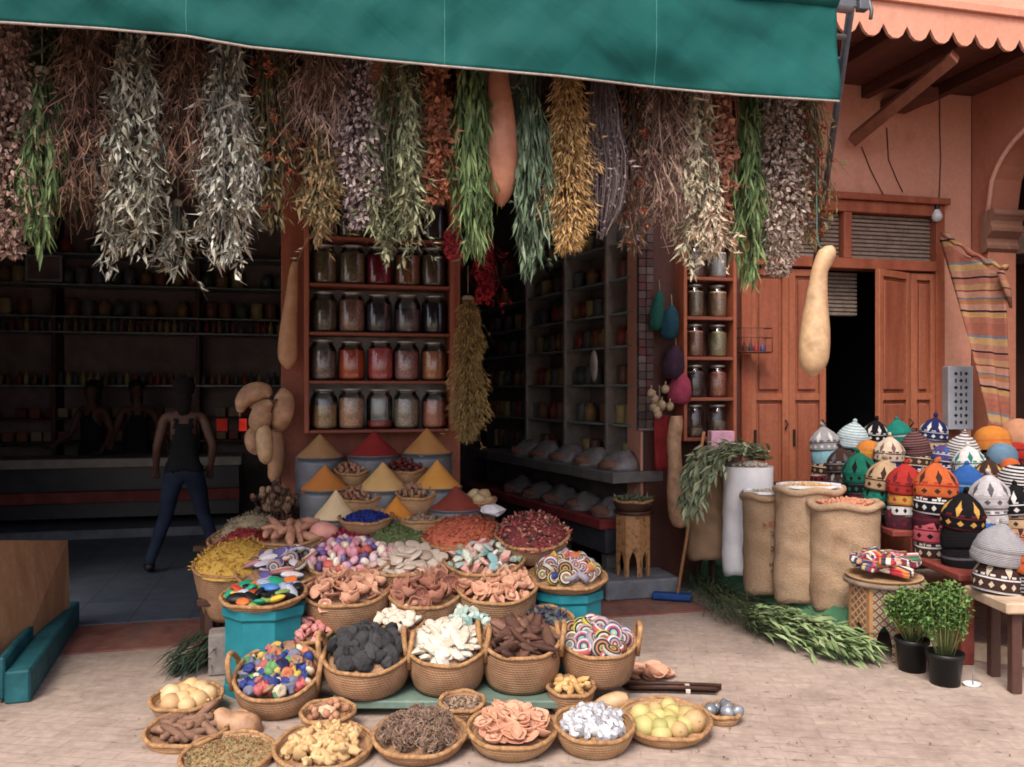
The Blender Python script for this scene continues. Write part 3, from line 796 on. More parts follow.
for z in zsh[:-1]:
    g = MB(); g.bx(s0+.036, s1-.036, tf+.004, tb-.013, z, z+.024); obj('shelf_board', g, redwood_h, JS)
g = MB(); g.bx(s0+.036, s1-.036, tb-.012, tb-.003, zsh[0], 3.11); obj('back_panel', g, mat('shelf_back_paint', [(150, 146, 146), (176, 172, 170)], scale=3, rough=.8, var=.15), JS)
jar_spec = [
 [((128, 98, 66), .62, 'brown seeds'), ((146, 104, 74), .76, 'tan bark pieces'), ((120, 34, 34), .2, 'a little dark red powder'), ((124, 108, 92), .74, 'pale grey seeds'), ((164, 92, 70), .7, 'reddish chips')],
 [((96, 76, 72), .72, 'grey brown herbs'), ((216, 74, 34), .78, 'bright orange powder'), ((236, 84, 84), .8, 'bright pink powder'), ((132, 84, 80), .74, 'mauve petals'), ((158, 92, 54), .76, 'rusty brown powder')],
 [((76, 62, 46), .78, 'dark olive herbs'), ((116, 80, 66), .8, 'brown bark'), ((56, 44, 50), .76, 'nearly black seeds'), ((84, 68, 68), .62, 'dark grey seeds'), ((44, 34, 40), .8, 'black seeds')],
 [((92, 78, 54), .8, 'olive brown herbs'), ((98, 80, 58), .8, 'dull brown herbs'), ((112, 22, 36), .78, 'deep crimson petals'), ((112, 70, 42), .8, 'chestnut brown powder'), ((88, 68, 54), .8, 'grey brown roots')],
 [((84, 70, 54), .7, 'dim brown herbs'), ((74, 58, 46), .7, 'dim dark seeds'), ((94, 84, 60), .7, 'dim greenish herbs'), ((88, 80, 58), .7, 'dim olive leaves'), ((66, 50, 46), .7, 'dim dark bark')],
]
rows = ['bottom', 'second from bottom', 'middle', 'fourth', 'top']
for ri, row in enumerate(jar_spec):
    for ci, (c, fl, nm) in enumerate(row):
        s = s0+.035+(s1-s0-.07)*(ci+.5)/5; h = .298+rnd(-.006, .006)
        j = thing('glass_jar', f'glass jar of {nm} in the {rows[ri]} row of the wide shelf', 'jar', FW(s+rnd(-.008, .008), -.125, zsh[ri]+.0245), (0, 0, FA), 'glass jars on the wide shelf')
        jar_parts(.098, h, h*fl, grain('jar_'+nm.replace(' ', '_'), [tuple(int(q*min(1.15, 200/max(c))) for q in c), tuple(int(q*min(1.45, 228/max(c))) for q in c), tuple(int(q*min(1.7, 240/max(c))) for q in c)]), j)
JR = thing('narrow_jar_shelf', 'narrow red brown rack of slim glass jars beside the closed door', 'shelf', FW(0, 0, 0), (0, 0, FA))
q0, q1 = spx(684, -.2), spx(737, -.2); zr = [1.21, 1.54, 1.875, 2.205, 2.53, 2.86]
g = MB(); g.bx(q0, q0+.03, -.2, -.002, zr[0], 2.9); g.bx(q1-.03, q1, -.2, -.002, zr[0], 2.9); obj('frame', g, redwood, JR)
for z in zr: 
    g = MB(); g.bx(q0+.031, q1-.031, -.196, -.012, z, z+.028); obj('shelf_board', g, redwood_h, JR)
g = MB(); g.bx(q0+.031, q1-.031, -.011, -.003, zr[0], 2.9); obj('back_panel', g, mat('rack_back_paint', [(168, 160, 156), (190, 182, 176)], scale=3, rough=.8, var=.15), JR)
rk = [[((120, 96, 80), .28, 'a little brown grain'), ((110, 90, 78), .5, 'grey brown grain')], [((74, 58, 58), .8, 'dark seeds'), ((158, 92, 70), .78, 'rusty chips')], [((136, 92, 74), .8, 'reddish bark'), ((150, 136, 96), .78, 'pale olive grain')], [((126, 106, 84), .8, 'brown sticks'), ((160, 124, 96), .8, 'tan grain')], [((120, 92, 74), .7, 'dim brown bark'), ((198, 190, 182), .8, 'white powder')]]
for ri, row in enumerate(rk):
    for ci, (c, fl, nm) in enumerate(row):
        s = q0+.03+(q1-q0-.06)*(ci+.52)/2
        j = thing('glass_jar', f'slim glass jar of {nm} on the narrow rack by the door', 'jar', FW(s, -.1, zr[ri]+.0285), (0, 0, FA), 'slim jars on the narrow rack')
        jar_parts(.078, .268, .268*fl, grain('slim_'+nm.replace(' ', '_'), [tuple(min(230, int(q*1.05)) for q in c), tuple(min(235, int(q*1.3)) for q in c), tuple(min(240, int(q*1.5)) for q in c)]), j, 18)
# small wire rack on the closed door
g = thing('wire_rack', 'small wire rack with tiny bottles fixed to the closed door leaf', 'rack', FW(spx(752, -.14), -.06, zpx(752, 352, -.14)), (0, 0, FA))
m = MB()
for z in (0, .12, .2):
    for a, b in (((-.1, -.0), (-.1, -.13)), ((-.1, -.13), (.16, -.13)), ((.16, -.13), (.16, 0))): m.tube([(a[0], a[1], z), (b[0], b[1], z)], .005, 6)
for x in (-.1, -.035, .03, .095, .16): m.tube([(x, -.13, 0), (x, -.13, .2)], .0035, 5)
obj('wires', m, mat('rack_wire', [(96, 52, 44), (120, 70, 58)], metal=.3, rough=.6), g); m = MB(); m.bx(-.1, .16, -.128, .0, -.008, .003); obj('shelf_board', m, redwood_h, g)
for dx, c, lab in ((-.06, (90, 40, 40), 'maroon'), (.0, (60, 62, 70), 'slate'), (.05, (170, 40, 46), 'red'), (.11, (70, 60, 110), 'violet')):
    b = thing('tiny_bottle', f'tiny {lab} bottle standing on the wire rack at the door', 'bottle', FW(spx(752, -.14)+dx, -.12, zpx(752, 352, -.14)+.004), group='tiny bottles on the wire rack')
    m = MB(); m.lathe([(.02, 0), (.022, .005), (.022, .04), (.01, .055), (.01, .075), (.002, .076)], 12, cap0=True); obj('body', m, mat('bottle_'+lab, [c, tuple(int(q*1.2) for q in c)], rough=.3), b)

# ================================================================= SHOP INTERIORS
goods_cols = [[(104, 64, 52), (134, 80, 62)], [(126, 92, 58), (150, 116, 72)], [(74, 78, 84), (96, 100, 106)], [(124, 50, 48), (150, 64, 56)], [(140, 118, 72), (170, 150, 94)], [(66, 76, 70), (84, 96, 86)]]
gm = [mat('goods_colour%s' % 'abcdef'[i], c, by='object', rough=.4) for i, c in enumerate(goods_cols)]
def can_mesh(i):
    m = MB(); r = .075
    if i % 2: m.lathe([(r, 0), (r, .15), (r*.9, .165), (r*.55, .19), (r*.55, .22), (.002, .222)], 12, cap0=True)
    else: m.lathe([(r*.9, 0), (r, .01), (r, .2), (r*.9, .212), (.002, .214)], 12, cap0=True)
    return m.mesh('shop_canister', gm[i % 6])
cans = [can_mesh(i) for i in range(6)]
def sm_mesh(i):
    m = MB(); m.lathe([(.032, 0), (.034, .005), (.034, .1), (.015, .13), (.015, .165), (.002, .166)], 8, cap0=True); return m.mesh('small_bottle', gm[i % 6])
smalls = [sm_mesh(i) for i in range(6)]
shelf_glass = mat('shelf_edge', [(110, 126, 126), (136, 148, 148)], scale=3, rough=.3)
BS = thing('back_wall_shelving', 'dark wall of shelving with pale shelf edges at the back of the left shop', 'shelving', FW(0, 0, 0), (0, 0, FA))
tB = 5.0
zr_ = [(257, 1), (287, 1), (318, 1), (333, 2), (385, 2)]
zb_ = [zpx(150, y, tB) for y, k in zr_]
sl0, sl1 = -7.6, -1.5
m = MB()
for s in (-7.6, -6.35, -4.62, -2.95, -1.5): m.bx(s, s+.05, tB-.12, tB+.28, 0, 3.85)
obj('upright', m, darkwood, BS)
for z in zb_:
    m = MB(); m.bx(sl0, sl1, tB-.16, tB+.28, z-.022, z, .003); obj('shelf_board', m, shelf_glass, BS)
m = MB(); m.bx(sl0, sl1, tB+.281, tB+.29, 0, 3.85); obj('back_panel', m, mat('shelf_back_dark', [(116, 98, 96), (138, 118, 114)], scale=2), BS)
for (z, (y, k)) in zip(zb_, zr_):
    s = -7.4; i = 0
    while s < -1.7:
        if not (k == 1 and R.random() < .18):
            o = link('shop_canister' if k == 1 else 'small_bottle', R.choice(cans if k == 1 else smalls), None, FW(s, tB+rnd(-.02, .08), z+.001), (0, 0, 0))
            tag(o, {257: 'dim canister on the topmost back shelf of the left shop', 287: 'dim canister on the second back shelf of the left shop', 318: 'dim canister on the third back shelf of the left shop', 333: 'small dim bottle on the fourth back shelf of the left shop', 385: 'small dim bottle on the lowest back shelf of the left shop'}[y],
                'canister' if k == 1 else 'bottle', 'goods on the back shelves of the left shop')
        s += rnd(.17, .2) if k == 1 else rnd(.075, .11)
# packets stacked below shelves
pk = [mat('packet_paper%s' % 'abc'[i], c, by='object', rough=.7) for i, c in enumerate(([(120, 60, 50), (150, 90, 72)], [(132, 110, 84), (150, 124, 100)], [(90, 30, 34), (120, 54, 50)]))]
pm = []
for i in range(3):
    m = MB(); m.box((0, 0, .06), (.12, .06, .12), 0, .006); pm.append(m.mesh('spice_packet', pk[i]))
zl = zpx(150, 440, tB)
m = MB(); m.bx(sl0, sl1, tB-.14, tB+.28, zl-.03, zl-.001); m.bx(sl0, sl1, tB-.14, tB+.28, zl+.27, zl+.29); obj('shelf_board', m, darkwood, BS)
for row in range(2):
    for s in [-7.3+.155*k for k in range(37)]:
        if R.random() < .15: continue
        o = link('spice_packet', R.choice(pm), None, FW(s, tB+rnd(-.05, .05), zl+(0 if row == 0 else .292)), (0, 0, FA+rnd(-.2, .2)))
        tag(o, 'dim spice packet on the %s ledge behind the left counter' % ('lower' if row == 0 else 'upper'), 'packet', 'packets behind the left counter')
# counter
CN = thing('shop_counter', 'long dark counter with a pale top across the left shop', 'counter', FW(0, 0, 0), (0, 0, FA))
tc0 = 3.55; zc_ = zpx(130, 458, tc0)
m = MB(); m.bx(-8.1, -2.3, tc0-.03, tc0+.6, zc_-.1, zc_, .006); obj('counter_top', m, mat('counter_stone', [(126, 116, 108), (150, 138, 128)], scale=3, rough=.4), CN)
m = MB(); m.bx(-8.1, -2.33, tc0+.05, tc0+.58, .22, zc_-.101); obj('body', m, mat('counter_dark', [(46, 43, 48), (60, 56, 60)], scale=2, rough=.4), CN)
m = MB(); m.bx(-8.1, -2.32, tc0-.06, tc0+.048, .40, .52); obj('front_shelf', m, mat('counter_red', [(110, 44, 40), (136, 60, 52)], scale=4), CN)
m = MB(); m.bx(-8.1, -2.3, tc0-.16, tc0+.6, .021, .12); obj('plinth', m, mat('counter_plinth', [(100, 104, 112), (120, 122, 128)], scale=3), CN)
# framed notice and red lamps
fn = thing('framed_notice', 'pale framed notice hanging high on the left in the dark shop', 'picture', FW(spx(44, 4.6), 4.6, zpx(44, 279, 4.6)), (0, 0, FA))
m = MB(); m.bx(-.17, .17, 0, .02, 0, .26); obj('sheet', m, dark_void, fn)
m = MB(); m.bx(-.2, -.171, -.02, .02, -.03, .29); m.bx(.171, .2, -.02, .02, -.03, .29); m.bx(-.17, .17, -.02, .02, .261, .29); m.bx(-.17, .17, -.02, .02, -.03, -.001); obj('frame', m, mat('notice_frame', [(130, 132, 134), (150, 150, 150)]), fn)
for px, w, lab in ((222, 12, 'wider dull red lit screen at the end of the shop counter'), (243, 9, 'bright red lit screen closest to the gourd cluster')):
    Yl = 9.6; rl = thing('red_lamp', lab, 'lamp', P(px, 432, Yl), (0, 0, FA), 'red lights on the counter')
    w_ = w/F*Yl
    m = MB(); m.bx(-w_/2, w_/2, 0, .06, -.0, .16); obj('housing', m, black_pl, rl)
    m = MB(); m.bx(-w_/2+.01, w_/2-.01, -.004, -.001, .012, .15, .001); obj('screen', m, mat('red_glow%d' % w, [(200, 24, 16), (235, 50, 26)], scale=4, emit=(.05 if w == 12 else .32)), rl)

# ---- right shop: slanting shelf wall
A0 = V((1.10, 7.02, 0)); A1 = V((-.02, 9.5, 0)); dW = (A1-A0); LW = dW.length; aW = math.atan2(dW.y, dW.x)
RM = Matrix.Translation(A0) @ Matrix.Rotation(aW, 4, 'Z')        # local x along the wall going in, +y faces the shop centre? (left of travel)
SH = thing('slanted_wall_shelving', 'tall dark shelving wall slanting into the right hand shop opening', 'shelving', A0, (0, 0, aW))
m = MB(); m.bx(0, LW+1.4, -.32, -.3, 0, 3.85); obj('back_panel', m, dark_void, SH)
up_m = mat('shelf_upright', [(108, 98, 92), (136, 126, 118)], scale=5, rough=.6)
for x in (.03, .62, 1.42, 2.3): 
    m = MB(); m.bx(x, x+.045, -.29, .0, .9, 3.8); obj('upright', m, up_m, SH)
zz = [1.33, 1.68, 2.02, 2.31, 2.61, 2.93]
for z in zz:
    m = MB(); m.bx(.0, LW+1.2, -.298, -.02, z-.02, z, .003); obj('shelf_board', m, shelf_glass, SH)
lg = mat('ledge_paint', [(84, 80, 78), (108, 104, 100)], scale=4, rough=.6)
m = MB(); m.bx(-.02, LW+.3, -.28, .32, .87, .96, .006); obj('ledge', m, lg, SH)
m = MB(); m.bx(.02, LW+.3, -.28, .42, .5, .58, .006); obj('red_ledge', m, mat('ledge_red', [(116, 30, 34), (140, 44, 44)], scale=4), SH)
m = MB(); m.bx(.03, LW+.3, -.28, .36, .3, .498, .006); obj('base_cabinet', m, mat('ledge_dark', [(46, 48, 54), (62, 62, 68)], scale=4), SH)
for x in (.1, .9, 1.25, 2.0, 2.5): 
    m = MB(); m.bx(x, x+.1, .2, .3, .021, .299, .006); obj('leg', m, lg, SH)
for z in zz+[.965]:
    x = .12; top = z == .965
    while x < LW+.9:
        q = RM @ V((x, -.14 if not top else -.2, z+.001))
        if R.random() < .85:
            o = link('shop_canister', R.choice(cans), None, q, (0, 0, rnd(0, 6))); o.scale = (.8, .8, .8 if not top else .9)
            tag(o, 'dim canister on the %s of the slanted shelving wall' % {1.33: 'lowest shelf', 1.68: 'second shelf', 2.02: 'third shelf', 2.31: 'fourth shelf', 2.61: 'fifth shelf', 2.93: 'top shelf', .965: 'back of the grey ledge'}[z], 'canister', 'goods on the slanted shelving')
        x += rnd(.13, .17)
# white open bags lying on the ledges
plastic = mat('dimmed_plastic_bag', [(96, 88, 88), (122, 114, 112)], scale=9, rough=.35, bump=.5, bs=14, dist=.02)  # white bags greyed, the dimness of the shop is in their colour
seedd = grain('bagged_seeds', [(84, 54, 46), (120, 80, 64), (146, 100, 80)])
for zq, lab in ((.96, 'grey'), (.581, 'red')):
    for k, x in enumerate((.22, .68, 1.14, 1.6, 2.06)):
        q = RM @ V((x, .12 if zq > .9 else .2, zq))
        b = thing('plastic_bag', f'{["nearest", "second", "middle", "fourth", "farthest"][k]} open white bag of dried goods on the {lab} ledge', 'bag', q, (0, 0, aW), 'open plastic bags on the ledges')
        m = MB()
        def fl(v):
            return V((v.x, v.y, max(v.z, -.0)*(1.0+.5*v.y*-1)))
        m.ico(3, (.2, .16, .2), .25, 2.2, k+zq*5, None, 0, True, lambda v: V((v.x, v.y, max(0, v.z)*(.75-.35*v.y))))
        obj('bag', m, plastic, b)
        m = MB(); m.ico(2, (.14, .08, .05), .3, 3, k, Matrix.Translation((0, .09, .04))); obj('contents', m, seedd, b)
# oval plate hanging
m = MB(); m.lathe([(.002, .012), (.06, .012), (.1, .0), (.105, .004), (.06, .022), (.002, .022)], 24, Matrix.Rotation(PI/2, 4, 'X') @ Matrix.Diagonal((.7, 1.4, 1, 1)))
o = obj('hanging_plate', m, mat('plate_pale', [(150, 140, 136), (170, 160, 154)]), None, P(594, 366, 7.75), (0, 0, aW+PI)); tag(o, 'pale oval plate hanging on the slanted shelving wall', 'plate')
# tower of small boxes on the pier edge
bxm = mat('small_carton', [(80, 62, 60), (100, 86, 82), (66, 50, 48), (88, 46, 46)], by='object', rough=.7)
m = MB(); m.box((0, 0, 0), (.062, .05, .062), 0, .004); bme = m.mesh('small_carton', bxm)
sq = spx(641)
for k in range(26):
    for c in (0, 1):
        o = link('small_carton', bme, None, FW(sq-.01+c*.068, -.03, 1.35+k*.0665), (0, 0, FA))
        tag(o, 'tiny carton in the two wide column of cartons at the edge of the pier', 'carton', 'tiny cartons stacked up the pier')
m = MB(); m.bx(sq-.045, sq+.1, -.058, .0, 1.295, 1.318); m.bx(sq-.045, sq+.1, -.004, 0, 1.318, 3.1)
o = obj('carton_rack', m, up_m, None, FM.translation, (0, 0, FA)); tag(o, 'slim rack holding the column of tiny cartons on the pier', 'rack')

# ================================================================= PEOPLE
def skin_mesh(name, nodes, edges, mats, sub=2, parent=None):
    names = list(nodes); me = bpy.data.meshes.new(name)
    me.from_pydata([nodes[k][0] for k in names], [(names.index(a), names.index(b)) for a, b in edges], [])
    o = bpy.data.objects.new(name, me); COL.objects.link(o)
    sk = o.modifiers.new('skin', 'SKIN'); sk.use_smooth_shade = True
    for i, k in enumerate(names):
        r = nodes[k][1]; d = me.skin_vertices[0].data[i]; d.radius = r if isinstance(r, tuple) else (r, r)
    me.skin_vertices[0].data[0].use_root = True
    sb = o.modifiers.new('sub', 'SUBSURF'); sb.levels = sb.render_levels = sub
    dg = bpy.context.evaluated_depsgraph_get(); m2 = bpy.data.meshes.new_from_object(o.evaluated_get(dg))
    m2.materials.clear(); m2.materials.append(mats)
    o.modifiers.clear(); o.data = m2; o.name = name
    bpy.data.meshes.remove(me)
    for p in m2.polygons: p.use_smooth = True
    if parent is not None: o.parent = parent
    return o
skinm = mat('skin', [(84, 54, 42), (100, 66, 52)], scale=4, rough=.6, var=.06)  # skin darkened to stand for the low light deep in the shop
denim = mat('blue_denim', [(24, 34, 56), (34, 46, 70)], scale=5, rough=.85, bump=.3, bs=120)  # jeans colour also cut down for the low shop light
blackc = mat('black_cotton', [(14, 14, 18), (24, 24, 28)], scale=5, rough=.9)
hairm = mat('dark_hair', [(18, 13, 11), (34, 25, 20)], scale=30, rough=.95, bump=.6, bs=80, stretch=(1, 1, .2))
shoem = mat('black_shoe', [(16, 16, 18), (30, 30, 32)], rough=.5)
def person(label, loc, rz, J):
    root = thing('person', label, 'person', loc, (0, 0, rz)); root.scale = (.965, .965, .965)
    N = {'pel': ((0, 0, .95), .125), 'sp': ((0, .005, 1.1), (.115, .1)), 'ch': ((0, .0, 1.28), (.135, .105)), 'up': ((0, .01, 1.41), (.10, .08)), 'nk': ((0, 0, 1.485), .05), 'nk2': ((0, -.012, 1.54), .048), 'hd': ((0, -.02, 1.60), (.066, .078)), 'hd2': ((0, -.015, 1.67), (.074, .09)), 'hd3': ((0, -.005, 1.73), (.055, .066))}
    E = [('pel', 'sp'), ('sp', 'ch'), ('ch', 'up'), ('up', 'nk'), ('nk', 'nk2'), ('nk2', 'hd'), ('hd', 'hd2'), ('hd2', 'hd3')]
    for sd_, sx in (('L', -1), ('R', 1)):
        j = J[sd_]
        N['sh'+sd_] = ((sx*.165, .0, 1.42), .055); N['el'+sd_] = (j['el'], .040); N['fa'+sd_] = (tuple(V(j['el']).lerp(V(j['wr']), .3)), .041); N['wr'+sd_] = (j['wr'], .026)
        dd = (V(j['wr'])-V(j['el'])).normalized(); N['ha'+sd_] = (tuple(V(j['wr'])+dd*.07), (.038, .018))
        E += [('up', 'sh'+sd_), ('sh'+sd_, 'el'+sd_), ('el'+sd_, 'fa'+sd_), ('fa'+sd_, 'wr'+sd_), ('wr'+sd_, 'ha'+sd_)]
        sdv = dd.cross(V((0, 1, 0))).normalized() if abs(dd.y) < .9 else V((1, 0, 0))
        curl = dd.cross(sdv)
        for q, (off, ln) in enumerate(((-.03, .07), (-.01, .082), (.01, .078), (.028, .062))):
            a = V(N['ha'+sd_][0])+sdv*off+dd*.02; b = a+dd*ln*.55+curl*.012; c = b+dd*ln*.35+curl*.025
            for kk, pp in zip('abc', (a, b, c)): N['f%d%s%s' % (q, kk, sd_)] = (tuple(pp), .0085)
            E += [('ha'+sd_, 'f%da%s' % (q, sd_)), ('f%da%s' % (q, sd_), 'f%db%s' % (q, sd_)), ('f%db%s' % (q, sd_), 'f%dc%s' % (q, sd_))]
        a = V(j['wr'])+dd*.03+sdv*.035; N['ta'+sd_] = (tuple(a), .011); N['tb'+sd_] = (tuple(a+dd*.035+sdv*.02+curl*.01), .009); E += [('wr'+sd_, 'ta'+sd_), ('ta'+sd_, 'tb'+sd_)]
        kn, an, to = j['kn'], j['an'], j['to']
        N['hp'+sd_] = ((sx*.09, .0, .9), .095); N['kn'+sd_] = (kn, .058); N['cf'+sd_] = (tuple(V(kn).lerp(V(an), .3)), .055); N['an'+sd_] = (an, .037); N['to'+sd_] = (to, .034)
        E += [('pel', 'hp'+sd_), ('hp'+sd_, 'kn'+sd_), ('kn'+sd_, 'cf'+sd_), ('cf'+sd_, 'an'+sd_), ('an'+sd_, 'to'+sd_)]
    body = skin_mesh('body', N, E, skinm, 3, root)
    # face: nose, eyes, mouth, ears as part of the body mesh would be hidden in the dark; shaped as small children of the head
    g = MB()
    g.ico(2, (.013, .02, .024), 0, 1, 0, Matrix.Translation((0, -.108, 1.655)))
    for sx in (-1, 1): g.ico(1, (.012, .02, .03), 0, 1, 0, Matrix.Translation((sx*.078, -.005, 1.655)))
    g.ico(1, (.026, .012, .008), 0, 1, 0, Matrix.Translation((0, -.097, 1.615)))
    obj('face', g, skinm, root)
    g = MB()
    for sx in (-1, 1): g.ico(1, (.013, .008, .007), 0, 1, 0, Matrix.Translation((sx*.032, -.1, 1.682)))
    obj('eyes', g, mat('eye_dark', [(30, 22, 20), (40, 30, 28)], rough=.3), root)
    g = MB(); g.ico(3, (.098, .112, .105), .12, 4, 2, Matrix.Translation((0, .028, 1.70)), 0, True, lambda v: V((v.x, v.y if v.y > -.3 or v.z > .45 else -.3, v.z)))
    g.ico(2, (.075, .05, .16), .15, 3, 5, Matrix.Translation((0, .075, 1.58))); obj('hair', g, hairm, root)
    bm_ = body.data
    segs = [(k1, k2, V(N[k1][0]), V(N[k2][0]), max(N[k1][1]) if isinstance(N[k1][1], tuple) else N[k1][1]) for k1, k2 in E]
    own = []
    for v in bm_.vertices:
        p = v.co; best = None
        for k1, k2, A_, B_, r_ in segs:
            ab = B_-A_; u = max(0, min(1, (p-A_).dot(ab)/max(1e-9, ab.length_squared))); d = (p-A_-ab*u).length
            if best is None or d < best[0]: best = (d, k1 if u < .5 else k2)
        own.append(best[1].rstrip('LR'))
    def wear(nm, ok, off, m):
        sel = [ok(own[v.index], v.co) for v in bm_.vertices]; idx = {}; g = MB(); vs = []; fs = []
        for f in bm_.polygons:
            if all(sel[i] for i in f.vertices):
                for i in f.vertices:
                    if i not in idx: idx[i] = len(vs); vs.append(bm_.vertices[i].co+bm_.vertices[i].normal*off)
                fs.append([idx[i] for i in f.vertices])
        g.add(vs, fs, 0, True); o = obj(nm, g, m, root); o.modifiers.new('thick', 'SOLIDIFY').thickness = .004
    wear('tank_top', lambda k, c: (k in ('pel', 'sp', 'ch') or (k == 'up' and (c.z < 1.42 and abs(abs(c.x)-.075) < .045 or c.z < 1.36)) or (k == 'hp' and c.z > .9)) and c.z > .9, .014, blackc)
    wear('jeans', lambda k, c: k in ('pel', 'hp', 'kn', 'cf', 'an') and c.z < 1.0 and c.z > .09 or (k == 'sp' and c.z < 1.0), .010, denim)
    for sd_ in 'LR':
        j = J[sd_]; a, t_ = V(j['an']), V(j['to']); d = (t_-a); d.z = 0; d.normalize()
        g = MB(); g.tube([a-d*.05+V((0, 0, -.05)), a+V((0, 0, -.035)), a.lerp(t_, .6)+V((0, 0, -.022)), t_+d*.05+V((0, 0, -.004))], [.03, .052, .047, .026], 10, flat=.9); obj('shoe', g, shoem, root)
    return root
person('person in a black tank top and blue jeans striding away through the left shop', V((P(184, 570, 7.6).x, 7.6, .022)), math.radians(198),
  {'R': dict(el=(.23, .04, 1.14), wr=(.25, -.13, .93), kn=(.16, -.06, .5), an=(.29, .06, .1), to=(.30, -.07, .035)),
   'L': dict(el=(-.26, .09, 1.15), wr=(-.23, -.05, .94), kn=(-.16, -.16, .5), an=(-.30, -.14, .1), to=(-.32, -.27, .035))})
for px, lab, fl in ((137, 'dim figure added for a mirror reflection behind the shop counter, nearer to the striding person', 1), (92, 'dim figure added for a mirror reflection behind the shop counter, farther left', -1)):  # added figures standing in for mirror reflections of the striding person
    w = FW(spx(px, 4.32), 4.32, .021)
    person(lab, w, FA*.5+.35*fl, {'L': dict(el=(-.25, -.05, 1.15), wr=(-.3, -.24, 1.03), kn=(-.1, -.02, .5), an=(-.11, .02, .1), to=(-.13, -.12, .035)), 'R': dict(el=(.29, .0, 1.15), wr=(.34, -.2, 1.0), kn=(.1, -.02, .5), an=(.12, .02, .1), to=(.15, -.12, .035))})
# ================================================================= SPICE DISPLAY
DS = thing('display_stand', 'stepped low wooden stand with pale green edges under the spice baskets', 'stand', (0, 0, 0))
def xr(pa, pb, Y): return ((pa-CX)/F*Y, (pb-CX)/F*Y)
tiers = [(4.22, 4.62, 338, 585, .085, pale_green), (4.62, 4.98, 250, 545, .28, pale_green), (4.98, 5.27, 205, 555, .40, darkwood), (5.27, 5.5, 205, 565, .56, darkwood), (5.5, 5.95, 205, 500, .62, darkwood), (5.95, 6.3, 292, 458, .80, darkwood)]
for y0, y1, pa, pb, z, m_ in tiers:
    a, b = xr(pa, pb, (y0+y1)/2)
    g = MB(); g.bx(a, b, y0, y1-.002, z-.04, z, .006)
    if z > .1:
        for x in (a+.03, (a+b)/2, b-.07): g.bx(x, x+.05, y0+.05, y0+.1, 0, z-.041, .004); g.bx(x, x+.05, y1-.1, y1-.05, 0, z-.041, .004)
    else:
        for x in (a+.03, (a+b)/2, b-.07): g.bx(x, x+.05, y0+.12, y1-.05, 0, z-.041, .004)
    obj('step', g, m_, DS)
def tier_z(Y):
    for y0, y1, pa, pb, z, m_ in tiers:
        if y0 <= Y < y1: return z
    return 0

# ---- basket
def basket(name, label, cat, px, py, w, Y, zs, tilt=8, flare=.86, bulge=.04, handles=0, fillz=.72, dome=.0, fm=None, m=None, hmin=.07, group='woven baskets of the spice display', hrot=0, sq=1.0, hmax=.6):
    Rr = w/2/F*Y; th = math.radians(tilt); top = P(px, py, Y)
    h = (top.z-zs-Rr*flare*math.sin(th))/math.cos(th)
    h = min(max(h, hmin), hmax)
    rz = rnd(-.15, .15)
    rot = Euler((th, 0, 0)).to_matrix() @ Euler((0, 0, rz)).to_matrix()
    base = top - rot @ V((0, 0, h))
    root = thing(name, label, cat, base, rot.to_euler(), group)
    sd = R.random()*50
    wob = lambda a, i: 1+.022*noise.noise((math.cos(a)*1.2+sd, math.sin(a)*1.2, i*.12))
    n = 9; pr = []
    Rb = Rr*flare
    for i in range(n+1):
        f = i/n; pr.append((Rb+(Rr-Rb)*f**.8+Rr*bulge*math.sin(f*PI), h*f))
    fz = h*fillz
    inn = [(q-.014, z) for q, z in pr[::-1] if z > fz]
    rin = (Rb+(Rr-Rb)*fillz**.8)-.012
    g = MB(); g.lathe([(Rb*.5, .001)]+pr+[(Rr+.004, h+.006), (Rr-.008, h+.008)]+inn+[(rin, fz)], 40, wob=wob)
    obj('body', g, m or weave, root)
    g = MB()
    for zz, rr in ((h+.004, .011),):
        g.tube([(((Rr-.003)*wob(2*PI*k/40, n))*math.cos(2*PI*k/40), (Rr-.003)*wob(2*PI*k/40, n)*math.sin(2*PI*k/40), zz+.004*math.sin(k*.9)) for k in range(41)], rr, 7, cap=False)
    obj('rim', g, rim_m, root)
    g = MB(); pts = [(rin*1.01, fz-.002)]+[(rin*(1-i/6), fz+dome*(1-(1-i/6)**2)) for i in range(1, 6)]+[(.003, fz+dome)]
    g.lathe(pts, 28); obj('lining', g, fm or weave, root)
    hs = {0: [], 1: [PI*.5], 2: [0, PI]}[handles]
    for a in hs:
        a += hrot-rz
        g = MB(); c = V((math.cos(a), math.sin(a), 0)); s_ = V((-math.sin(a), math.cos(a), 0))
        hw, hh = Rr*.34, Rr*.52
        g.tube([c*(Rr-.002)+s_*hw*math.cos(q)*(1 if abs(math.cos(q)) < .99 else 1)+V((0, 0, h-.05 if i in (0, 10) else h-.01+hh*math.sin(q)))+c*.02*math.sin(q) for i, q in enumerate([PI*k/10 for k in range(11)])], .014, 8)
        obj('handle', g, rim_m, root)
    M = Matrix.Translation(base) @ rot.to_4x4()
    return dict(root=root, M=M, R=rin, fz=fz, dome=dome, h=h, top=Rr)

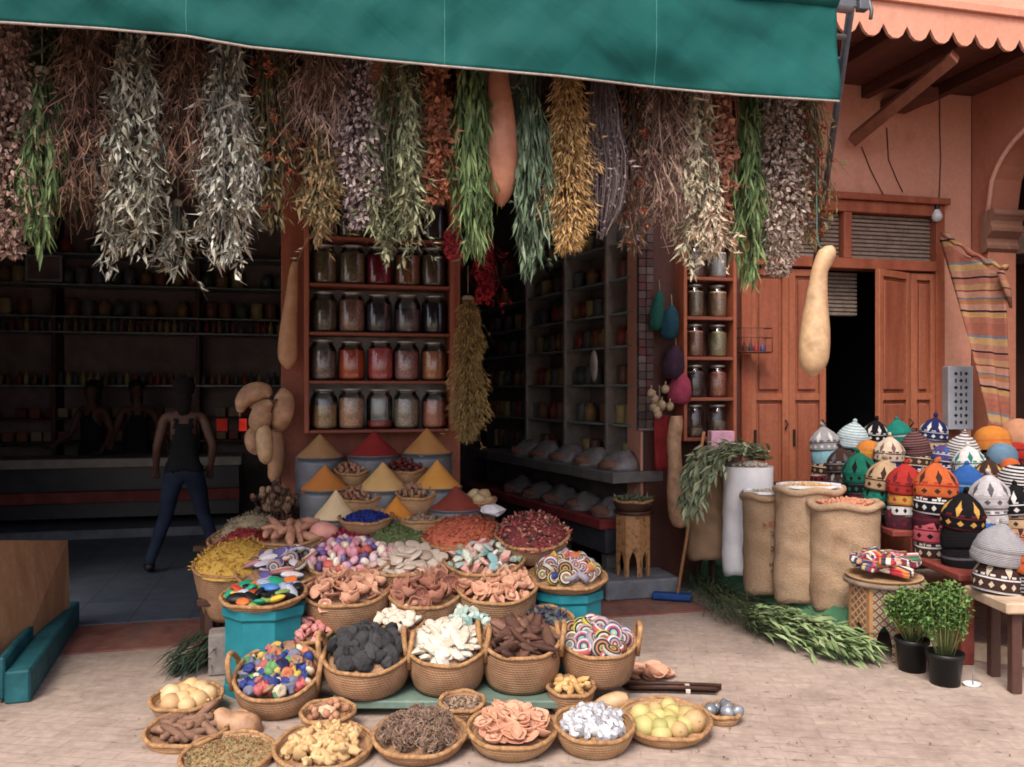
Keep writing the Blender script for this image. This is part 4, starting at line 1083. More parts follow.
# ---- item prototypes
PROT = {}
def proto(kind):
    if kind in PROT: return PROT[kind]
    out = []
    if kind in ('clay', 'clay_red'):
        m = mat('pale_fired_clay', [(196, 136, 104), (212, 156, 124), (180, 118, 88)], by='object', var=.14, vs=20, rough=.9) if kind == 'clay' else mat('reddish_fired_clay', [(156, 96, 74), (180, 118, 92), (134, 78, 60), (190, 132, 108)], by='object', var=.16, vs=20, rough=.9)
        for v in range(4):
            g = MB(); sd = v*9.1
            def wob(a, i, sd=sd, v=v): return 1+(.10*math.sin(a*(3+v % 2)+sd)+.16*math.exp(-((a-1.5)/.3)**2))*(i > 1)*(1 if i < 7 else .6)
            d = .6+.28*v
            g.lathe([(.01, -.004), (.028, 0), (.040, .010*d), (.052, .024*d), (.053, .029*d), (.047, .028*d), (.036, .015*d), (.02, .008), (.001, .008)], 16, wob=wob)
            if v == 3: g.lathe([(.018, 0), (.016, .03), (.026, .045), (.002, .046)], 10)
            out.append(g.mesh('clay_dish', m))
    elif kind in ('lava', 'pebble', 'chalk', 'peel', 'pumice', 'pink', 'teal', 'whitebit', 'sweet', 'gem', 'foil', 'bulb', 'tanball', 'resin', 'ginger', 'oval', 'lumpy', 'date', 'nut', 'chip'):
        spec = dict(
          lava=([(34, 34, 37), (66, 64, 66), (46, 45, 48)], (.066, .056, .044), .28, 1.5, 3, .95, .7),
          pebble=([(178, 158, 138), (196, 178, 160), (160, 138, 118)], (.072, .052, .017), .10, 1.2, 3, .8, .15),
          chalk=([(196, 184, 164), (208, 198, 180), (182, 164, 142)], (.066, .042, .02), .4, 1.6, 2, .88, .4),
          peel=([(84, 52, 40), (106, 68, 52), (66, 40, 32), (124, 86, 70)], (.095, .036, .022), .5, 1.7, 2, .85, .4),
          pink=([(204, 120, 116), (216, 140, 132), (188, 104, 100)], (.04, .034, .022), .35, 1.4, 1, .8, .2),
          teal=([(150, 178, 168), (196, 204, 190), (120, 160, 154), (210, 200, 180)], (.04, .03, .02), .4, 1.5, 1, .8, .2),
          whitebit=([(204, 190, 170), (220, 206, 188), (190, 160, 130)], (.036, .03, .02), .5, 2, 2, .85, .3),
          sweet=([(206, 128, 144), (218, 200, 170), (206, 148, 160), (120, 108, 168), (206, 160, 150), (214, 186, 196), (96, 70, 130), (226, 214, 190), (196, 84, 70)], (.036, .026, .022), .06, 1.2, 2, .55, .0),
          gem=([(206, 160, 146), (190, 196, 176), (150, 176, 166), (208, 140, 130), (120, 166, 170), (216, 206, 190), (140, 150, 124)], (.05, .034, .02), .3, 1.5, 1, .7, .1),
          foil=([(170, 170, 176), (200, 200, 204)], (.048, .04, .028), .5, 2.6, 2, .38, .5),
          bulb=([(110, 116, 124), (150, 154, 160)], (.036, .036, .03), .1, 1.5, 2, .25, 0),
          tanball=([(176, 150, 104), (192, 168, 122), (164, 134, 90)], (.05, .05, .045), .2, 2, 2, .85, .3),
          resin=([(190, 142, 78), (208, 164, 100), (170, 120, 62)], (.045, .026, .018), .5, 1.8, 2, .6, .3),
          ginger=([(190, 150, 96), (204, 166, 112), (172, 130, 78)], (.05, .030, .022), .65, 2.2, 2, .85, .3),
          oval=([(20, 150, 110), (26, 26, 30), (206, 60, 36), (214, 170, 40), (60, 120, 190), (150, 160, 186), (214, 104, 40), (24, 24, 28), (120, 150, 70), (170, 176, 190)], (.06, .036, .018), .05, 1, 3, .45, 0),
          lumpy=([(170, 128, 92), (184, 142, 104)], (.06, .05, .045), .3, 1.5, 2, .85, .3),
          date=([(94, 28, 26), (120, 38, 34), (76, 22, 22)], (.026, .018, .018), .12, 1.5, 2, .4, .1),
          nut=([(160, 104, 74), (182, 126, 92), (136, 84, 60)], (.022, .018, .014), .3, 2, 1, .8, .2),
          chip=([(150, 106, 76), (176, 132, 98), (126, 84, 60)], (.034, .016, .01), .4, 2, 1, .85, .2),
        )
        spec['pumice'] = ([(150, 140, 130)]*2, (.05, .03, .02), .2, 2, 2, .9, .2)
        cols, sc, amp, fr, sub, ro, bp = spec[kind]
        m = mat(kind+'_surface', cols, by='object', var=.16, vs=40, rough=ro, bump=bp, bs=60, metal=.35 if kind in ('foil',) else (.4 if kind == 'bulb' else 0))
        for v in range(4):
            g = MB(); sq = (1, 1.0+.12*math.sin(v*2.1), 1+.15*math.cos(v*1.3))
            g.ico(sub, [sc[i]*sq[i] for i in range(3)], amp, fr, v*3.3+1, None, 0, kind not in ('lava', 'chalk', 'pink', 'teal', 'foil', 'gem', 'chip'))
            if kind == 'ginger':
                g.ico(1, (.022, .02, .016), .3, 2, v, Matrix.Translation((.03, .02, .008))); g.ico(1, (.018, .016, .014), .3, 2, v+2, Matrix.Translation((-.03, -.018, .006)))
            out.append(g.mesh(kind, m))
    elif kind in ('lime', 'gball'):
        m = mat('yellow_lime_skin', [(176, 158, 84), (188, 172, 104), (156, 152, 80), (186, 146, 96)], by='object', var=.12, vs=14, rough=.5, bump=.15, bs=160) if kind == 'lime' else mat('round_gourd_skin', [(196, 152, 96), (208, 172, 122), (178, 126, 76), (206, 182, 140)], by='object', var=.18, vs=14, rough=.5)
        for v in range(3):
            g = MB(); g.ico(3, (.052, .052, .05), .06, 1.2, v*4)
            if kind == 'lime': g.ico(1, (.007, .007, .005), 0, 1, 0, Matrix.Translation((0, 0, .051)))
            else: g.tube([(0, 0, .048), (.003, 0, .062)], [.008, .005], 6)
            out.append(g.mesh(kind, m))
    elif kind == 'disc':
        pals = [[(196, 186, 170), (60, 54, 70), (190, 120, 70), (40, 36, 46), (176, 160, 80), (140, 60, 60)], [(150, 150, 170), (190, 150, 140), (90, 60, 90), (200, 190, 174), (90, 140, 140), (186, 120, 110)], [(196, 180, 60), (30, 30, 40), (206, 206, 196), (200, 90, 60), (80, 150, 90), (230, 220, 160)],
                [(206, 90, 90), (216, 206, 190), (60, 90, 150), (206, 150, 110), (110, 60, 120), (216, 190, 110)], [(90, 110, 170), (206, 196, 190), (190, 80, 110), (60, 60, 90), (130, 180, 170), (216, 200, 120)]]
        for k, p in enumerate(pals):
            t = NT('ring_dyed_pumice'); x, y, z = t.xyz()[:3]
            r = t.m('SQRT', t.m('ADD', t.m('MULTIPLY', x, x), t.m('MULTIPLY', y, y)))
            r = t.m('ADD', t.m('MULTIPLY', r, 1/.076), t.m('MULTIPLY', t.noise(20, 2), .06))
            c = t.ramp(r, [tuple(int(w_*.85) for w_ in q_) for q_ in p[::-1]], True); t.bump(t.noise(120, 3), .3, .004)
            m = t.done(t.vary(c, 60, .15), .85, 0, .2)
            g = MB(); th = .022+.006*(k % 2)
            g.lathe([(.002, th), (.03, th), (.056, th*.9), (.066, th*.55), (.069, 0), (.066, -th*.55), (.056, -th*.9), (.03, -th), (.002, -th)], 22); out.append(g.mesh('ring_disc', m))
    elif kind == 'roll':
        for k in range(4):
            t = NT('striped_pumice'); x, y, z = t.xyz()[:3]
            c = t.ramp(t.m('FRACT', t.m('ADD', t.m('MULTIPLY', z, 14.0), t.m('MULTIPLY', t.noise(10, 2), .2))), [[(40, 38, 50), (190, 180, 190), (120, 90, 150), (196, 130, 120), (130, 160, 150)], [(186, 170, 190), (90, 80, 140), (200, 140, 90), (60, 50, 60), (190, 190, 150)], [(170, 90, 80), (206, 190, 170), (120, 80, 90), (90, 120, 150), (190, 150, 160)], [(110, 140, 160), (206, 196, 196), (120, 90, 150), (190, 170, 90), (60, 56, 70)]][k], True)
            m = t.done(t.vary(c, 60, .12), .85, 0, .2)
            g = MB(); g.ico(3, (.035, .08, .02), .06, 1, k); out.append(g.mesh('striped_pumice_stone', m))
    elif kind == 'toy':
        m = mat('bright_dyed_clay', [(170, 48, 40), (36, 48, 116), (186, 150, 60), (60, 116, 76), (186, 100, 60), (30, 32, 76), (190, 174, 144), (180, 84, 86), (104, 104, 126), (88, 140, 78), (40, 60, 136), (150, 110, 80)], by='object', var=.12, vs=30, rough=.6)
        for v in range(3):
            g = MB()
            if v == 0: g.lathe([(.012, -.02), (.014, 0), (.03, .006), (.036, .014), (.03, .022), (.012, .028), (.006, .04), (.001, .041)], 14, cap0=True)
            elif v == 1: g.lathe([(.02, -.02), (.028, -.008), (.024, .004), (.012, .012), (.026, .026), (.03, .034), (.018, .036), (.001, .03)], 14, wob=lambda a, i: 1+.15*math.sin(5*a)*(i > 3), cap0=True)
            else: g.ico(2, (.034, .03, .022), .3, 1.8, 4)
            out.append(g.mesh('dyed_clay_trinket', m))
    elif kind == 'jericho':
        m = mat('dry_desert_plant', [(120, 92, 74), (150, 120, 98), (96, 70, 56), (168, 138, 116)], by='island', rough=.9)
        for v in range(2):
            g = MB(); g.ico(2, (.045, .045, .04), .2, 2, v)
            for i in range(150):
                a, e = rnd(0, 2*PI), rnd(-.4, 1.5); d = V((math.cos(a)*math.cos(e), math.sin(a)*math.cos(e), math.sin(e)))
                s_ = d.orthogonal().normalized(); q = d.cross(s_); s_ = (s_*rnd(-1, 1)+q*rnd(-1, 1)).normalized()
                g.tube([d*.035, d*.056+s_*.012, d*.066+s_*.034, d*.05+s_*.052], [.003, .0026, .002, .001], 3, smooth=False)
            out.append(g.mesh('desert_plant_ball', m))
    elif kind in ('bark', 'root'):
        m = wood('bark_'+kind, (112, 78, 60) if kind == 'bark' else (172, 112, 84), (146, 106, 82) if kind == 'bark' else (194, 138, 108), .9, (.2, 1, 1), .3, .6)
        for v in range(4):
            g = MB(); l = .085 if kind == 'bark' else .12
            g.tube([(-l, 0, 0), (-l*.4, .012*math.sin(v), .006), (l*.3, -.01*math.cos(v), .004), (l, .006, 0)], [.014, .019, .017, .012] if kind == 'bark' else [.012, .03, .026, .012], 8)
            out.append(g.mesh(kind, m))
    elif kind == 'roll_cloth':
        for k in range(5):
            t = NT('striped_textile'); x, y, z = t.xyz()[:3]
            ps = [[(140, 44, 50), (186, 170, 150), (52, 62, 104), (176, 110, 60), (110, 40, 50)], [(206, 120, 60), (190, 50, 60), (216, 206, 190), (60, 60, 70)], [(200, 90, 110), (216, 200, 190), (150, 40, 60), (60, 110, 80)], [(54, 60, 104), (190, 186, 184), (150, 50, 60), (80, 84, 120), (186, 160, 96)], [(120, 50, 70), (206, 160, 120), (60, 70, 110), (216, 216, 206)]][k]
            c = t.ramp(t.m('FRACT', t.m('ADD', t.m('ADD', t.m('MULTIPLY', y, 15.0), t.m('MULTIPLY', x, 5.0)), .03)), ps, True)
            m = t.done(t.vary(c, 60, .2), .9, 0, .15)
            g = MB(); g.box((0, 0, 0), (.115, .055, .02), 0, .005); g.box((0, .002, .013), (.111, .05, .008), .03, .003); out.append(g.mesh('folded_textile', m))
    PROT[kind] = out
    return out
def scatter(bk, kind, n, label, name, cat, group, scale=1.0, flat=.5, layers=1.4, rr=1.0, jit=.012, stand=False, face=False):
    ms = proto(kind); k2 = int(n*(layers-1))
    for i in range(n+k2):
        lowr = i >= n; j = i-n if lowr else i; m = k2 if lowr else n
        r = bk['R']*rr*.93*math.sqrt((j+.5)/m); a = j*2.39996+ (1.1 if lowr else 0)
        z = bk['fz']+bk['dome']*(1-(r/bk['R'])**2)+(.012 if lowr else .032)*scale+rnd(0, jit)
        p = bk['M'] @ V((r*math.cos(a)+rnd(-.01, .01), r*math.sin(a)+rnd(-.01, .01), z))
        e = Euler((rnd(-flat, flat), rnd(-flat, flat), rnd(0, 2*PI)))
        if face: e = Euler((.55+rnd(-flat, flat), rnd(-flat, flat), rnd(-.5, .5)))
        if stand: e = Euler((PI/2+rnd(-.5, .2), rnd(-.4, .4), rnd(-1, 1)))
        o = link(name, ms[R.randrange(len(ms))], None, p, (bk['M'].to_3x3() @ e.to_matrix()).to_euler()); s = scale*rnd(.85, 1.15); o.scale = (s, s, s)
        tag(o, label, cat, group)
def heap(name, label, cat, bk, cols, n=520, size=(.02, .008), kind='leaf', amp=.25, r=None, base=None, dome=None):
    m = mat(name+'_flakes', cols, by='island', rough=.85, var=.15, vs=30)
    R_ = r or bk['R']*.97; d = dome if dome is not None else bk['dome']; z0 = bk['fz']
    if d >= .06 and bk['h'] > .1: z0 = bk['h']-.012; R_ = bk['top']*1.03
    o = thing(name, label, cat); o.matrix_world = bk['M'] @ Matrix.Translation((0, 0, z0)); o['kind'] = 'stuff'
    n = int(n*1.25); g = MB(); g.lathe([(R_*(1-i/8), .004+d*(1-(1-i/8)**2)) for i in range(8)]+[(.001, d+.004)], 26, wob=lambda a, i: 1+.05*math.sin(a*3+i)); obj('mound', g, m, o)
    g = MB()
    for i in range(n):
        q = R_*math.sqrt(R.random()); a = rnd(0, 2*PI); z = .006+d*(1-(q/R_)**2)
        nn = V((math.cos(a)*q/R_*d*2/R_, math.sin(a)*q/R_*d*2/R_, 1)).normalized()
        if kind == 'leaf':
            dd = V((rnd(-1, 1), rnd(-1, 1), rnd(-.2, .6))).normalized()
            g.leaf(V((q*math.cos(a), q*math.sin(a), z)), dd, nn, size[0]*rnd(.7, 1.3), size[1]*rnd(.7, 1.3), rnd(-.3, .4))
        else:
            g.ico(1, [size[0]*rnd(.7, 1.2)*q_ for q_ in (1, .7, .6)], 0, 1, 0, Matrix.Translation((q*math.cos(a), q*math.sin(a), z+.002)) @ Euler((rnd(0, 3), rnd(0, 3), rnd(0, 3))).to_matrix().to_4x4())
    obj('flakes', g, m, o)
    return o
TB = 'shallow palm weave basket '
# ---------------- front row on the street
b = basket('gourd_basket', TB+'of small round gourds, farthest left by the turquoise stand', 'basket', 187, 697, 70, 4.28, 0, 4, .7, fillz=.6, fm=weave, m=weave2)
scatter(b, 'gball', 11, 'small round tan gourd piled in the leftmost shallow basket', 'round_gourd', 'gourd', 'small round gourds in the leftmost basket', .95, 3, 1.4, .82)
b = basket('bark_basket', TB+'of brown bark sticks in front of the round gourds', 'basket', 187, 729, 80, 3.97, 0, 4, .75, fillz=.6, m=weave2)
scatter(b, 'bark', 16, 'brown rough bark stick in the basket in front of the round gourds', 'bark_stick', 'bark', 'bark sticks in the front left basket', 1.0, .35, 1.6, .75, .03)
gp([(214, 716, 5), (219, 717, 10), (226, 722, 12), (236, 726, 15), (246, 730, 17), (256, 732, 14), (262, 733, 4)], 4.05, gourd_tan, 'pale squat gourd lying between the bark sticks and the small basket', stem=False)
gp([(262, 722, 4), (254, 722, 12), (244, 722, 14), (236, 722, 11), (232, 722, 4)], 4.2, gourd_m, 'smooth tan gourd lying behind the pale squat gourd', stem=False)
b = basket('herb_tea_basket', TB+'of mixed dried flower seeds cut by the lower picture edge', 'basket', 228, 754, 92, 3.74, 0, 4, .8, fillz=.86, dome=.02, m=weave2)
heap('mixed_seed_heap', 'mixed green and rust dried seeds filling the lower left basket', 'seeds', b, [(120, 112, 64), (150, 84, 50), (170, 140, 92), (96, 92, 54), (140, 60, 40)], 700, (.018, .007))
b = basket('sample_basket', 'small woven basket holding a pale block and nuts below the bright trinket basket', 'basket', 328, 712, 54, 4.06, 0, 5, .75, fillz=.55, m=weave2)
scatter(b, 'nut', 12, 'small brown nut in the little basket with the pale block', 'nut', 'nut', 'nuts in the little basket', 1.2, 2, 1.2)
m = MB(); m.ico(1, (.055, .045, .028), .35, 1.4, 2, None, 0, False); o = obj('pale_block', m, mat('pale_block_clay', [(196, 158, 120), (208, 176, 140)], rough=.9), None, b['M'] @ V((-.005, -.01, b['fz']+.05)), (.2, .1, .5)); tag(o, 'pale tan clay block lying in the little front basket', 'clay block')
b = basket('ginger_basket', TB+'of dried ginger roots at the lower picture edge', 'basket', 324, 745, 98, 3.8, 0, 5, .8, fillz=.55, dome=.02, m=weave2)
scatter(b, 'ginger', 30, 'knobbly dried ginger root in the basket at the lower edge', 'ginger_root', 'ginger', 'dried ginger roots', .9, 1.2, 1.5, .86)
b = basket('desert_plant_basket', TB+'of curled brown desert plant balls at the lower picture edge', 'basket', 420, 734, 94, 3.84, 0, 6, .72, fillz=.62, dome=.03)
scatter(b, 'jericho', 13, 'curled brown ball of dry desert plant in the front basket', 'desert_plant_ball', 'dried plant', 'curled desert plant balls', .8, 1, 1.3, .85, .03)
b = basket('flower_bud_basket', 'small woven basket of brown dried buds behind the desert plant balls', 'basket', 462, 702, 46, 4.12, 0, 6, .75, fillz=.75, dome=.015)
heap('dried_bud_heap', 'grey brown dried buds in the small basket behind the desert plants', 'dried buds', b, [(120, 92, 76), (150, 118, 96), (170, 146, 124), (90, 66, 54)], 160, (.035, .014))
b = basket('clay_dish_basket', TB+'heaped with pale clay dishes, front row centre', 'basket', 512, 728, 90, 3.86, 0, 5, .72, fillz=.6, dome=.04, m=weave2)
scatter(b, 'clay', 36, 'small pale clay dish heaped in the front row basket', 'clay_dish', 'clay dish', 'pale clay dishes in the front basket', .8, .5, 1.5, .92, .02)
b = basket('resin_basket', 'small woven basket of yellow resin pieces in front of the ringed discs', 'basket', 571, 687, 48, 4.3, 0, 6, .75, fillz=.75, dome=.03)
scatter(b, 'resin', 16, 'yellow resin piece in the small basket below the ringed discs', 'resin_piece', 'resin', 'yellow resin pieces', .75, 1, 1.5, .85)
b = basket('foil_basket', TB+'of silver foil wrapped lumps beside the yellow limes', 'basket', 594, 724, 80, 3.87, 0, 6, .78, fillz=.72, dome=.03, m=weave2)
scatter(b, 'foil', 34, 'crumpled silver foil lump in the basket beside the limes', 'foil_lump', 'foil lump', 'silver foil lumps', .7, 2, 1.5, .9)
b = basket('lime_basket', TB+'of round yellow limes at the right of the front row', 'basket', 665, 719, 92, 4.03, 0, 5, .7, fillz=.45, dome=.0, m=weave2)
scatter(b, 'lime', 14, 'round yellow lime in the shallow front basket', 'yellow_lime', 'lime', 'yellow limes', .92, 3, 1.45, .86)
b = basket('bulb_basket', 'little woven basket of silver grey balls, rightmost of the front row', 'basket', 722, 711, 38, 4.18, 0, 4, .75, fillz=.55, m=weave2, hmin=.05)
scatter(b, 'bulb', 6, 'shiny silver grey ball in the rightmost little basket', 'silver_ball', 'ball', 'silver grey balls', .95, 2, 1.2)
# sticks bundle, tan gourd and loose clay
g = thing('stick_bundle', 'bundle of dark brown liquorice sticks tied with a pale band behind the limes', 'stick bundle', P(672, 689, 4.6), (0, 0, -.06)); 
for k in range(13):
    m = MB(); y_, z_ = rnd(-.035, .035), rnd(-.02, .02); l = rnd(.22, .27); m.tube([(-l, y_, z_), (0, y_+.004, z_+.004), (l, y_-.003, z_)], rnd(.008, .012), 7); obj('stick', m, darkwood, g)
m = MB(); m.lathe([(.048, -.012), (.049, 0), (.048, .012)], 16, Matrix.Translation((.08, 0, 0)) @ Matrix.Rotation(PI/2, 4, 'Y') @ Matrix.Diagonal((.6, 1, 1, 1))); obj('band', m, mat('pale_band', [(170, 160, 150), (190, 180, 170)]), g)
gp([(628, 697, 4), (620, 700, 9), (608, 706, 11), (598, 712, 10), (590, 716, 6)], 4.2, gourd_m, 'smooth tan gourd lying between the foil basket and the limes', stem=False)
mm = proto('clay')
for k in range(14):
    q = G(645+rnd(-16, 20), 672+rnd(-3, 8), rnd(.01, .06))
    o = link('clay_dish', mm[k % 4], None, q, (rnd(-.6, .6), rnd(-.6, .6), rnd(0, 6))); tag(o, 'loose pale clay dish piled on the street behind the stick bundle', 'clay dish', 'loose clay dishes on the street')
# ---------------- tall baskets
b = basket('trinket_basket', 'tall handled basket of bright dyed clay trinkets beside the left turquoise stand', 'basket', 278, 672, 86, 4.32, 0, 22, .9, .05, 2, .66, .03)
scatter(b, 'toy', 76, 'brightly dyed clay trinket heaped in the handled basket by the left turquoise stand', 'clay_trinket', 'trinket', 'dyed clay trinkets', 1.0, 1.5, 1.5, .94, .03)
b = basket('lava_basket', 'tall handled basket of black lava stones', 'basket', 367, 652, 87, 4.36, .09, 14, .9, .04, 2, .75, .09)
scatter(b, 'lava', 30, 'rough black lava stone heaped in the tall handled basket', 'lava_stone', 'stone', 'black lava stones', .74, 2, 1.6, .9, .025)
b = basket('chalk_basket', 'tall handled basket of white chalky pieces between the black stones and brown peels', 'basket', 447, 646, 78, 4.38, .09, 14, .9, .04, 2, .78, .09)
scatter(b, 'chalk', 38, 'flat white chalky piece heaped in the tall basket right of the black stones', 'chalk_piece', 'chalk', 'white chalky pieces', .82, .9, 1.5, .92, .03)
b = basket('peel_basket', 'tall handled basket of dark brown bark and peels', 'basket', 521, 640, 79, 4.42, .09, 12, .9, .04, 2, .75, .07)
scatter(b, 'peel', 36, 'dark brown dried peel heaped in the tall basket', 'dried_peel', 'dried peel', 'dark brown dried peels', .82, .9, 1.5, .9, .03)
b = basket('ring_disc_basket', 'tall handled basket of colourful ringed discs, rightmost of the tall baskets', 'basket', 598, 640, 76, 4.5, .09, 12, .9, .04, 2, .75, .06)
scatter(b, 'disc', 26, 'colourful ringed disc in the rightmost tall basket', 'ring_disc', 'ringed disc', 'ringed discs in the tall basket', .7, .75, 1.5, .95, .03, face=True)
# ---------------- second step
b = basket('clay_basket', 'big basket of pale clay dishes behind the black stones', 'basket', 347, 588, 88, 4.86, .28, 12, .88, .03, 0, .8, .06)
scatter(b, 'clay', 46, 'pale clay dish heaped in the big basket behind the black stones', 'clay_dish', 'clay dish', 'pale clay dishes in the big left basket', .8, 1, 1.4, 1.0, .02)
b = basket('clay_basket', 'big basket of reddish clay dishes behind the white chalk', 'basket', 426, 590, 76, 4.88, .28, 16, .88, .03, 0, .75, .06)
scatter(b, 'clay_red', 38, 'reddish clay dish heaped in the middle big basket', 'clay_dish', 'clay dish', 'reddish clay dishes', .84, 1.3, 1.4, 1.0, .02)
b = basket('clay_basket', 'big basket of pale clay dishes behind the brown peels', 'basket', 497, 586, 80, 4.9, .28, 14, .88, .03, 0, .75, .06)
scatter(b, 'clay', 42, 'pale clay dish heaped in the big basket behind the brown peels', 'clay_dish', 'clay dish', 'pale clay dishes in the big right basket', .78, 1, 1.4, 1.0, .02)
b = basket('pink_stone_basket', 'small basket of pink stones between the trinkets and the black stones', 'basket', 306, 632, 52, 4.66, .28, 12, .8, .02, 0, .7, .04)
scatter(b, 'pink', 22, 'pink angular stone in the small basket left of the black stones', 'pink_stone', 'stone', 'pink angular stones', .85, 1, 1.4)
b = basket('white_bud_basket', 'small basket of white dried flowers behind the black stones', 'basket', 400, 622, 50, 4.68, .28, 14, .8, .02, 0, .7, .03)
scatter(b, 'whitebit', 18, 'white dried flower head in the small basket behind the black stones', 'white_flower_head', 'dried flower', 'white dried flower heads', 1, 1, 1.4)
b = basket('crystal_basket', 'small basket of pale teal crystals behind the white chalk', 'basket', 470, 619, 50, 4.72, .28, 14, .8, .02, 0, .7, .03)
scatter(b, 'teal', 22, 'pale teal crystal in the small basket behind the white chalk', 'teal_crystal', 'crystal', 'pale teal crystals', .9, 1, 1.4)
b = basket('dark_flower_basket', 'small basket of dark violet and green dried flowers behind the ringed discs', 'basket', 546, 620, 56, 4.74, .28, 14, .8, .02, 0, .7, .04)
heap('violet_flower_heap', 'dark violet and green dried flowers in the small basket behind the ringed discs', 'dried flowers', b, [(60, 48, 90), (44, 40, 66), (76, 92, 84), (90, 70, 100), (50, 60, 52)], 160, (.05, .02), dome=.06)
# turquoise stands
def octa(label, px, pyt, w, Y, z0=0):
    zt = P(px, pyt, Y).z; Rr = w/2/F*Y/math.cos(PI/8)
    root = thing('octagonal_stand', label, 'stand', ((px-CX)/F*Y, Y, z0), (0, 0, PI/8+FA*.4), 'turquoise octagonal stands')
    h = zt-z0
    m = MB(); m.lathe([(Rr*.93, 0), (Rr*.93, h-.06)], 8, smooth=False, cap0=True); obj('body', m, turq, root)
    m = MB(); m.lathe([(Rr*.94, h-.06), (Rr, h-.045), (Rr, h), (.002, h)], 8, smooth=False, cap0=True); obj('top', m, turq, root)
    m = MB(); m.lathe([(Rr*.95, 0), (Rr*.97, 0), (Rr*.97, .05), (Rr*.93, .055)], 8, smooth=False); obj('foot', m, turq, root)
    return zt
zt = octa('turquoise octagonal stand carrying the bright oval stones, left side', 266, 602, 78, 4.66)
b = basket('oval_stone_basket', 'shallow basket of glossy multicoloured oval stones on the left turquoise stand', 'basket', 264, 594, 84, 4.64, zt, 6, .7, .02, 0, .6, .02, m=weave2, hmin=.06, hmax=.07)
scatter(b, 'oval', 30, 'glossy coloured oval stone in the shallow basket on the left stand', 'oval_stone', 'stone', 'glossy oval stones', .92, .5, 1.5, 1.0, .015)
zt = octa('turquoise octagonal stand carrying the ringed discs, right side', 568, 588, 66, 5.04)
b = basket('crochet_disc_basket', 'shallow basket of striped discs on the right turquoise stand', 'basket', 567, 577, 80, 5.04, zt, 6, .7, .02, 0, .6, .11, m=weave2, hmin=.06, hmax=.075)
scatter(b, 'disc', 38, 'striped ringed disc heaped in the shallow basket on the right stand', 'ring_disc', 'ringed disc', 'ringed discs on the right stand', .6, 1.0, 1.5, .95, .03, face=True)
scatter(b, 'toy', 10, 'bright small trinket tucked among the ringed discs on the right stand', 'clay_trinket', 'trinket', 'trinkets among the ringed discs', 1.0, 1.2, 1.0, .98, .0)
# ---------------- third and fourth steps
b = basket('striped_stone_basket', 'basket of striped pumice stones behind the glossy oval stones', 'basket', 283, 568, 92, 5.02, .40, 12, .82, .02, 0, .7, .08)
scatter(b, 'roll', 18, 'striped pumice stone lying in the basket behind the oval stones', 'striped_pumice_stone', 'stone', 'striped pumice stones', .85, .7, 1.5, .9, .03)
scatter(b, 'disc', 7, 'ringed disc among the striped pumice stones behind the oval stones', 'ring_disc', 'ringed disc', 'ringed discs among the striped stones', .66, .8, 1.0, .9, .06, face=True)
b = basket('sweet_soap_basket', 'basket of pastel soap pieces in front of the red petals', 'basket', 350, 556, 92, 5.12, .40, 14, .85, .02, 0, .75, .06)
scatter(b, 'sweet', 58, 'pastel soap piece heaped in the basket left of the flat pebbles', 'soap_piece', 'soap', 'pastel soap pieces', 1.0, 2, 1.4, 1.0, .02)
b = basket('pebble_basket', 'basket of smooth pale flat pebbles in the middle of the display', 'basket', 404, 558, 84, 5.12, .40, 14, .85, .02, 0, .75, .05)
scatter(b, 'pebble', 36, 'smooth pale flat pebble in the middle basket', 'flat_pebble', 'pebble', 'smooth flat pebbles', .72, .5, 1.6, 1.0, .02)
b = basket('gem_soap_basket', 'basket of pink white and teal soap chunks beside the pebbles', 'basket', 484, 558, 82, 5.12, .40, 14, .85, .02, 0, .75, .06)
scatter(b, 'gem', 38, 'pink or teal soap chunk heaped right of the flat pebbles', 'soap_chunk', 'soap', 'pink and teal soap chunks', .9, 1, 1.4, 1.0, .02)
b = basket('yellow_petal_basket', 'tall side basket heaped with yellow petals, left end of the display', 'basket', 238, 562, 86, 5.16, .40, 10, .8, .02, 0, .85, .13, hmin=.3)
heap('yellow_petal_heap', 'yellow petals heaped in the left end basket', 'dried petals', b, [(176, 128, 34), (196, 152, 54), (160, 108, 24)], 600, (.03, .012))
b = basket('red_petal_basket', 'basket heaped with crimson petals behind the yellow petals', 'basket', 246, 550, 76, 5.38, .56, 10, .8, .02, 0, .85, .13)
heap('crimson_petal_heap', 'crimson petals heaped behind the yellow petals', 'dried petals', b, [(140, 30, 36), (164, 48, 50), (116, 22, 30)], 500, (.03, .012))
b = basket('olive_herb_basket', 'basket heaped with grey olive herbs behind the crimson petals', 'basket', 252, 538, 84, 5.62, .62, 10, .8, .02, 0, .85, .16)
heap('olive_herb_heap', 'grey olive dried herbs heaped at the back left of the display', 'dried herbs', b, [(116, 102, 72), (140, 124, 92), (160, 146, 112), (92, 80, 54)], 600, (.03, .009))
b = basket('root_basket', 'shallow basket of reddish root pieces left of the cream cone', 'basket', 292, 533, 76, 5.4, .56, 10, .8, .02, 0, .6, .04, m=weave2)
scatter(b, 'root', 13, 'reddish dried root piece in the shallow basket left of the cream cone', 'dried_root', 'dried root', 'reddish dried roots', .95, .4, 1.3, .75, .03)
b = basket('rose_petal_basket', 'basket heaped with deep pink petals in front of the cream cone', 'basket', 352, 536, 76, 5.42, .56, 12, .82, .02, 0, .8, .06)
heap('rose_petal_heap', 'deep pink red petals heaped in front of the cream cone', 'dried petals', b, [(164, 34, 58), (184, 56, 76), (140, 24, 44)], 520, (.035, .02))
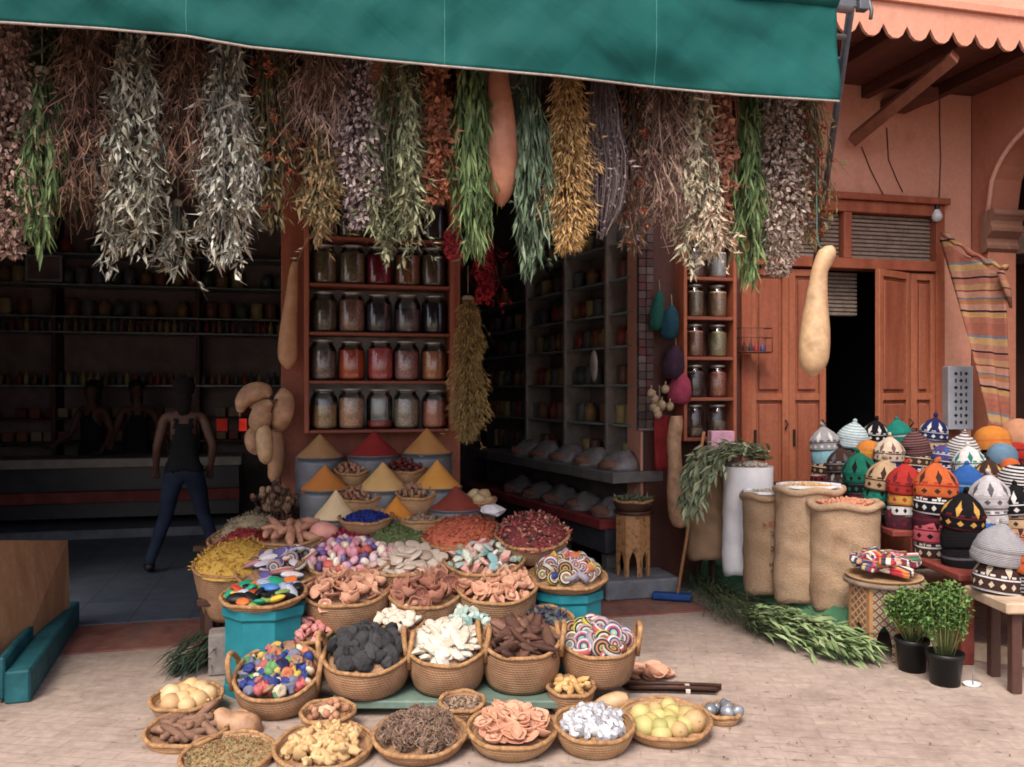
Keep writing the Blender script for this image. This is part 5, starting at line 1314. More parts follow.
m = MB(); m.ico(3, (.095, .075, .07), .12, 1.2, 3); o = obj('pink_soap_block', m, mat('pink_salt', [(206, 128, 112), (216, 146, 128)], rough=.7), None, b['M'] @ V((-.17, -.02, b['fz']+.06))); tag(o, 'single large smooth pink stone beside the deep pink petals', 'stone')
b = basket('green_leaf_basket', 'basket heaped with dried green leaves behind the flat pebbles', 'basket', 397, 537, 88, 5.42, .56, 12, .82, .02, 0, .8, .08)
heap('green_leaf_heap', 'dried green leaves heaped behind the flat pebbles', 'dried leaves', b, [(92, 108, 58), (116, 132, 78), (76, 90, 46), (130, 136, 90)], 700, (.035, .012))
b = basket('orange_flake_basket', 'basket heaped with terracotta orange flakes behind the soap chunks', 'basket', 462, 534, 84, 5.42, .56, 12, .82, .02, 0, .8, .10)
heap('orange_flake_heap', 'terracotta orange flakes heaped behind the soap chunks', 'dried flakes', b, [(178, 76, 48), (196, 98, 66), (156, 60, 38)], 700, (.03, .014))
b = basket('flower_dish', 'shallow dish of beige dried flowers between the orange cone and the orange flakes', 'basket', 422, 516, 50, 5.55, .62, 8, .75, .02, 0, .7, .05, m=weave2)
heap('beige_flower_heap', 'beige and mauve dried flowers beside the small orange cone', 'dried flowers', b, [(170, 130, 92), (150, 118, 104), (186, 156, 120), (130, 96, 84)], 200, (.04, .016))
b = basket('petal_tray', 'long basket of crimson and beige petals slanting down at the right of the display', 'basket', 532, 534, 74, 5.3, .56, 16, .8, .02, 0, .85, .12, m=weave2)
heap('mixed_petal_heap', 'crimson beige and dark green petals in the right slanting basket', 'dried petals', b, [(150, 34, 44), (180, 130, 100), (130, 26, 36), (40, 58, 52), (170, 60, 60)], 600, (.035, .016))
# dark pods at the back left
g = thing('pod_bunch', 'bunch of dark seed pods on stalks standing left of the grey tins', 'dried pods', P(277, 520, 5.75))
ms_, mp_ = MB(), MB()
for k in range(70):
    a = rnd(0, 2*PI); r = rnd(.0, .16); z = rnd(.05, .27)*(1-r*1.8); p = V((r*math.cos(a), r*math.sin(a)*.7, z))
    ms_.tube([(p.x*.3, p.y*.3, -.18), p], [.004, .003], 4); s = rnd(.018, .028)
    mp_.lathe([(.002, -s*1.2), (s*.7, -s*.6), (s, 0), (s*.8, s*.6), (s*.9, s*.8), (.002, s*.6)], 8, Matrix.Translation(p) @ Euler((rnd(-.8, .8), rnd(-.8, .8), 0)).to_matrix().to_4x4())
obj('stalks', ms_, darkwood, g); obj('pods', mp_, mat('seed_pod', [(54, 36, 28), (96, 68, 48), (150, 116, 82), (70, 48, 36)], by='island', rough=.7), g)
# ---------------- tins and spice cones
def tin(px, pyr, w, Y, zs, cone_px, cols, nm, where, wc=None):
    Rr = w/2/F*Y; z = P(px, pyr, Y).z; h = max(.08, z-zs); x = (px-CX)/F*Y
    r = thing('spice_tin', f'round grey metal tin holding the {nm} cone {where}', 'tin', (x, Y, z-h), (0, 0, rnd(0, 6)), 'grey spice tins')
    m = MB(); pr = [(Rr*.96, 0)]
    for i in range(1, 9): pr.append((Rr*(.96+.04*i/8)+(.004 if i % 3 == 0 else 0), h*i/8))
    m.lathe(pr+[(Rr*.97, h-.01)], 40, cap0=True); obj('body', m, grey_metal, r)
    m = MB(); m.tube([(Rr*math.cos(2*PI*k/40), Rr*math.sin(2*PI*k/40), h) for k in range(41)], .006, 6, cap=False); obj('rim', m, grey_metal, r)
    rc = Rr*.985; ch = cone_px/F*Y
    mt = mat('spice_powder_'+nm.replace(' ', '_'), cols, scale=7, rough=.95, var=.10, vs=120, bump=.35, bs=150)
    m = MB(); m.lathe([(rc, -.012), (rc, .002), (rc*.93, ch*.06)]+[(rc*.93*(1-k/9)+.004, ch*(.06+.94*k/9)-.004*math.sin(k/9*PI)) for k in range(1, 9)]+[(.006, ch*.985), (.001, ch)], 44, wob=lambda a, i: 1+.03*noise.noise((math.cos(a)*2+px, math.sin(a)*2, i*.6))+.012*math.sin(a*7+i))
    o = obj('spice_cone', m, mt, None, (x, Y, z)); tag(o, f'smooth pointed cone of {nm} powder {where}', 'spice cone', 'pointed spice cones')
zB, zA = .62, .80
tin(320, 457, 49, 6.12, zA, 23, [(158, 112, 66), (168, 122, 74)], 'tan brown', 'in the back row left')
tin(374, 455, 52, 6.12, zA, 24, [(138, 28, 26), (150, 36, 32)], 'deep red', 'in the back row middle')
tin(427, 453, 50, 6.12, zA, 25, [(174, 116, 54), (186, 128, 64)], 'ochre', 'in the back row right')
tin(325, 489, 50, 5.8, zB, 24, [(188, 108, 36), (198, 120, 46)], 'dark orange', 'in the second row left')
tin(383, 489, 52, 5.8, zB, 27, [(204, 156, 86), (212, 166, 98)], 'pale yellow', 'in the second row middle')
tin(437, 487, 50, 5.8, zB, 27, [(202, 132, 44), (210, 142, 54)], 'golden yellow', 'in the second row right')
tin(336, 518, 46, 5.58, .62, 28, [(206, 176, 128), (214, 186, 140)], 'cream', 'lowest on the left')
tin(397, 517, 40, 5.62, .62, 21, [(208, 122, 30), (216, 132, 38)], 'bright orange', 'lowest in the middle')
tin(456, 508, 56, 5.68, .62, 22, [(126, 46, 34), (138, 54, 40)], 'brick red', 'lowest on the right')
# small bowls between the tins
for px, py, w, Y, zs, kind, n, sc, lab, it, cat in ((353, 469, 36, 5.97, .80, 'nut', 22, .95, 'reddish nuts between the tan and red cones', 'reddish nut', 'nut'), (407, 466, 42, 5.97, .80, 'date', 20, .95, 'dark red dried peppers between the red and ochre cones', 'dark red dried pepper', 'dried pepper'),
        (362, 494, 44, 5.68, .62, 'nut', 34, .8, 'small brown nuts between the dark orange and pale yellow cones', 'small brown nut', 'nut'), (417, 492, 42, 5.68, .62, 'chip', 28, .9, 'brown bark chips between the pale and golden yellow cones', 'brown bark chip', 'bark chip')):
    b = basket('nut_basket', 'little basket of '+lab, 'basket', px, py, w, Y, zs, 16, .7, .03, 0, .8, .02, m=weave2, hmax=.14)
    if zs > .7: pass
    scatter(b, kind, n, it+' in the little basket '+lab.split(' between ')[-1].join(('between ', '')), it.replace(' ', '_'), cat, lab, sc, 2, 1.4)
b = basket('indigo_basket', 'shallow basket of vivid blue indigo lumps in front of the pale yellow cone', 'basket', 366, 517, 54, 5.46, .66, 8, .7, .02, 0, .7, .04, m=weave2, hmax=.08)
heap('indigo_heap', 'vivid blue indigo lumps in the shallow basket', 'indigo', b, [(20, 34, 110), (30, 50, 140), (14, 22, 80)], 200, (.018, .01), 'ico')
b = basket('tan_ball_basket', 'small basket of rough tan balls at the back right of the display', 'basket', 478, 500, 36, 5.75, .62, 6, .8, .02, 0, .8, .04)
scatter(b, 'tanball', 7, 'rough tan ball in the small basket right of the brick red cone', 'tan_ball', 'ball', 'rough tan balls', .95, 2, 1.4)
m = MB(); m.ico(2, (.09, .06, .03), .5, 1.6, 7, None, 0, False); o = obj('paper_packet', m, mat('white_paper', [(196, 196, 198), (214, 214, 214)], rough=.8), None, P(492, 510, 5.6), (.3, .1, .3)); tag(o, 'crumpled white paper packet right of the brick red cone', 'packet')

g = MB()
for k in range(150):
    if k < 90: p = G(rnd(130, 800), rnd(700, 766))
    else: p = G(rnd(640, 1010), rnd(640, 766))
    g.leaf(V((p.x, p.y, .006)), V((rnd(-1, 1), rnd(-1, 1), .05)).normalized(), V((rnd(-.2, .2), rnd(-.2, .2), 1)), rnd(.008, .03), rnd(.004, .012), rnd(-.1, .2))
o = obj('leaf_litter', g, mat('leaf_litter', [(96, 70, 52), (130, 98, 70), (80, 60, 46), (120, 60, 48)], by='island')); tag(o, 'tiny dry leaf and petal scraps scattered on the paving', 'litter', kind='stuff')
# ================================================================= RIGHT HAND SIDE
burlap = mat('burlap', [(164, 128, 96), (182, 148, 114), (150, 114, 84)], scale=4, rough=.97, bump=1.0, bs=95, var=.22, vs=110, dist=.008)
burlap_b = mat('grey_brown_burlap', [(126, 96, 68), (146, 114, 84)], scale=4, rough=.95, bump=.4, bs=160, var=.14)
burlap_t = mat('brown_burlap', [(142, 110, 80), (162, 130, 98)], scale=4, rough=.97, bump=1.0, bs=95, var=.22, vs=110, dist=.008)
whitesack = mat('white_woven_sack', [(200, 198, 202), (218, 216, 218)], scale=4, rough=.7, bump=.25, bs=120, var=.08)
def sack(label, px, pyt, pyb, w, Y, m, fillm, seed, lean=0.0, lining=None, roll=True, tuck=True):
    Rr = w/2/F*Y; b = P(px, pyb, Y); h = (pyb-pyt)/F*Y
    root = thing('sack', label, 'sack', b, (0, 0, rnd(-.2, .2)), 'sacks on the green platform')
    def wob(a, i):
        f = i/20
        return 1+.04*noise.noise((math.cos(a)*1.3+seed*5, math.sin(a)*1.3, f*1.2))+.03*noise.noise((math.cos(a)*2, math.sin(a)*2+seed, f*9))
    pr = []
    for i in range(21):
        f = i/20
        r = Rr*(.86+.14*min(1, f/.2)**.6 if f < .2 else 1.0-.02*math.sin((f-.2)/.8*PI))
        pr.append((r, h*f))
    g = MB(); g.lathe([(Rr*.4, .002)]+pr, 44, wob=wob, cap0=True)
    # corner ears at the foot and lean
    for i, v in enumerate(g.v):
        z = v[2]/h; x, y = v[0], v[1]
        fl = max(0, 1-z*3.2)
        x += lean*z; ax = abs(x)/Rr
        if tuck and ax > .55: z2 = v[2]-fl*.05*(ax-.55)*2
        else: z2 = v[2]
        crease = (.006*math.sin(z*23+x*8+seed*3+2*math.sin(x*7+seed))+.014*noise.noise((x*6, z*11+x*5, seed)))*math.exp(-((z-.42)/.36)**2)
        g.v[i] = (x*(1+.08*fl), y*.8+crease-.02*abs(fl), z2)
    obj('body', g, m, root)
    T = Matrix.Translation((lean, 0, h)) @ Matrix.Diagonal((1, .8, 1, 1))
    if roll:
        g = MB(); g.tube([T @ V(((Rr*1.0)*wob(2*PI*k/36, 20)*math.cos(2*PI*k/36), Rr*wob(2*PI*k/36, 20)*math.sin(2*PI*k/36), .012*math.sin(k*.8+seed)-.01)) for k in range(37)], .026, 10, cap=False); obj('rolled_rim', g, m, root)
    if lining:
        g = MB()
        g.lathe([(Rr*.99, .012), (Rr*.97, .03), (Rr*.86, .02), (Rr*.8, -.04)], 36, T, wob=lambda a, i: 1+.05*math.sin(a*7+i*2+seed)); obj('liner', g, lining, root)
    if fillm:
        g = MB(); g.lathe([(Rr*.96, -.03), (Rr*.7, .0), (Rr*.4, .02), (.002, .03)], 30, T, wob=lambda a, i: 1+.06*noise.noise((a*3, i, seed))); obj('filling', g, fillm, root)
        g = MB()
        for k in range(150):
            q = Rr*.8*math.sqrt(R.random()); a = rnd(0, 2*PI)
            g.ico(1, (rnd(.012, .022), .012, .008), .2, 2, k, T @ Matrix.Translation((q*math.cos(a), q*math.sin(a), .03*(1-q/Rr)+.003)) @ Euler((rnd(0, 3), rnd(0, 3), rnd(0, 3))).to_matrix().to_4x4())
        o = obj('grains', g, fillm, root); o['kind'] = 'stuff'
    return root
GPZ = .2
PL = thing('green_platform', 'low platform covered in faded green under the leaning sacks', 'platform', (0, 0, 0))
a, b, c, d = G(692, 556, GPZ), G(848, 611, GPZ), G(930, 611, GPZ), G(800, 556, GPZ)
g = MB()
pts = [a, b, c, d]
vs = [p for p in pts]+[p-V((0, 0, .13)) for p in pts]
vs[4] -= V((.02, .02, 0)); vs[5] -= V((.06, .04, 0))
g.add(vs, [[0, 1, 2, 3], [0, 4, 5, 1], [1, 5, 6, 2], [2, 6, 7, 3], [3, 7, 4, 0], [4, 7, 6, 5]]); obj('top', g, green_paint, PL)
g = MB()
for p in pts:
    q = p.lerp((a+b+c+d)/4, .12); g.box((q.x, q.y, .034), (.12, .12, .068), .3)
obj('foot', g, darkwood, PL)
FILL1 = grain('sack_orange_flakes', [(196, 118, 84), (206, 140, 104), (176, 96, 66)])
FILL2 = grain('sack_gold_grain', [(196, 150, 84), (210, 170, 110), (180, 130, 70)])
FILL3 = grain('sack_grey_grain', [(150, 140, 126), (170, 160, 146)])
sack('grey brown burlap sack half hidden behind the white sack', 712, 470, 556, 52, 6.75, burlap_b, None, 1.2)
sack('tall white woven sack standing between the brown sacks', 748, 466, 572, 50, 6.45, whitesack, FILL3, 2.7, .0, roll=False)
st = sack('brown burlap sack with faded red and black print behind the plain burlap sacks', 769, 494, 590, 52, 6.2, burlap_t, FILL3, 3.9, .0, lining=whitesack)
s4 = sack('plain burlap sack with a white liner folded over its rim and golden grain', 806, 488, 598, 64, 5.98, burlap, FILL2, 5.1, .02, lining=whitesack)
sack('wide plain burlap sack of orange flakes, nearest to the painted stand', 846, 503, 606, 68, 5.78, burlap, FILL1, 6.6, -.01)
# faded print: worn strokes lying on the cloth
inkr = mat('faded_red_ink', [(146, 62, 48), (158, 84, 60)], scale=40, rough=.95); inkb = mat('faded_black_ink', [(70, 56, 44), (96, 74, 54)], scale=40, rough=.95)
Rp = 52/2/F*6.2
def ink(rows, m, nm):
    g = MB()
    for z, x0, n, hh in rows:
        for k in range(n):
            x = x0+k*.034
            for (dx, dz, w_, h_) in R.sample([(0, 0, .006, hh), (.018, 0, .006, hh), (.009, hh*.45, .022, .007), (.009, -hh*.45, .022, .007), (.009, 0, .02, .006)], 3):
                xx = x+dx; y = -.8*Rp*1.06*math.sqrt(max(.02, 1-(xx/(Rp*1.06))**2))-.004
                a = math.asin(max(-.95, min(.95, xx/Rp)))
                g.box((xx, y, z+dz), (w_, .004, h_), a*.8, .001)
    obj(nm, g, m, st)
ink([(.505, -.10, 5, .035)], inkr, 'red_print'); 
for row in ((.43, -.055, 4, .04), (.33, -.055, 4, .03), (.22, -.06, 4, .03), (.17, -.05, 3, .025)): ink([row], inkb, 'black_print')
# leafy bunch over the sacks
def branch_pile(label, pts, n, cols, Ll, Wl, Y=None, name='leafy_branches', cat='branches', spread=.09, up=.05, seed=0, stemn=14):
    pts = [V(p) for p in pts]; base = pts[0].copy()
    root = thing(name, label, cat, base)
    g, s = MB(), MB()
    def at(u):
        k = len(pts)-1; j = min(int(u*k), k-1); return pts[j].lerp(pts[j+1], u*k-j), (pts[j+1]-pts[j]).normalized()
    for i in range(stemn):
        off = V((rnd(-1, 1), rnd(-1, 1), rnd(0, 1)))*spread*.7
        s.tube([at(u)[0]+off*(.3+u)+V((0, 0, .012))-base for u in (0, .25, .5, .75, .95)], [.006, .005, .004, .003, .002], 5)
    for i in range(n):
        u = R.random(); p, d = at(u); w = spread*(.45+.9*math.sin(PI*min(1, u*.85+.1)))
        off = V((rnd(-1, 1)*w, rnd(-1, 1)*w, rnd(0, 1)*up*2))
        dd = (d+V((rnd(-.6, .6), rnd(-.6, .6), rnd(-.25, .35)))).normalized()
        q = p+off-base; q.z = max(q.z, .012-base.z)
        g.leaf(q, dd, V((rnd(-.5, .5), rnd(-.5, .5), 1)), Ll*rnd(.7, 1.3), Wl*rnd(.7, 1.3), rnd(-.1, .25))
    obj('stems', s, mat('green_stem', [(84, 84, 50), (104, 100, 62)]), root); obj('leaves', g, leafmat('branch_leaves'+str(seed), cols, .7), root)
    return root
branch_pile('grey green leafy branches draped over the brown and white sacks', [P(765, 462, 6.6), P(738, 455, 6.45), P(712, 462, 6.35), P(698, 485, 6.3), P(690, 515, 6.3)], 900, [(104, 118, 84), (134, 146, 108), (158, 164, 126), (88, 98, 70)], .10, .026, spread=.10, up=.05, seed=1)
branch_pile('dark needle-like branches lying on the ground below the green platform', [G(698, 578, .02), G(712, 596, .05), G(740, 618, .05), G(770, 632, .04)], 1300, [(38, 56, 36), (56, 74, 46), (70, 82, 54)], .17, .006, spread=.13, up=.07, seed=2)
branch_pile('pale green leafy branches lying on the street in front of the sacks', [G(752, 622, .05), G(790, 632, .06), G(825, 645, .04), G(856, 658, .02)], 800, [(96, 124, 70), (128, 154, 96), (150, 168, 112), (82, 104, 60)], .12, .028, spread=.14, up=.06, seed=3)
branch_pile('dark palm leaves lying on the ground behind the left turquoise stand', [G(222, 640, .12), G(205, 655, .08), G(188, 668, .02)], 260, [(30, 48, 36), (44, 64, 46), (56, 74, 52)], .16, .012, spread=.09, up=.06, seed=4)
o = MB(); o.box((0, 0, .12), (.11, .16, .24), .3, .012); q = obj('concrete_block', o, mat('concrete', [(120, 112, 108), (144, 136, 130)], scale=8, rough=.9, bump=.4), None, G(219, 672)); tag(q, 'small grey concrete block beside the palm leaves and turquoise stand', 'block')
# pink box
pb_ = thing('pink_box', 'small pink paper bag with a dark loop handle standing above the draped branches', 'paper bag', P(721, 449, 6.8), (0, 0, .1))
g = MB(); g.bx(-.095, .095, -.05, .05, 0, .145, .004); obj('body', g, mat('pink_paper', [(206, 140, 164), (216, 156, 178)], rough=.6), pb_)
g = MB(); g.tube([(-.03, -.056, .01), (-.028, -.058, .045), (0, -.06, .062), (.028, -.058, .045), (.03, -.056, .01)], .007, 6); obj('handle', g, mat('dark_cord', [(60, 44, 50), (70, 54, 60)]), pb_)
g = MB(); g.bx(-.11, .11, -.07, .07, -.02, -.001); g.bx(-.09, -.06, -.05, .05, -.02-P(721, 449, 6.8).z+.0, -.021); g.bx(.06, .09, -.05, .05, -P(721, 449, 6.8).z, -.021)
q = obj('small_stool', g, darkwood, None, P(721, 449, 6.8), (0, 0, .1)); tag(q, 'plain dark stool under the pink paper bag, hidden by the branches', 'stool')
# broom
br = thing('broom', 'broom with a wooden stick and flat blue head leaning by the pier', 'broom', G(672, 602))
tp = P(704, 432, 6.9)-G(672, 602)
g = MB(); g.tube([V((.04, 0, .05)), tp], .013, 9); obj('stick', g, tanwood, br)
g = MB(); g.box((0, 0, .045), (.30, .10, .05), -.25, .012); obj('head', g, mat('blue_plastic', [(16, 60, 130), (26, 76, 150)], rough=.5), br)
g = MB(); 
for k in range(160): x, y = rnd(-.14, .14), rnd(-.04, .04); c, s = math.cos(-.25), math.sin(-.25); g.tube([(x*c-y*s, x*s+y*c, .03), (x*c*1.05-y*s*1.1, x*s*1.05+y*c*1.1, .002)], [.004, .002], 3)
obj('bristles', g, mat('blue_bristle', [(10, 46, 110), (20, 60, 130)]), br)

# ---- carved stands
def arch_panel(w, h, cut, leg):
    pts = [(-w, h), (w, h), (w, 0), (w*leg, 0), (w*leg, cut*.45), (w*leg*.8, cut*.7), (w*.25, cut*.88), (0, cut), (-w*.25, cut*.88), (-w*leg*.8, cut*.7), (-w*leg, cut*.45), (-w*leg, 0), (-w, 0)]
    return pts
def carved(label, px, pyt, pyb, w, name, Y, mpan, mtop, cut, leg, nside=8, rot=0, mats2=None):
    Rr = w/2/F*Y; z = P(px, pyt, Y).z; h = z-.03
    root = thing(name, label, 'stand', ((px-CX)/F*Y, Y, P(px, pyb, Y).z if False else 0), (0, 0, rot))
    if name == 'carved_stand': h -= .16
    ap = Rr*math.cos(PI/nside); hw = Rr*math.sin(PI/nside)-.002
    for k in range(nside):
        pts = arch_panel(hw, h, cut*h, leg); n = len(pts)
        M = Matrix.Rotation(2*PI*k/nside, 4, 'Z') @ Matrix.Translation((0, -ap, 0))
        g = MB(); vs = [(x, 0, zz) for x, zz in pts]+[(x, .02, zz) for x, zz in pts]
        g.add(vs, [list(range(n)), list(range(2*n-1, n-1, -1))]+[[i, (i+1) % n, n+(i+1) % n, n+i] for i in range(n)])
        p = obj('panel', g, mats2[k % 2] if mats2 else mpan, root); p.matrix_local = M
    g = MB(); g.lathe([(Rr*1.0, h+.001), (Rr*1.1, h+.006), (Rr*1.1, h+.03), (.002, h+.03)], 32 if mats2 else nside, cap0=True); obj('top', g, mtop, root)
    return root, Rr, z
def painted(name, ground, bor, d1, d2):
    t = NT(name); x, y, z = t.xyz()[:3]
    fx = t.m('ABSOLUTE', x)
    u = t.m('MULTIPLY', x, 1/.05); v = t.m('MULTIPLY', z, 1/.05)
    a = t.m('ABSOLUTE', t.m('SUBTRACT', t.m('FRACT', t.m('ADD', t.m('ADD', u, v), .5)), .5)); b = t.m('ABSOLUTE', t.m('SUBTRACT', t.m('FRACT', t.m('ADD', t.m('SUBTRACT', u, v), .5)), .5))
    line = t.m('LESS_THAN', t.m('MINIMUM', a, b), .13)
    core = t.m('GREATER_THAN', t.m('MINIMUM', a, b), .34)
    c = t.mix(line, ground, d1); c = t.mix(core, c, d2)
    edge = t.m('GREATER_THAN', fx, .061); c = t.mix(edge, c, bor)
    return t.done(t.vary(c, 25, .25), .6, 0, .3)
p1 = painted('painted_panel_cream', (160, 138, 106), (160, 112, 66), (110, 60, 40), (70, 130, 140))
p2 = painted('painted_panel_rust', (124, 70, 48), (150, 104, 64), (180, 140, 90), (80, 96, 110))
Yp = 5.28
rt, Rr, zt = carved('octagonal stand painted with coloured lattice patterns carrying folded textiles', 884, 578, 664, 70, 'painted_stand', Yp, p1, mat('worn_top_wood', [(112, 92, 76), (140, 118, 98)], scale=8), .5, .55, 8, -.41, [p1, p2])
tr = thing('textile_tray', 'round woven tray of folded striped textiles on the painted stand', 'tray', ((884-CX)/F*Yp, Yp, zt))
g = MB(); g.lathe([(Rr*.95, .0), (Rr*1.02, .012), (Rr*1.04, .022), (Rr*.98, .018), (.002, .012)], 36, cap0=True); obj('body', g, weave2, tr)
tb = dict(M=Matrix.Translation(tr.location), R=Rr*.88, fz=.018, dome=.07)
scatter(tb, 'roll_cloth', 22, 'small folded striped textile piled on the painted stand', 'folded_textile', 'textile', 'folded textiles on the painted stand', 1.45, .22, 1.6, .8, .012)
g = MB(); g.tube([(-.07, 0, 0), (.07, 0, .02)], [.022, .022], 12); q = obj('rolled_textile', g, proto('roll_cloth')[3].materials[0], None, P(868, 556, Yp-.0), (0, -.3, .2)); tag(q, 'rolled blue and white striped textile lying at the back of the textile pile', 'textile')
cw = mat('carved_panel_wood', [(150, 96, 52), (176, 122, 72), (104, 64, 36)], scale=18, rough=.6, bump=.8, bs=40, var=.2)
rt, Rr2, zt2 = carved('brown carved wooden side stand with arched legs inside the shop entrance', 633, 510, 570, 36, 'carved_stand', 6.8, cw, darkwood, .42, .6, 8, -.14)
rt.location.z = .16
g = MB(); g.box((0, 0, .085), (.62, .46, .15), 0, .012); struct('stone_path_step', g, mat('grey_step_stone', [(96, 100, 106), (120, 122, 126)], scale=5, rough=.8, bump=.3), ((633-CX)/F*6.8, 6.8, 0), (0, 0, FA))
bk_ = basket('herb_bowl', 'dark bowl of green and red sprigs on the carved wooden stand', 'bowl', 633, 500, 40, 6.8, zt2, 2, .8, .02, 0, .8, .02, m=darkwood, hmin=.06, group='bowls')
heap('sprig_heap', 'green and dark red sprigs in the bowl on the carved stand', 'sprigs', bk_, [(96, 124, 84), (70, 36, 34), (130, 150, 110), (60, 30, 30)], 160, (.07, .016))

# ---- potted plants
def pot(px, pyb, pyr, w, Y, label, top_px, seed):
    Rr = w/2/F*Y; b = P(px, pyb, Y); b.z = 0; h = (pyb-pyr)/F*Y
    root = thing('potted_herb', label, 'potted plant', b, group='potted herbs')
    g = MB(); g.lathe([(Rr*.78, 0), (Rr*.95, h*.85), (Rr*1.02, h*.86), (Rr*1.04, h), (Rr*.97, h), (Rr*.93, h*.88), (.002, h*.86)], 28, cap0=True); obj('pot', g, black_pl, root)
    s, l = MB(), MB(); H = (pyr-top_px)/F*Y
    for i in range(46):
        a = rnd(0, 2*PI); r = rnd(0, .5)*Rr; e = rnd(.55, 1.0); sp = rnd(.1, 1.0)
        p0 = V((r*math.cos(a), r*math.sin(a), h*.88)); p1_ = p0+V((math.cos(a)*Rr*.9*sp, math.sin(a)*Rr*.9*sp, H*e*.6)); p2_ = p0+V((math.cos(a)*Rr*1.1*sp, math.sin(a)*Rr*1.1*sp, H*e))
        s.tube([p0, p1_, p2_], [.003, .0025, .0015], 4)
        for k in range(42):
            f = rnd(.35, 1.02)**.8; q = p0.lerp(p1_, min(1, f*2)) if f < .5 else p1_.lerp(p2_, (f-.5)*2)
            o_ = V((rnd(-1, 1), rnd(-1, 1), rnd(-.6, .9)))*.036
            l.leaf(q+o_*rnd(.2, 1), V((rnd(-1, 1), rnd(-1, 1), rnd(-.5, .7))).normalized(), V((rnd(-.4, .4), rnd(-.4, .4), 1)), rnd(.022, .04), rnd(.014, .024), rnd(-.1, .3))
    obj('stems', s, mat('pale_green_stem', [(110, 130, 62), (140, 150, 80)]), root); obj('leaves', l, leafmat('parsley_leaf', [(52, 88, 36), (78, 116, 48), (108, 142, 66), (60, 96, 42)], .6), root)
pot(912, 673, 641, 32, 4.95, 'green parsley in a black pot beside the painted stand', 588, 1)
pot(945, 687, 655, 35, 4.72, 'green parsley in a black pot nearest the red table leg', 583, 2)
sc_ = thing('metal_ashtray', 'small white metal dish with an upright pin lying on the paving by the bench', 'dish', G(972, 686))
g = MB(); g.lathe([(.002, .006), (.03, .006), (.045, .018), (.05, .018), (.04, .0), (.002, .0)], 24, Matrix.Diagonal((1, .8, 1, 1))); obj('body', g, mat('white_enamel', [(206, 206, 206), (220, 220, 220)], rough=.3), sc_)
g = MB(); g.tube([(.005, 0, .006), (.01, .01, .10)], .003, 6); obj('pin', g, steel, sc_)

# ---- hat table and bench
redtab = wood('red_table_wood', (112, 42, 36), (142, 62, 50), .5, (1, .15, 1))
HT = thing('hat_table', 'dark red wooden table with stepped back covered in knitted hats', 'table', (0, 0, 0))
tz = [(4.98, 5.62, .55, 2.62, 4.4), (5.62, 6.25, .70, 2.52, 4.4), (6.25, 7.15, .88, 2.36, 4.3)]
for y0, y1, z, x0, x1 in tz:
    g = MB(); g.bx(x0, x1, y0, y1-.003, z-.045, z, .008); obj('table_top' if z == .55 else 'step', g, redtab, HT)
for x, y in ((2.66, 5.03), (4.3, 5.03), (2.56, 6.15), (2.42, 7.02), (4.2, 7.02)):
    g = MB(); g.bx(x, x+.08, y, y+.08, 0, .504 if y < 5.6 else (.654 if y < 6.3 else .834), .008); obj('leg', g, redtab, HT)
g = MB(); g.bx(2.7, 4.3, 5.04, 5.07, .42, .503); obj('apron', g, redtab, HT)
g = MB(); g.bx(2.64, 4.38, 5.625, 5.64, .552, .654); g.bx(2.54, 4.3, 6.255, 6.27, .702, .834); obj('riser', g, redtab, HT)
BN = thing('bench', 'rough pale wooden bench at the right picture edge in front of the hats', 'bench', (0, 0, 0))
g = MB(); g.bx(2.62, 4.3, 4.5, 4.93, .44, .50, .008); obj('seat', g, palewood, BN)
for x, y in ((2.68, 4.55), (4.1, 4.55), (2.72, 4.82), (4.1, 4.82)):
    g = MB(); g.bx(x, x+.055, y, y+.055, .0, .438, .006); obj('leg', g, wood('bench_leg', (70, 42, 36), (92, 58, 48)), BN)
pk_ = G(973, 660)
g = MB(); g.box((.45, -.24, .055), (1.1, .05, .11), -.5, .006); o = obj('loose_plank', g, palewood, None, pk_); tag(o, 'pale loose plank lying on the ground against the bench legs', 'plank')

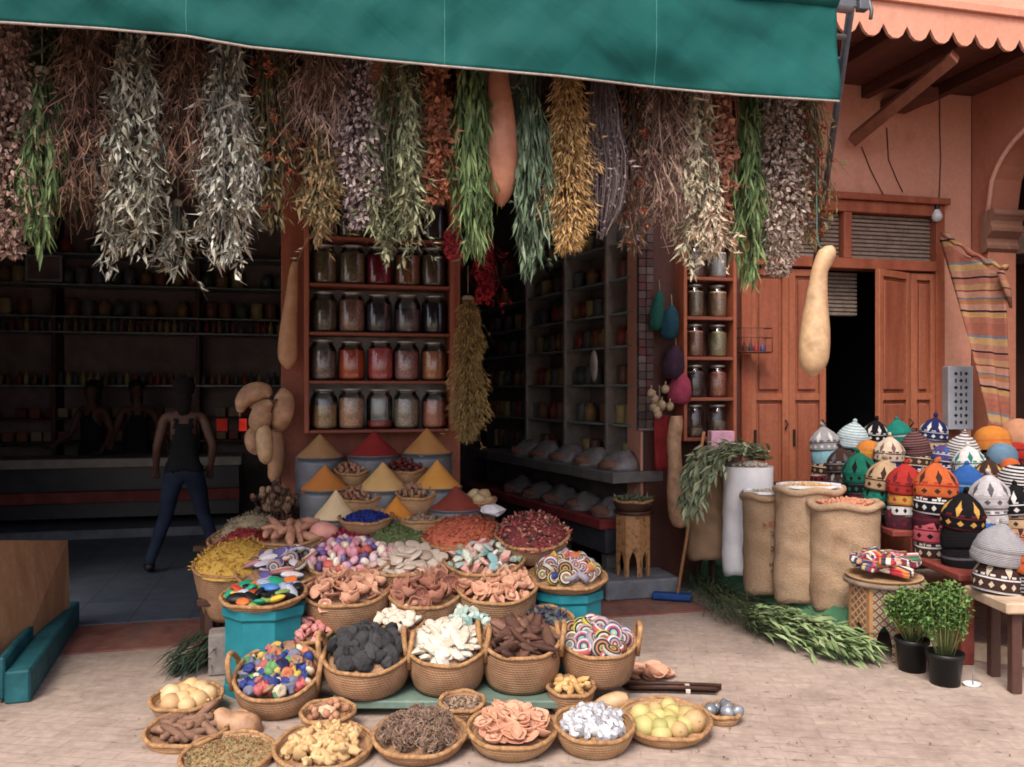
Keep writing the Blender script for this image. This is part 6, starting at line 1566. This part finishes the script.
# ---- hats
def hatmat(name, base, band, acc, style):
    t = NT(name); x, y, z = t.xyz()[:3]
    if style == 'plain': c = t.mix(t.m('GREATER_THAN', t.m('ABSOLUTE', t.m('SUBTRACT', z, .52)), .06), band, base)
    elif style == 'stripe':
        c = t.mix(t.m('LESS_THAN', t.m('FRACT', t.m('MULTIPLY', z, 6.0)), .5), base, band)
    else:
        ang = t.m('MULTIPLY', t.m('ARCTAN2', y, x), (11 if style == 'dia' else 14)/(2*PI)*1.0)
        fa = t.m('ABSOLUTE', t.m('SUBTRACT', t.m('FRACT', ang), .5))
        d = t.m('ADD', t.m('MULTIPLY', fa, .9), t.m('ADD', t.m('MULTIPLY', t.m('ABSOLUTE', t.m('SUBTRACT', z, .33)), 1.7), t.m('MULTIPLY', t.noise(12, 3), .12)))
        c = t.mix(t.m('LESS_THAN', d, .3), base, acc)
        edge = t.m('LESS_THAN', t.m('ABSOLUTE', t.m('SUBTRACT', t.m('ABSOLUTE', t.m('SUBTRACT', z, .33)), .27)), .035)
        c = t.mix(edge, c, band)
        fa2 = t.m('ABSOLUTE', t.m('SUBTRACT', t.m('FRACT', t.m('MULTIPLY', t.m('ARCTAN2', y, x), 7/(2*PI))), .5))
        dots = t.m('MULTIPLY', t.m('LESS_THAN', t.m('ABSOLUTE', t.m('SUBTRACT', z, .72)), .05), t.m('LESS_THAN', fa, .25)); c = t.mix(dots, c, band)
        d2 = t.m('ADD', t.m('ADD', t.m('MULTIPLY', fa2, 1.5), t.m('MULTIPLY', t.noise(10, 3), .14)), t.m('MULTIPLY', t.m('ABSOLUTE', t.m('SUBTRACT', z, 1.0)), .75))
        c = t.mix(t.m('LESS_THAN', d2, .36), c, acc)
    kn = t.m('SINE', t.m('MULTIPLY', z, 90.0)); t.bump(t.m('ADD', kn, t.m('MULTIPLY', t.noise(30, 3), 2.0)), .5, .03)
    return t.done(t.vary(t.vary(c, 45, .22), 3, .15), .95, 0, .15)
def hat_mesh(i, m):
    g = MB(); sd = i*3.7
    wob = lambda a, k: 1+.09*noise.noise((math.cos(a)*1.2+sd, math.sin(a)*1.2, k*.35))+(.03*math.cos(a*6) if k > 6 else 0)
    if i == 1: pr = [(.97, 0), (1.02, .1), (1.0, .5), (.95, .8), (.78, 1.1), (.5, 1.3), (.2, 1.4), (.01, 1.42)]
    else: pr = [(.95, 0), (1.03, .06), (1.05, .3), (1.01, .58), (1.06, .66), (.99, .84), (.87, 1.06), (.67, 1.3), (.42, 1.5), (.22, 1.64), (.1, 1.72)]
    g.lathe(pr, 32, wob=wob)
    if i == 0: g.ico(2, (.15, .15, .15), .3, 3, 1, Matrix.Translation((0, 0, 1.8)))
    if i == 2: g.tube([(0, 0, 1.7), (.05, 0, 1.86), (.16, 0, 1.92), (.2, 0, 1.84)], [.12, .12, .13, .1], 8)
    if i == 3: g.ico(2, (.2, .17, .22), .35, 3, 4, Matrix.Translation((0, 0, 1.9)))
    return g.mesh('knitted_hat', m)
SC = {}
def C(n): return dict(red=(186, 44, 36), orange=(206, 92, 40), black=(22, 20, 24), white=(206, 202, 200), grey=(150, 148, 152), dgrey=(88, 84, 90), teal=(20, 122, 108), green=(16, 104, 82), lblue=(120, 172, 186), blue=(40, 92, 170), navy=(34, 40, 92), cream=(206, 186, 160), beige=(186, 152, 114), brown=(64, 42, 36), plum=(76, 30, 46), pink=(190, 76, 90), mauve=(120, 78, 82), yellow=(206, 150, 60), silver=(184, 180, 184), purple=(84, 64, 120), steel=(96, 130, 158), maroon=(110, 32, 40), amber=(206, 120, 40), tan=(190, 130, 96))[n]
HATS = [
 (825, 451, 28, 6.75, 2, 'grey', 'dgrey', 'white', 'tri', 'grey patterned knitted hat with a light blue hat beneath it, leftmost of the hats', [('lblue', 'lblue', 'white', 'plain', 'light blue hat under the leftmost grey patterned hat')]),
 (852, 447, 29, 6.85, 0, 'lblue', 'white', 'teal', 'stripe', 'pale blue striped hat with a teal tip in front of the dark doorway', []),
 (875, 440, 23, 6.95, 3, 'black', 'white', 'white', 'dia', 'black hat with white diamonds and a pompom before the open door leaf', []),
 (899, 442, 26, 6.9, 0, 'teal', 'white', 'green', 'plain', 'teal green hat with a white band in the back row', []),
 (842, 472, 28, 6.4, 2, 'brown', 'grey', 'dgrey', 'dia', 'dark brown hat with a grey patterned tip in front of the pale blue hat', [('brown', 'dgrey', 'grey', 'tri', 'dark brown hat beneath the brown hat with grey tip')]),
 (861, 481, 33, 6.1, 2, 'green', 'teal', 'black', 'tri', 'dark green hat with black notches beside the sacks', [('black', 'dgrey', 'green', 'tri', 'black hat beneath the dark green notched hat')]),
 (868, 458, 25, 6.5, 1, 'amber', 'yellow', 'orange', 'plain', 'small amber orange hat peeping out behind the green one', []),
 (889, 461, 28, 6.35, 2, 'cream', 'brown', 'mauve', 'tri', 'cream hat with dark notches behind the beige one', []),
 (883, 490, 35, 5.95, 2, 'beige', 'brown', 'brown', 'dia', 'beige hat with brown diamonds left of the big red hat', [('green', 'teal', 'black', 'tri', 'green banded hat beneath the beige diamond hat'), ('black', 'dgrey', 'brown', 'tri', 'black hat beneath the green banded hat')]),
 (904, 493, 34, 5.75, 2, 'red', 'maroon', 'maroon', 'dia', 'big bright red hat with dark diamonds on top of its stack', [('yellow', 'orange', 'red', 'dia', 'yellow and orange patterned hat beneath the big red hat'), ('white', 'black', 'black', 'tri', 'white and black zigzag hat low in the red hat stack'), ('plum', 'brown', 'maroon', 'dia', 'plum hat at the bottom of the red hat stack')]),
 (935, 498, 40, 5.55, 2, 'orange', 'red', 'brown', 'dia', 'big orange hat with brown diamonds beside the big red one', [('black', 'white', 'white', 'tri', 'black hat with white tulip marks beneath the big orange hat'), ('plum', 'maroon', 'plum', 'plain', 'plain plum hat in the big orange stack'), ('pink', 'maroon', 'black', 'dia', 'pink patterned hat low in the big orange stack'), ('brown', 'white', 'cream', 'tri', 'brown and cream hat at the bottom of the big orange stack')]),
 (916, 455, 28, 6.45, 0, 'mauve', 'brown', 'tan', 'stripe', 'mauve brown striped hat with a tan tip behind the red one', []),
 (933, 440, 26, 6.9, 3, 'navy', 'silver', 'white', 'dia', 'navy hat with silver tip in the back row by the doorpost', [('beige', 'purple', 'navy', 'tri', 'beige banded hat beneath the navy hat with silver tip')]),
 (944, 462, 24, 6.55, 1, 'purple', 'white', 'blue', 'tri', 'purple and blue patterned hat under the navy one', []),
 (962, 459, 30, 6.5, 0, 'white', 'dgrey', 'mauve', 'stripe', 'white hat with thin dark stripes behind the teal and white one', []),
 (970, 473, 31, 6.2, 2, 'white', 'teal', 'teal', 'tri', 'white hat with teal flames behind the blue one', []),
 (967, 491, 31, 5.8, 0, 'blue', 'lblue', 'white', 'plain', 'bright blue hat with a pale band', [('navy', 'purple', 'white', 'tri', 'navy hat beneath the bright blue hat')]),
 (993, 450, 34, 6.8, 1, 'amber', 'orange', 'amber', 'plain', 'flat amber coloured cap in the back row', []),
 (1002, 463, 28, 6.5, 1, 'steel', 'steel', 'lblue', 'plain', 'steel blue rounded cap before the amber one', []),
 (990, 483, 27, 6.0, 2, 'brown', 'tan', 'yellow', 'dia', 'brown hat with tan flowers beside the striped one', []),
 (1010, 471, 18, 6.2, 1, 'orange', 'orange', 'red', 'plain', 'small bright orange cap between the steel blue cap and the striped hat', []),
 (1017, 490, 36, 5.85, 1, 'white', 'black', 'grey', 'stripe', 'rounded hat with narrow black and white stripes at the right picture edge', []),
 (962, 527, 40, 5.25, 2, 'black', 'maroon', 'yellow', 'dia', 'black hat with yellow and red star pattern on a stack at the table corner', [('black', 'black', 'dgrey', 'plain', 'plain black hat directly beneath the star patterned hat'), ('black', 'dgrey', 'black', 'plain', 'plain black hat at the bottom of the corner stack')]),
 (990, 507, 37, 5.5, 2, 'silver', 'white', 'dgrey', 'dia', 'silver grey hat with shiny dark diamonds behind the pompom hat', [('silver', 'dgrey', 'white', 'tri', 'silver patterned hat beneath the shiny silver one'), ('blue', 'white', 'navy', 'tri', 'blue and white triangle hat in the silver stack'), ('navy', 'white', 'blue', 'plain', 'navy hat at the bottom of the silver stack')]),
 (1019, 514, 34, 5.45, 0, 'black', 'white', 'white', 'dia', 'black hat with white dots at the right picture edge', [('beige', 'brown', 'brown', 'dia', 'beige diamond hat beneath the black dotted one'), ('tan', 'maroon', 'brown', 'tri', 'tan hat at the bottom of the black dotted stack')]),
 (997, 563, 46, 4.78, 0, 'grey', 'silver', 'white', 'plain', 'plain light grey hat with a pompom on the pale bench', [('brown', 'white', 'cream', 'tri', 'brown and white patterned hat beneath the grey pompom hat')]),
 (1032, 572, 40, 4.72, 2, 'orange', 'red', 'orange', 'plain', 'orange hat cut by the right picture edge on the bench', [('grey', 'black', 'white', 'stripe', 'grey striped hat beneath the orange bench hat')]),
 (1018, 443, 34, 6.9, 1, 'tan', 'tan', 'beige', 'plain', 'smooth tan rounded cap, farthest right of the hats', [('red', 'maroon', 'red', 'plain', 'bright red cap beneath the smooth tan cap')]),
]
hmcache = {}
def hat_obj(var, base, band, acc, style, label, loc, Rr):
    k = (var, base, band, acc, style)
    if k not in hmcache: hmcache[k] = hat_mesh(var, hatmat('knit_'+'_'.join(k[1:]), C(base), C(band), C(acc), style))
    o = link('knitted_hat', hmcache[k], None, loc, (rnd(-.13, .13), rnd(-.13, .13), rnd(0, 6.2))); o.scale = (Rr, Rr, Rr*1.02)
    return tag(o, label, 'hat', 'knitted hats on the table')
extra = 0
for px, py, w, Y, var, ba, bd, ac, sty, lab, und in HATS:
    Rr = w/2/F*Y; p = P(px, py, Y)
    zt_ = .50 if Y < 4.95 else next((z for y0, y1, z, x0, x1 in tz if y0 <= Y < y1), .55)
    if Y < 4.95: p.z = max(p.z, .505)
    hat_obj(var, ba, bd, ac, sty, lab, p, Rr)
    n = len(und); gap = p.z-zt_
    step = Rr*.92
    k_need = max(0, round(gap/step)) if gap > .03 else 0
    und = und[:max(k_need, len(und) if gap > .04 else 0)]
    zc = p.z
    k_need = max(k_need, len(und))
    if k_need: step = gap/k_need
    for k in range(k_need):
        zc -= step
        q = V((p.x+rnd(-.012, .012), p.y+rnd(-.012, .012), max(zc, zt_+.001)))
        if k < len(und): b_, d_, a_, s_, l_ = und[k]
        else:
            b_, d_, a_, s_ = R.choice([('plum', 'maroon', 'plum', 'tri'), ('black', 'dgrey', 'brown', 'dia'), ('maroon', 'cream', 'black', 'tri'), ('navy', 'white', 'grey', 'tri'), ('brown', 'cream', 'beige', 'dia')])
            l_ = {'plum': 'plum', 'black': 'black', 'maroon': 'maroon', 'navy': 'navy', 'brown': 'brown'}[b_]+' hat mostly hidden in the stack under the '+' '.join(lab.split()[:4])
        hat_obj(1, b_, d_, a_, s_, l_, q, Rr*1.0)
# hats and bags hanging on the wooden pier panel
for px, py, w, h_, cols, lab in ((668, 322, 17, 34, [(12, 52, 70), (20, 70, 88)], 'dark teal woolly hat hanging highest on the wooden pier'), (672, 362, 20, 34, [(44, 24, 44), (60, 34, 56)], 'dark plum woolly hat hanging in the middle of the pier'), (678, 388, 22, 32, [(140, 40, 66), (160, 56, 80)], 'crimson pink woolly hat hanging lowest on the pier'), (655, 310, 13, 40, [(12, 70, 62), (20, 86, 74)], 'dark green scarf hanging beside the teal hat')):
    Y = 6.95; Rr = w/2/F*Y; o = thing('hanging_hat', lab, 'hat', P(px, py+h_/2, Y), (0, .12, 0), 'woollens hanging on the pier')
    g = MB(); hh = h_/F*Y; g.lathe([(Rr*.7, 0), (Rr, hh*.12), (Rr*1.05, hh*.4), (Rr*.8, hh*.75), (Rr*.35, hh*.96), (.004, hh)], 18, wob=lambda a, i: 1+.1*math.sin(a*4+i), cap0=True); obj('body', g, mat('wool_'+lab[:12].replace(' ', '_'), cols, scale=14, rough=.95, bump=.5, bs=60), o)
    g = MB(); g.tube([(0, 0, hh), (0, .1, hh+.1)], .004, 5); obj('loop', g, string_m, o)
def bulbs(px, py, n, w, Y, label):
    o = thing('bulb_string', label, 'dried bulbs', P(px, py+12, Y)); m_ = mat('dried_bulb', [(150, 124, 92), (170, 146, 112), (124, 98, 70)], by='object', rough=.7)
    for k in range(n):
        g = MB(); r = .034; g.ico(2, (r, r, r*1.1), .15, 2, k); g.tube([(0, 0, r), (.004, 0, r+.03)], [.01, .004], 5)
        obj('bulb', g, mat('dried_bulb_skin', [(150, 124, 92), (170, 146, 112), (124, 98, 70)], scale=9, rough=.7), o, (rnd(-1, 1)*w/2/F*Y, rnd(-.06, .0), rnd(0, 30)/F*Y))
    g = MB(); g.tube([(0, .03, .25), (0, -.01, .0)], .005, 5); obj('cord', g, string_m, o)
bulbs(660, 404, 11, 20, 6.9, 'string of round tan dried bulbs hanging on the pier above the long gourd')
rc_ = thing('red_cloth', 'narrow red cloth hanging on the pier beside the long gourd', 'cloth', P(662, 470, 6.95)); 
g = MB(); vs = [(x_, .02*math.sin(x_*60+zz*9), zz) for zz in [k*.05 for k in range(10)] for x_ in (-.06, -.03, 0, .03, .06)]
g.add(vs, [[r*5+c, r*5+c+1, (r+1)*5+c+1, (r+1)*5+c] for r in range(9) for c in range(4)], 0, True); o = obj('cloth', g, mat('red_wool_cloth', [(130, 22, 26), (160, 36, 36)], scale=6, rough=.9), rc_); o.modifiers.new('thick', 'SOLIDIFY').thickness = .008

# ---- blanket on the wall
def blanket_mat():
    t = NT('striped_blanket'); x, y, z = t.xyz()[:3]
    v = t.m('ADD', t.m('ADD', z, t.m('MULTIPLY', x, .25)), t.m('MULTIPLY', t.noise(3, 2), .02))
    f = t.m('FRACT', t.m('MULTIPLY', v, 1.55))
    cols = [(142, 84, 66), (156, 112, 70), (30, 26, 34), (154, 106, 88), (140, 88, 54), (80, 88, 100), (154, 106, 84), (104, 44, 38), (150, 108, 76), (142, 84, 68), (26, 24, 30), (146, 96, 78), (154, 118, 74), (86, 96, 108), (136, 76, 60)]
    st = [0, .07, .14, .165, .25, .31, .335, .42, .44, .52, .60, .625, .71, .80, .83]
    c = t.ramp(f, cols, True, st); t.bump(t.m('SINE', t.m('MULTIPLY', v, 500.0)), .4, .004)
    return t.done(t.vary(c, 30, .15), .95, 0, .1)
BK = thing('striped_blanket', 'orange and pink striped blanket draped from the corner of the wall', 'blanket', FW(4.12, -.1, 1.5), (0, 0, FA))
tl, trr, bt = FM.inverted() @ P(939, 236, 7.55), FM.inverted() @ P(1003, 272, 7.0), FM.inverted() @ P(1006, 426, 6.95)
org = FM.inverted() @ FW(4.12, -.1, 1.5)
g = MB(); nu, nv = 24, 36; vs = []
for j in range(nv+1):
    v = j/nv
    for i in range(nu+1):
        u = i/nu
        left = tl.lerp(bt+V((-.16, 0, 0)), v); right = trr.lerp(bt+V((.03, 0, -.04)), v)
        p = left.lerp(right, u)
        sag = -.06*math.sin(u*PI)*(1-v)
        p = p+V((0, -.03*math.sin(u*13+v*3)*(1-.5*v)-.05*math.sin(PI*u)*(1-v*.6), sag))
        vs.append(p-org)
g.add(vs, [[j*(nu+1)+i, j*(nu+1)+i+1, (j+1)*(nu+1)+i+1, (j+1)*(nu+1)+i] for j in range(nv) for i in range(nu)], 0, True)
bm_ = blanket_mat(); o = obj('cloth', g, bm_, BK); o.modifiers.new('thick', 'SOLIDIFY').thickness = .012
g = MB(); pts = [(tl.lerp(trr, k/16)+V((0, -.04-.05*math.sin(PI*k/16), .02-.06*math.sin(PI*k/16)+.012*math.sin(k*1.7))))-org for k in range(17)]; g.tube(pts, [.02+.007*math.sin(k*1.3) for k in range(17)], 9); obj('rolled_edge', g, bm_, BK)
g = MB(); e = trr-org
g.tube([e+V((-.06, -.03, .0)), e+V((-.02, -.06, -.15)), e+V((.03, -.05, -.3))], [.025, .03, .012], 9); obj('folded_end', g, bm_, BK)
# ---- grey box, light bulb
gx = spx(970, -.12); z0, z1 = zpx(970, 430, -.2), zpx(970, 366, -.2)
BX = thing('vent_box', 'pale grey metal wall box with a pierced front below the blanket', 'box', FW(4.13, -.0, z0), (0, 0, FA+math.radians(-16)))
H = z1-z0
g = MB(); g.bx(-.11, .11, -.2, -.02, 0, H, .008); obj('body', g, mat('pale_grey_enamel', [(142, 148, 160), (160, 166, 176)], scale=4, rough=.45, var=.1), BX)
g = MB()
for i in range(8):
    for j in (-1, 0, 1):
        zz = H*(.12+.76*i/7); xx = j*.045+(.0 if i % 2 else .0)
        if (i+j) % 2 == 0: g.box((xx, -.2005, zz), (.026, .004, .026), 0, .001, mx=Matrix.Translation((xx, -.2005, zz)) @ Matrix.Rotation(PI/4, 4, 'Y') @ Matrix.Translation((-xx, .2005, -zz)))
        else: g.box((xx, -.2005, zz), (.014, .004, .036), 0, .001)
obj('grille', g, black_pl, BX)
LB = thing('light_bulb', 'bare white light bulb hanging on a cable by the door frame', 'light bulb', FW(spx(937, -.06), -.06, zpx(937, 222, -.06)))
g = MB(); g.lathe([(.002, 0), (.03, .008), (.045, .035), (.045, .06), (.03, .095), (.02, .115)], 18); obj('bulb', g, mat('frosted_glass', [(190, 190, 196), (206, 206, 210)], rough=.2), LB)
g = MB(); g.lathe([(.022, .112), (.022, .155), (.01, .17), (.002, .17)], 12); obj('socket', g, black_pl, LB)

# ---- left board and turquoise rail
BD = thing('display_cart', 'brown plywood board on a turquoise rail at the left picture edge', 'cart', (0, 0, 0))
front = [P(64, 541, 5.7), P(66, 608, 5.7), P(60, 622, 5.62), P(46, 640, 5.35), P(0, 690, 4.62), P(-60, 752, 4.0), P(-75, 542, 4.15), P(0, 541, 4.9)]
nrm = (front[0]-front[5]).cross(front[6]-front[5]).normalized()
if nrm.y > 0: nrm = -nrm
g = MB(); n = len(front); g.add(front+[p-nrm*.025 for p in front], [[0, 1, 2, 3, 4, 7], [4, 5, 6, 7], [n+7, n+4, n+3, n+2, n+1, n+0], [n+7, n+6, n+5, n+4]]+[[i, (i+1) % n, n+(i+1) % n, n+i] for i in range(n)])
obj('board', g, wood('plywood', (158, 110, 72), (182, 136, 94), .7, (1, 1, .25), .12), BD)
p0, p1_ = G(17, 704), G(70, 626); d = (p1_-p0); L_ = d.length; a_ = math.atan2(d.y, d.x)
M = Matrix.Translation(p0) @ Matrix.Rotation(a_, 4, 'Z')
g = MB(); g.bx(-.0, L_+.0, -.06, .06, .0, .17, .01, 0, M); obj('rail', g, teal_edge, BD)
g = MB(); g.bx(.02, L_-.02, .061, .10, .02, .24, .01, 0, M); obj('rail_back', g, teal_edge, BD)
g = MB(); g.bx(-.6, -.02, .3, .36, .0, .12, .01, 0, M); obj('skid', g, palewood, BD)
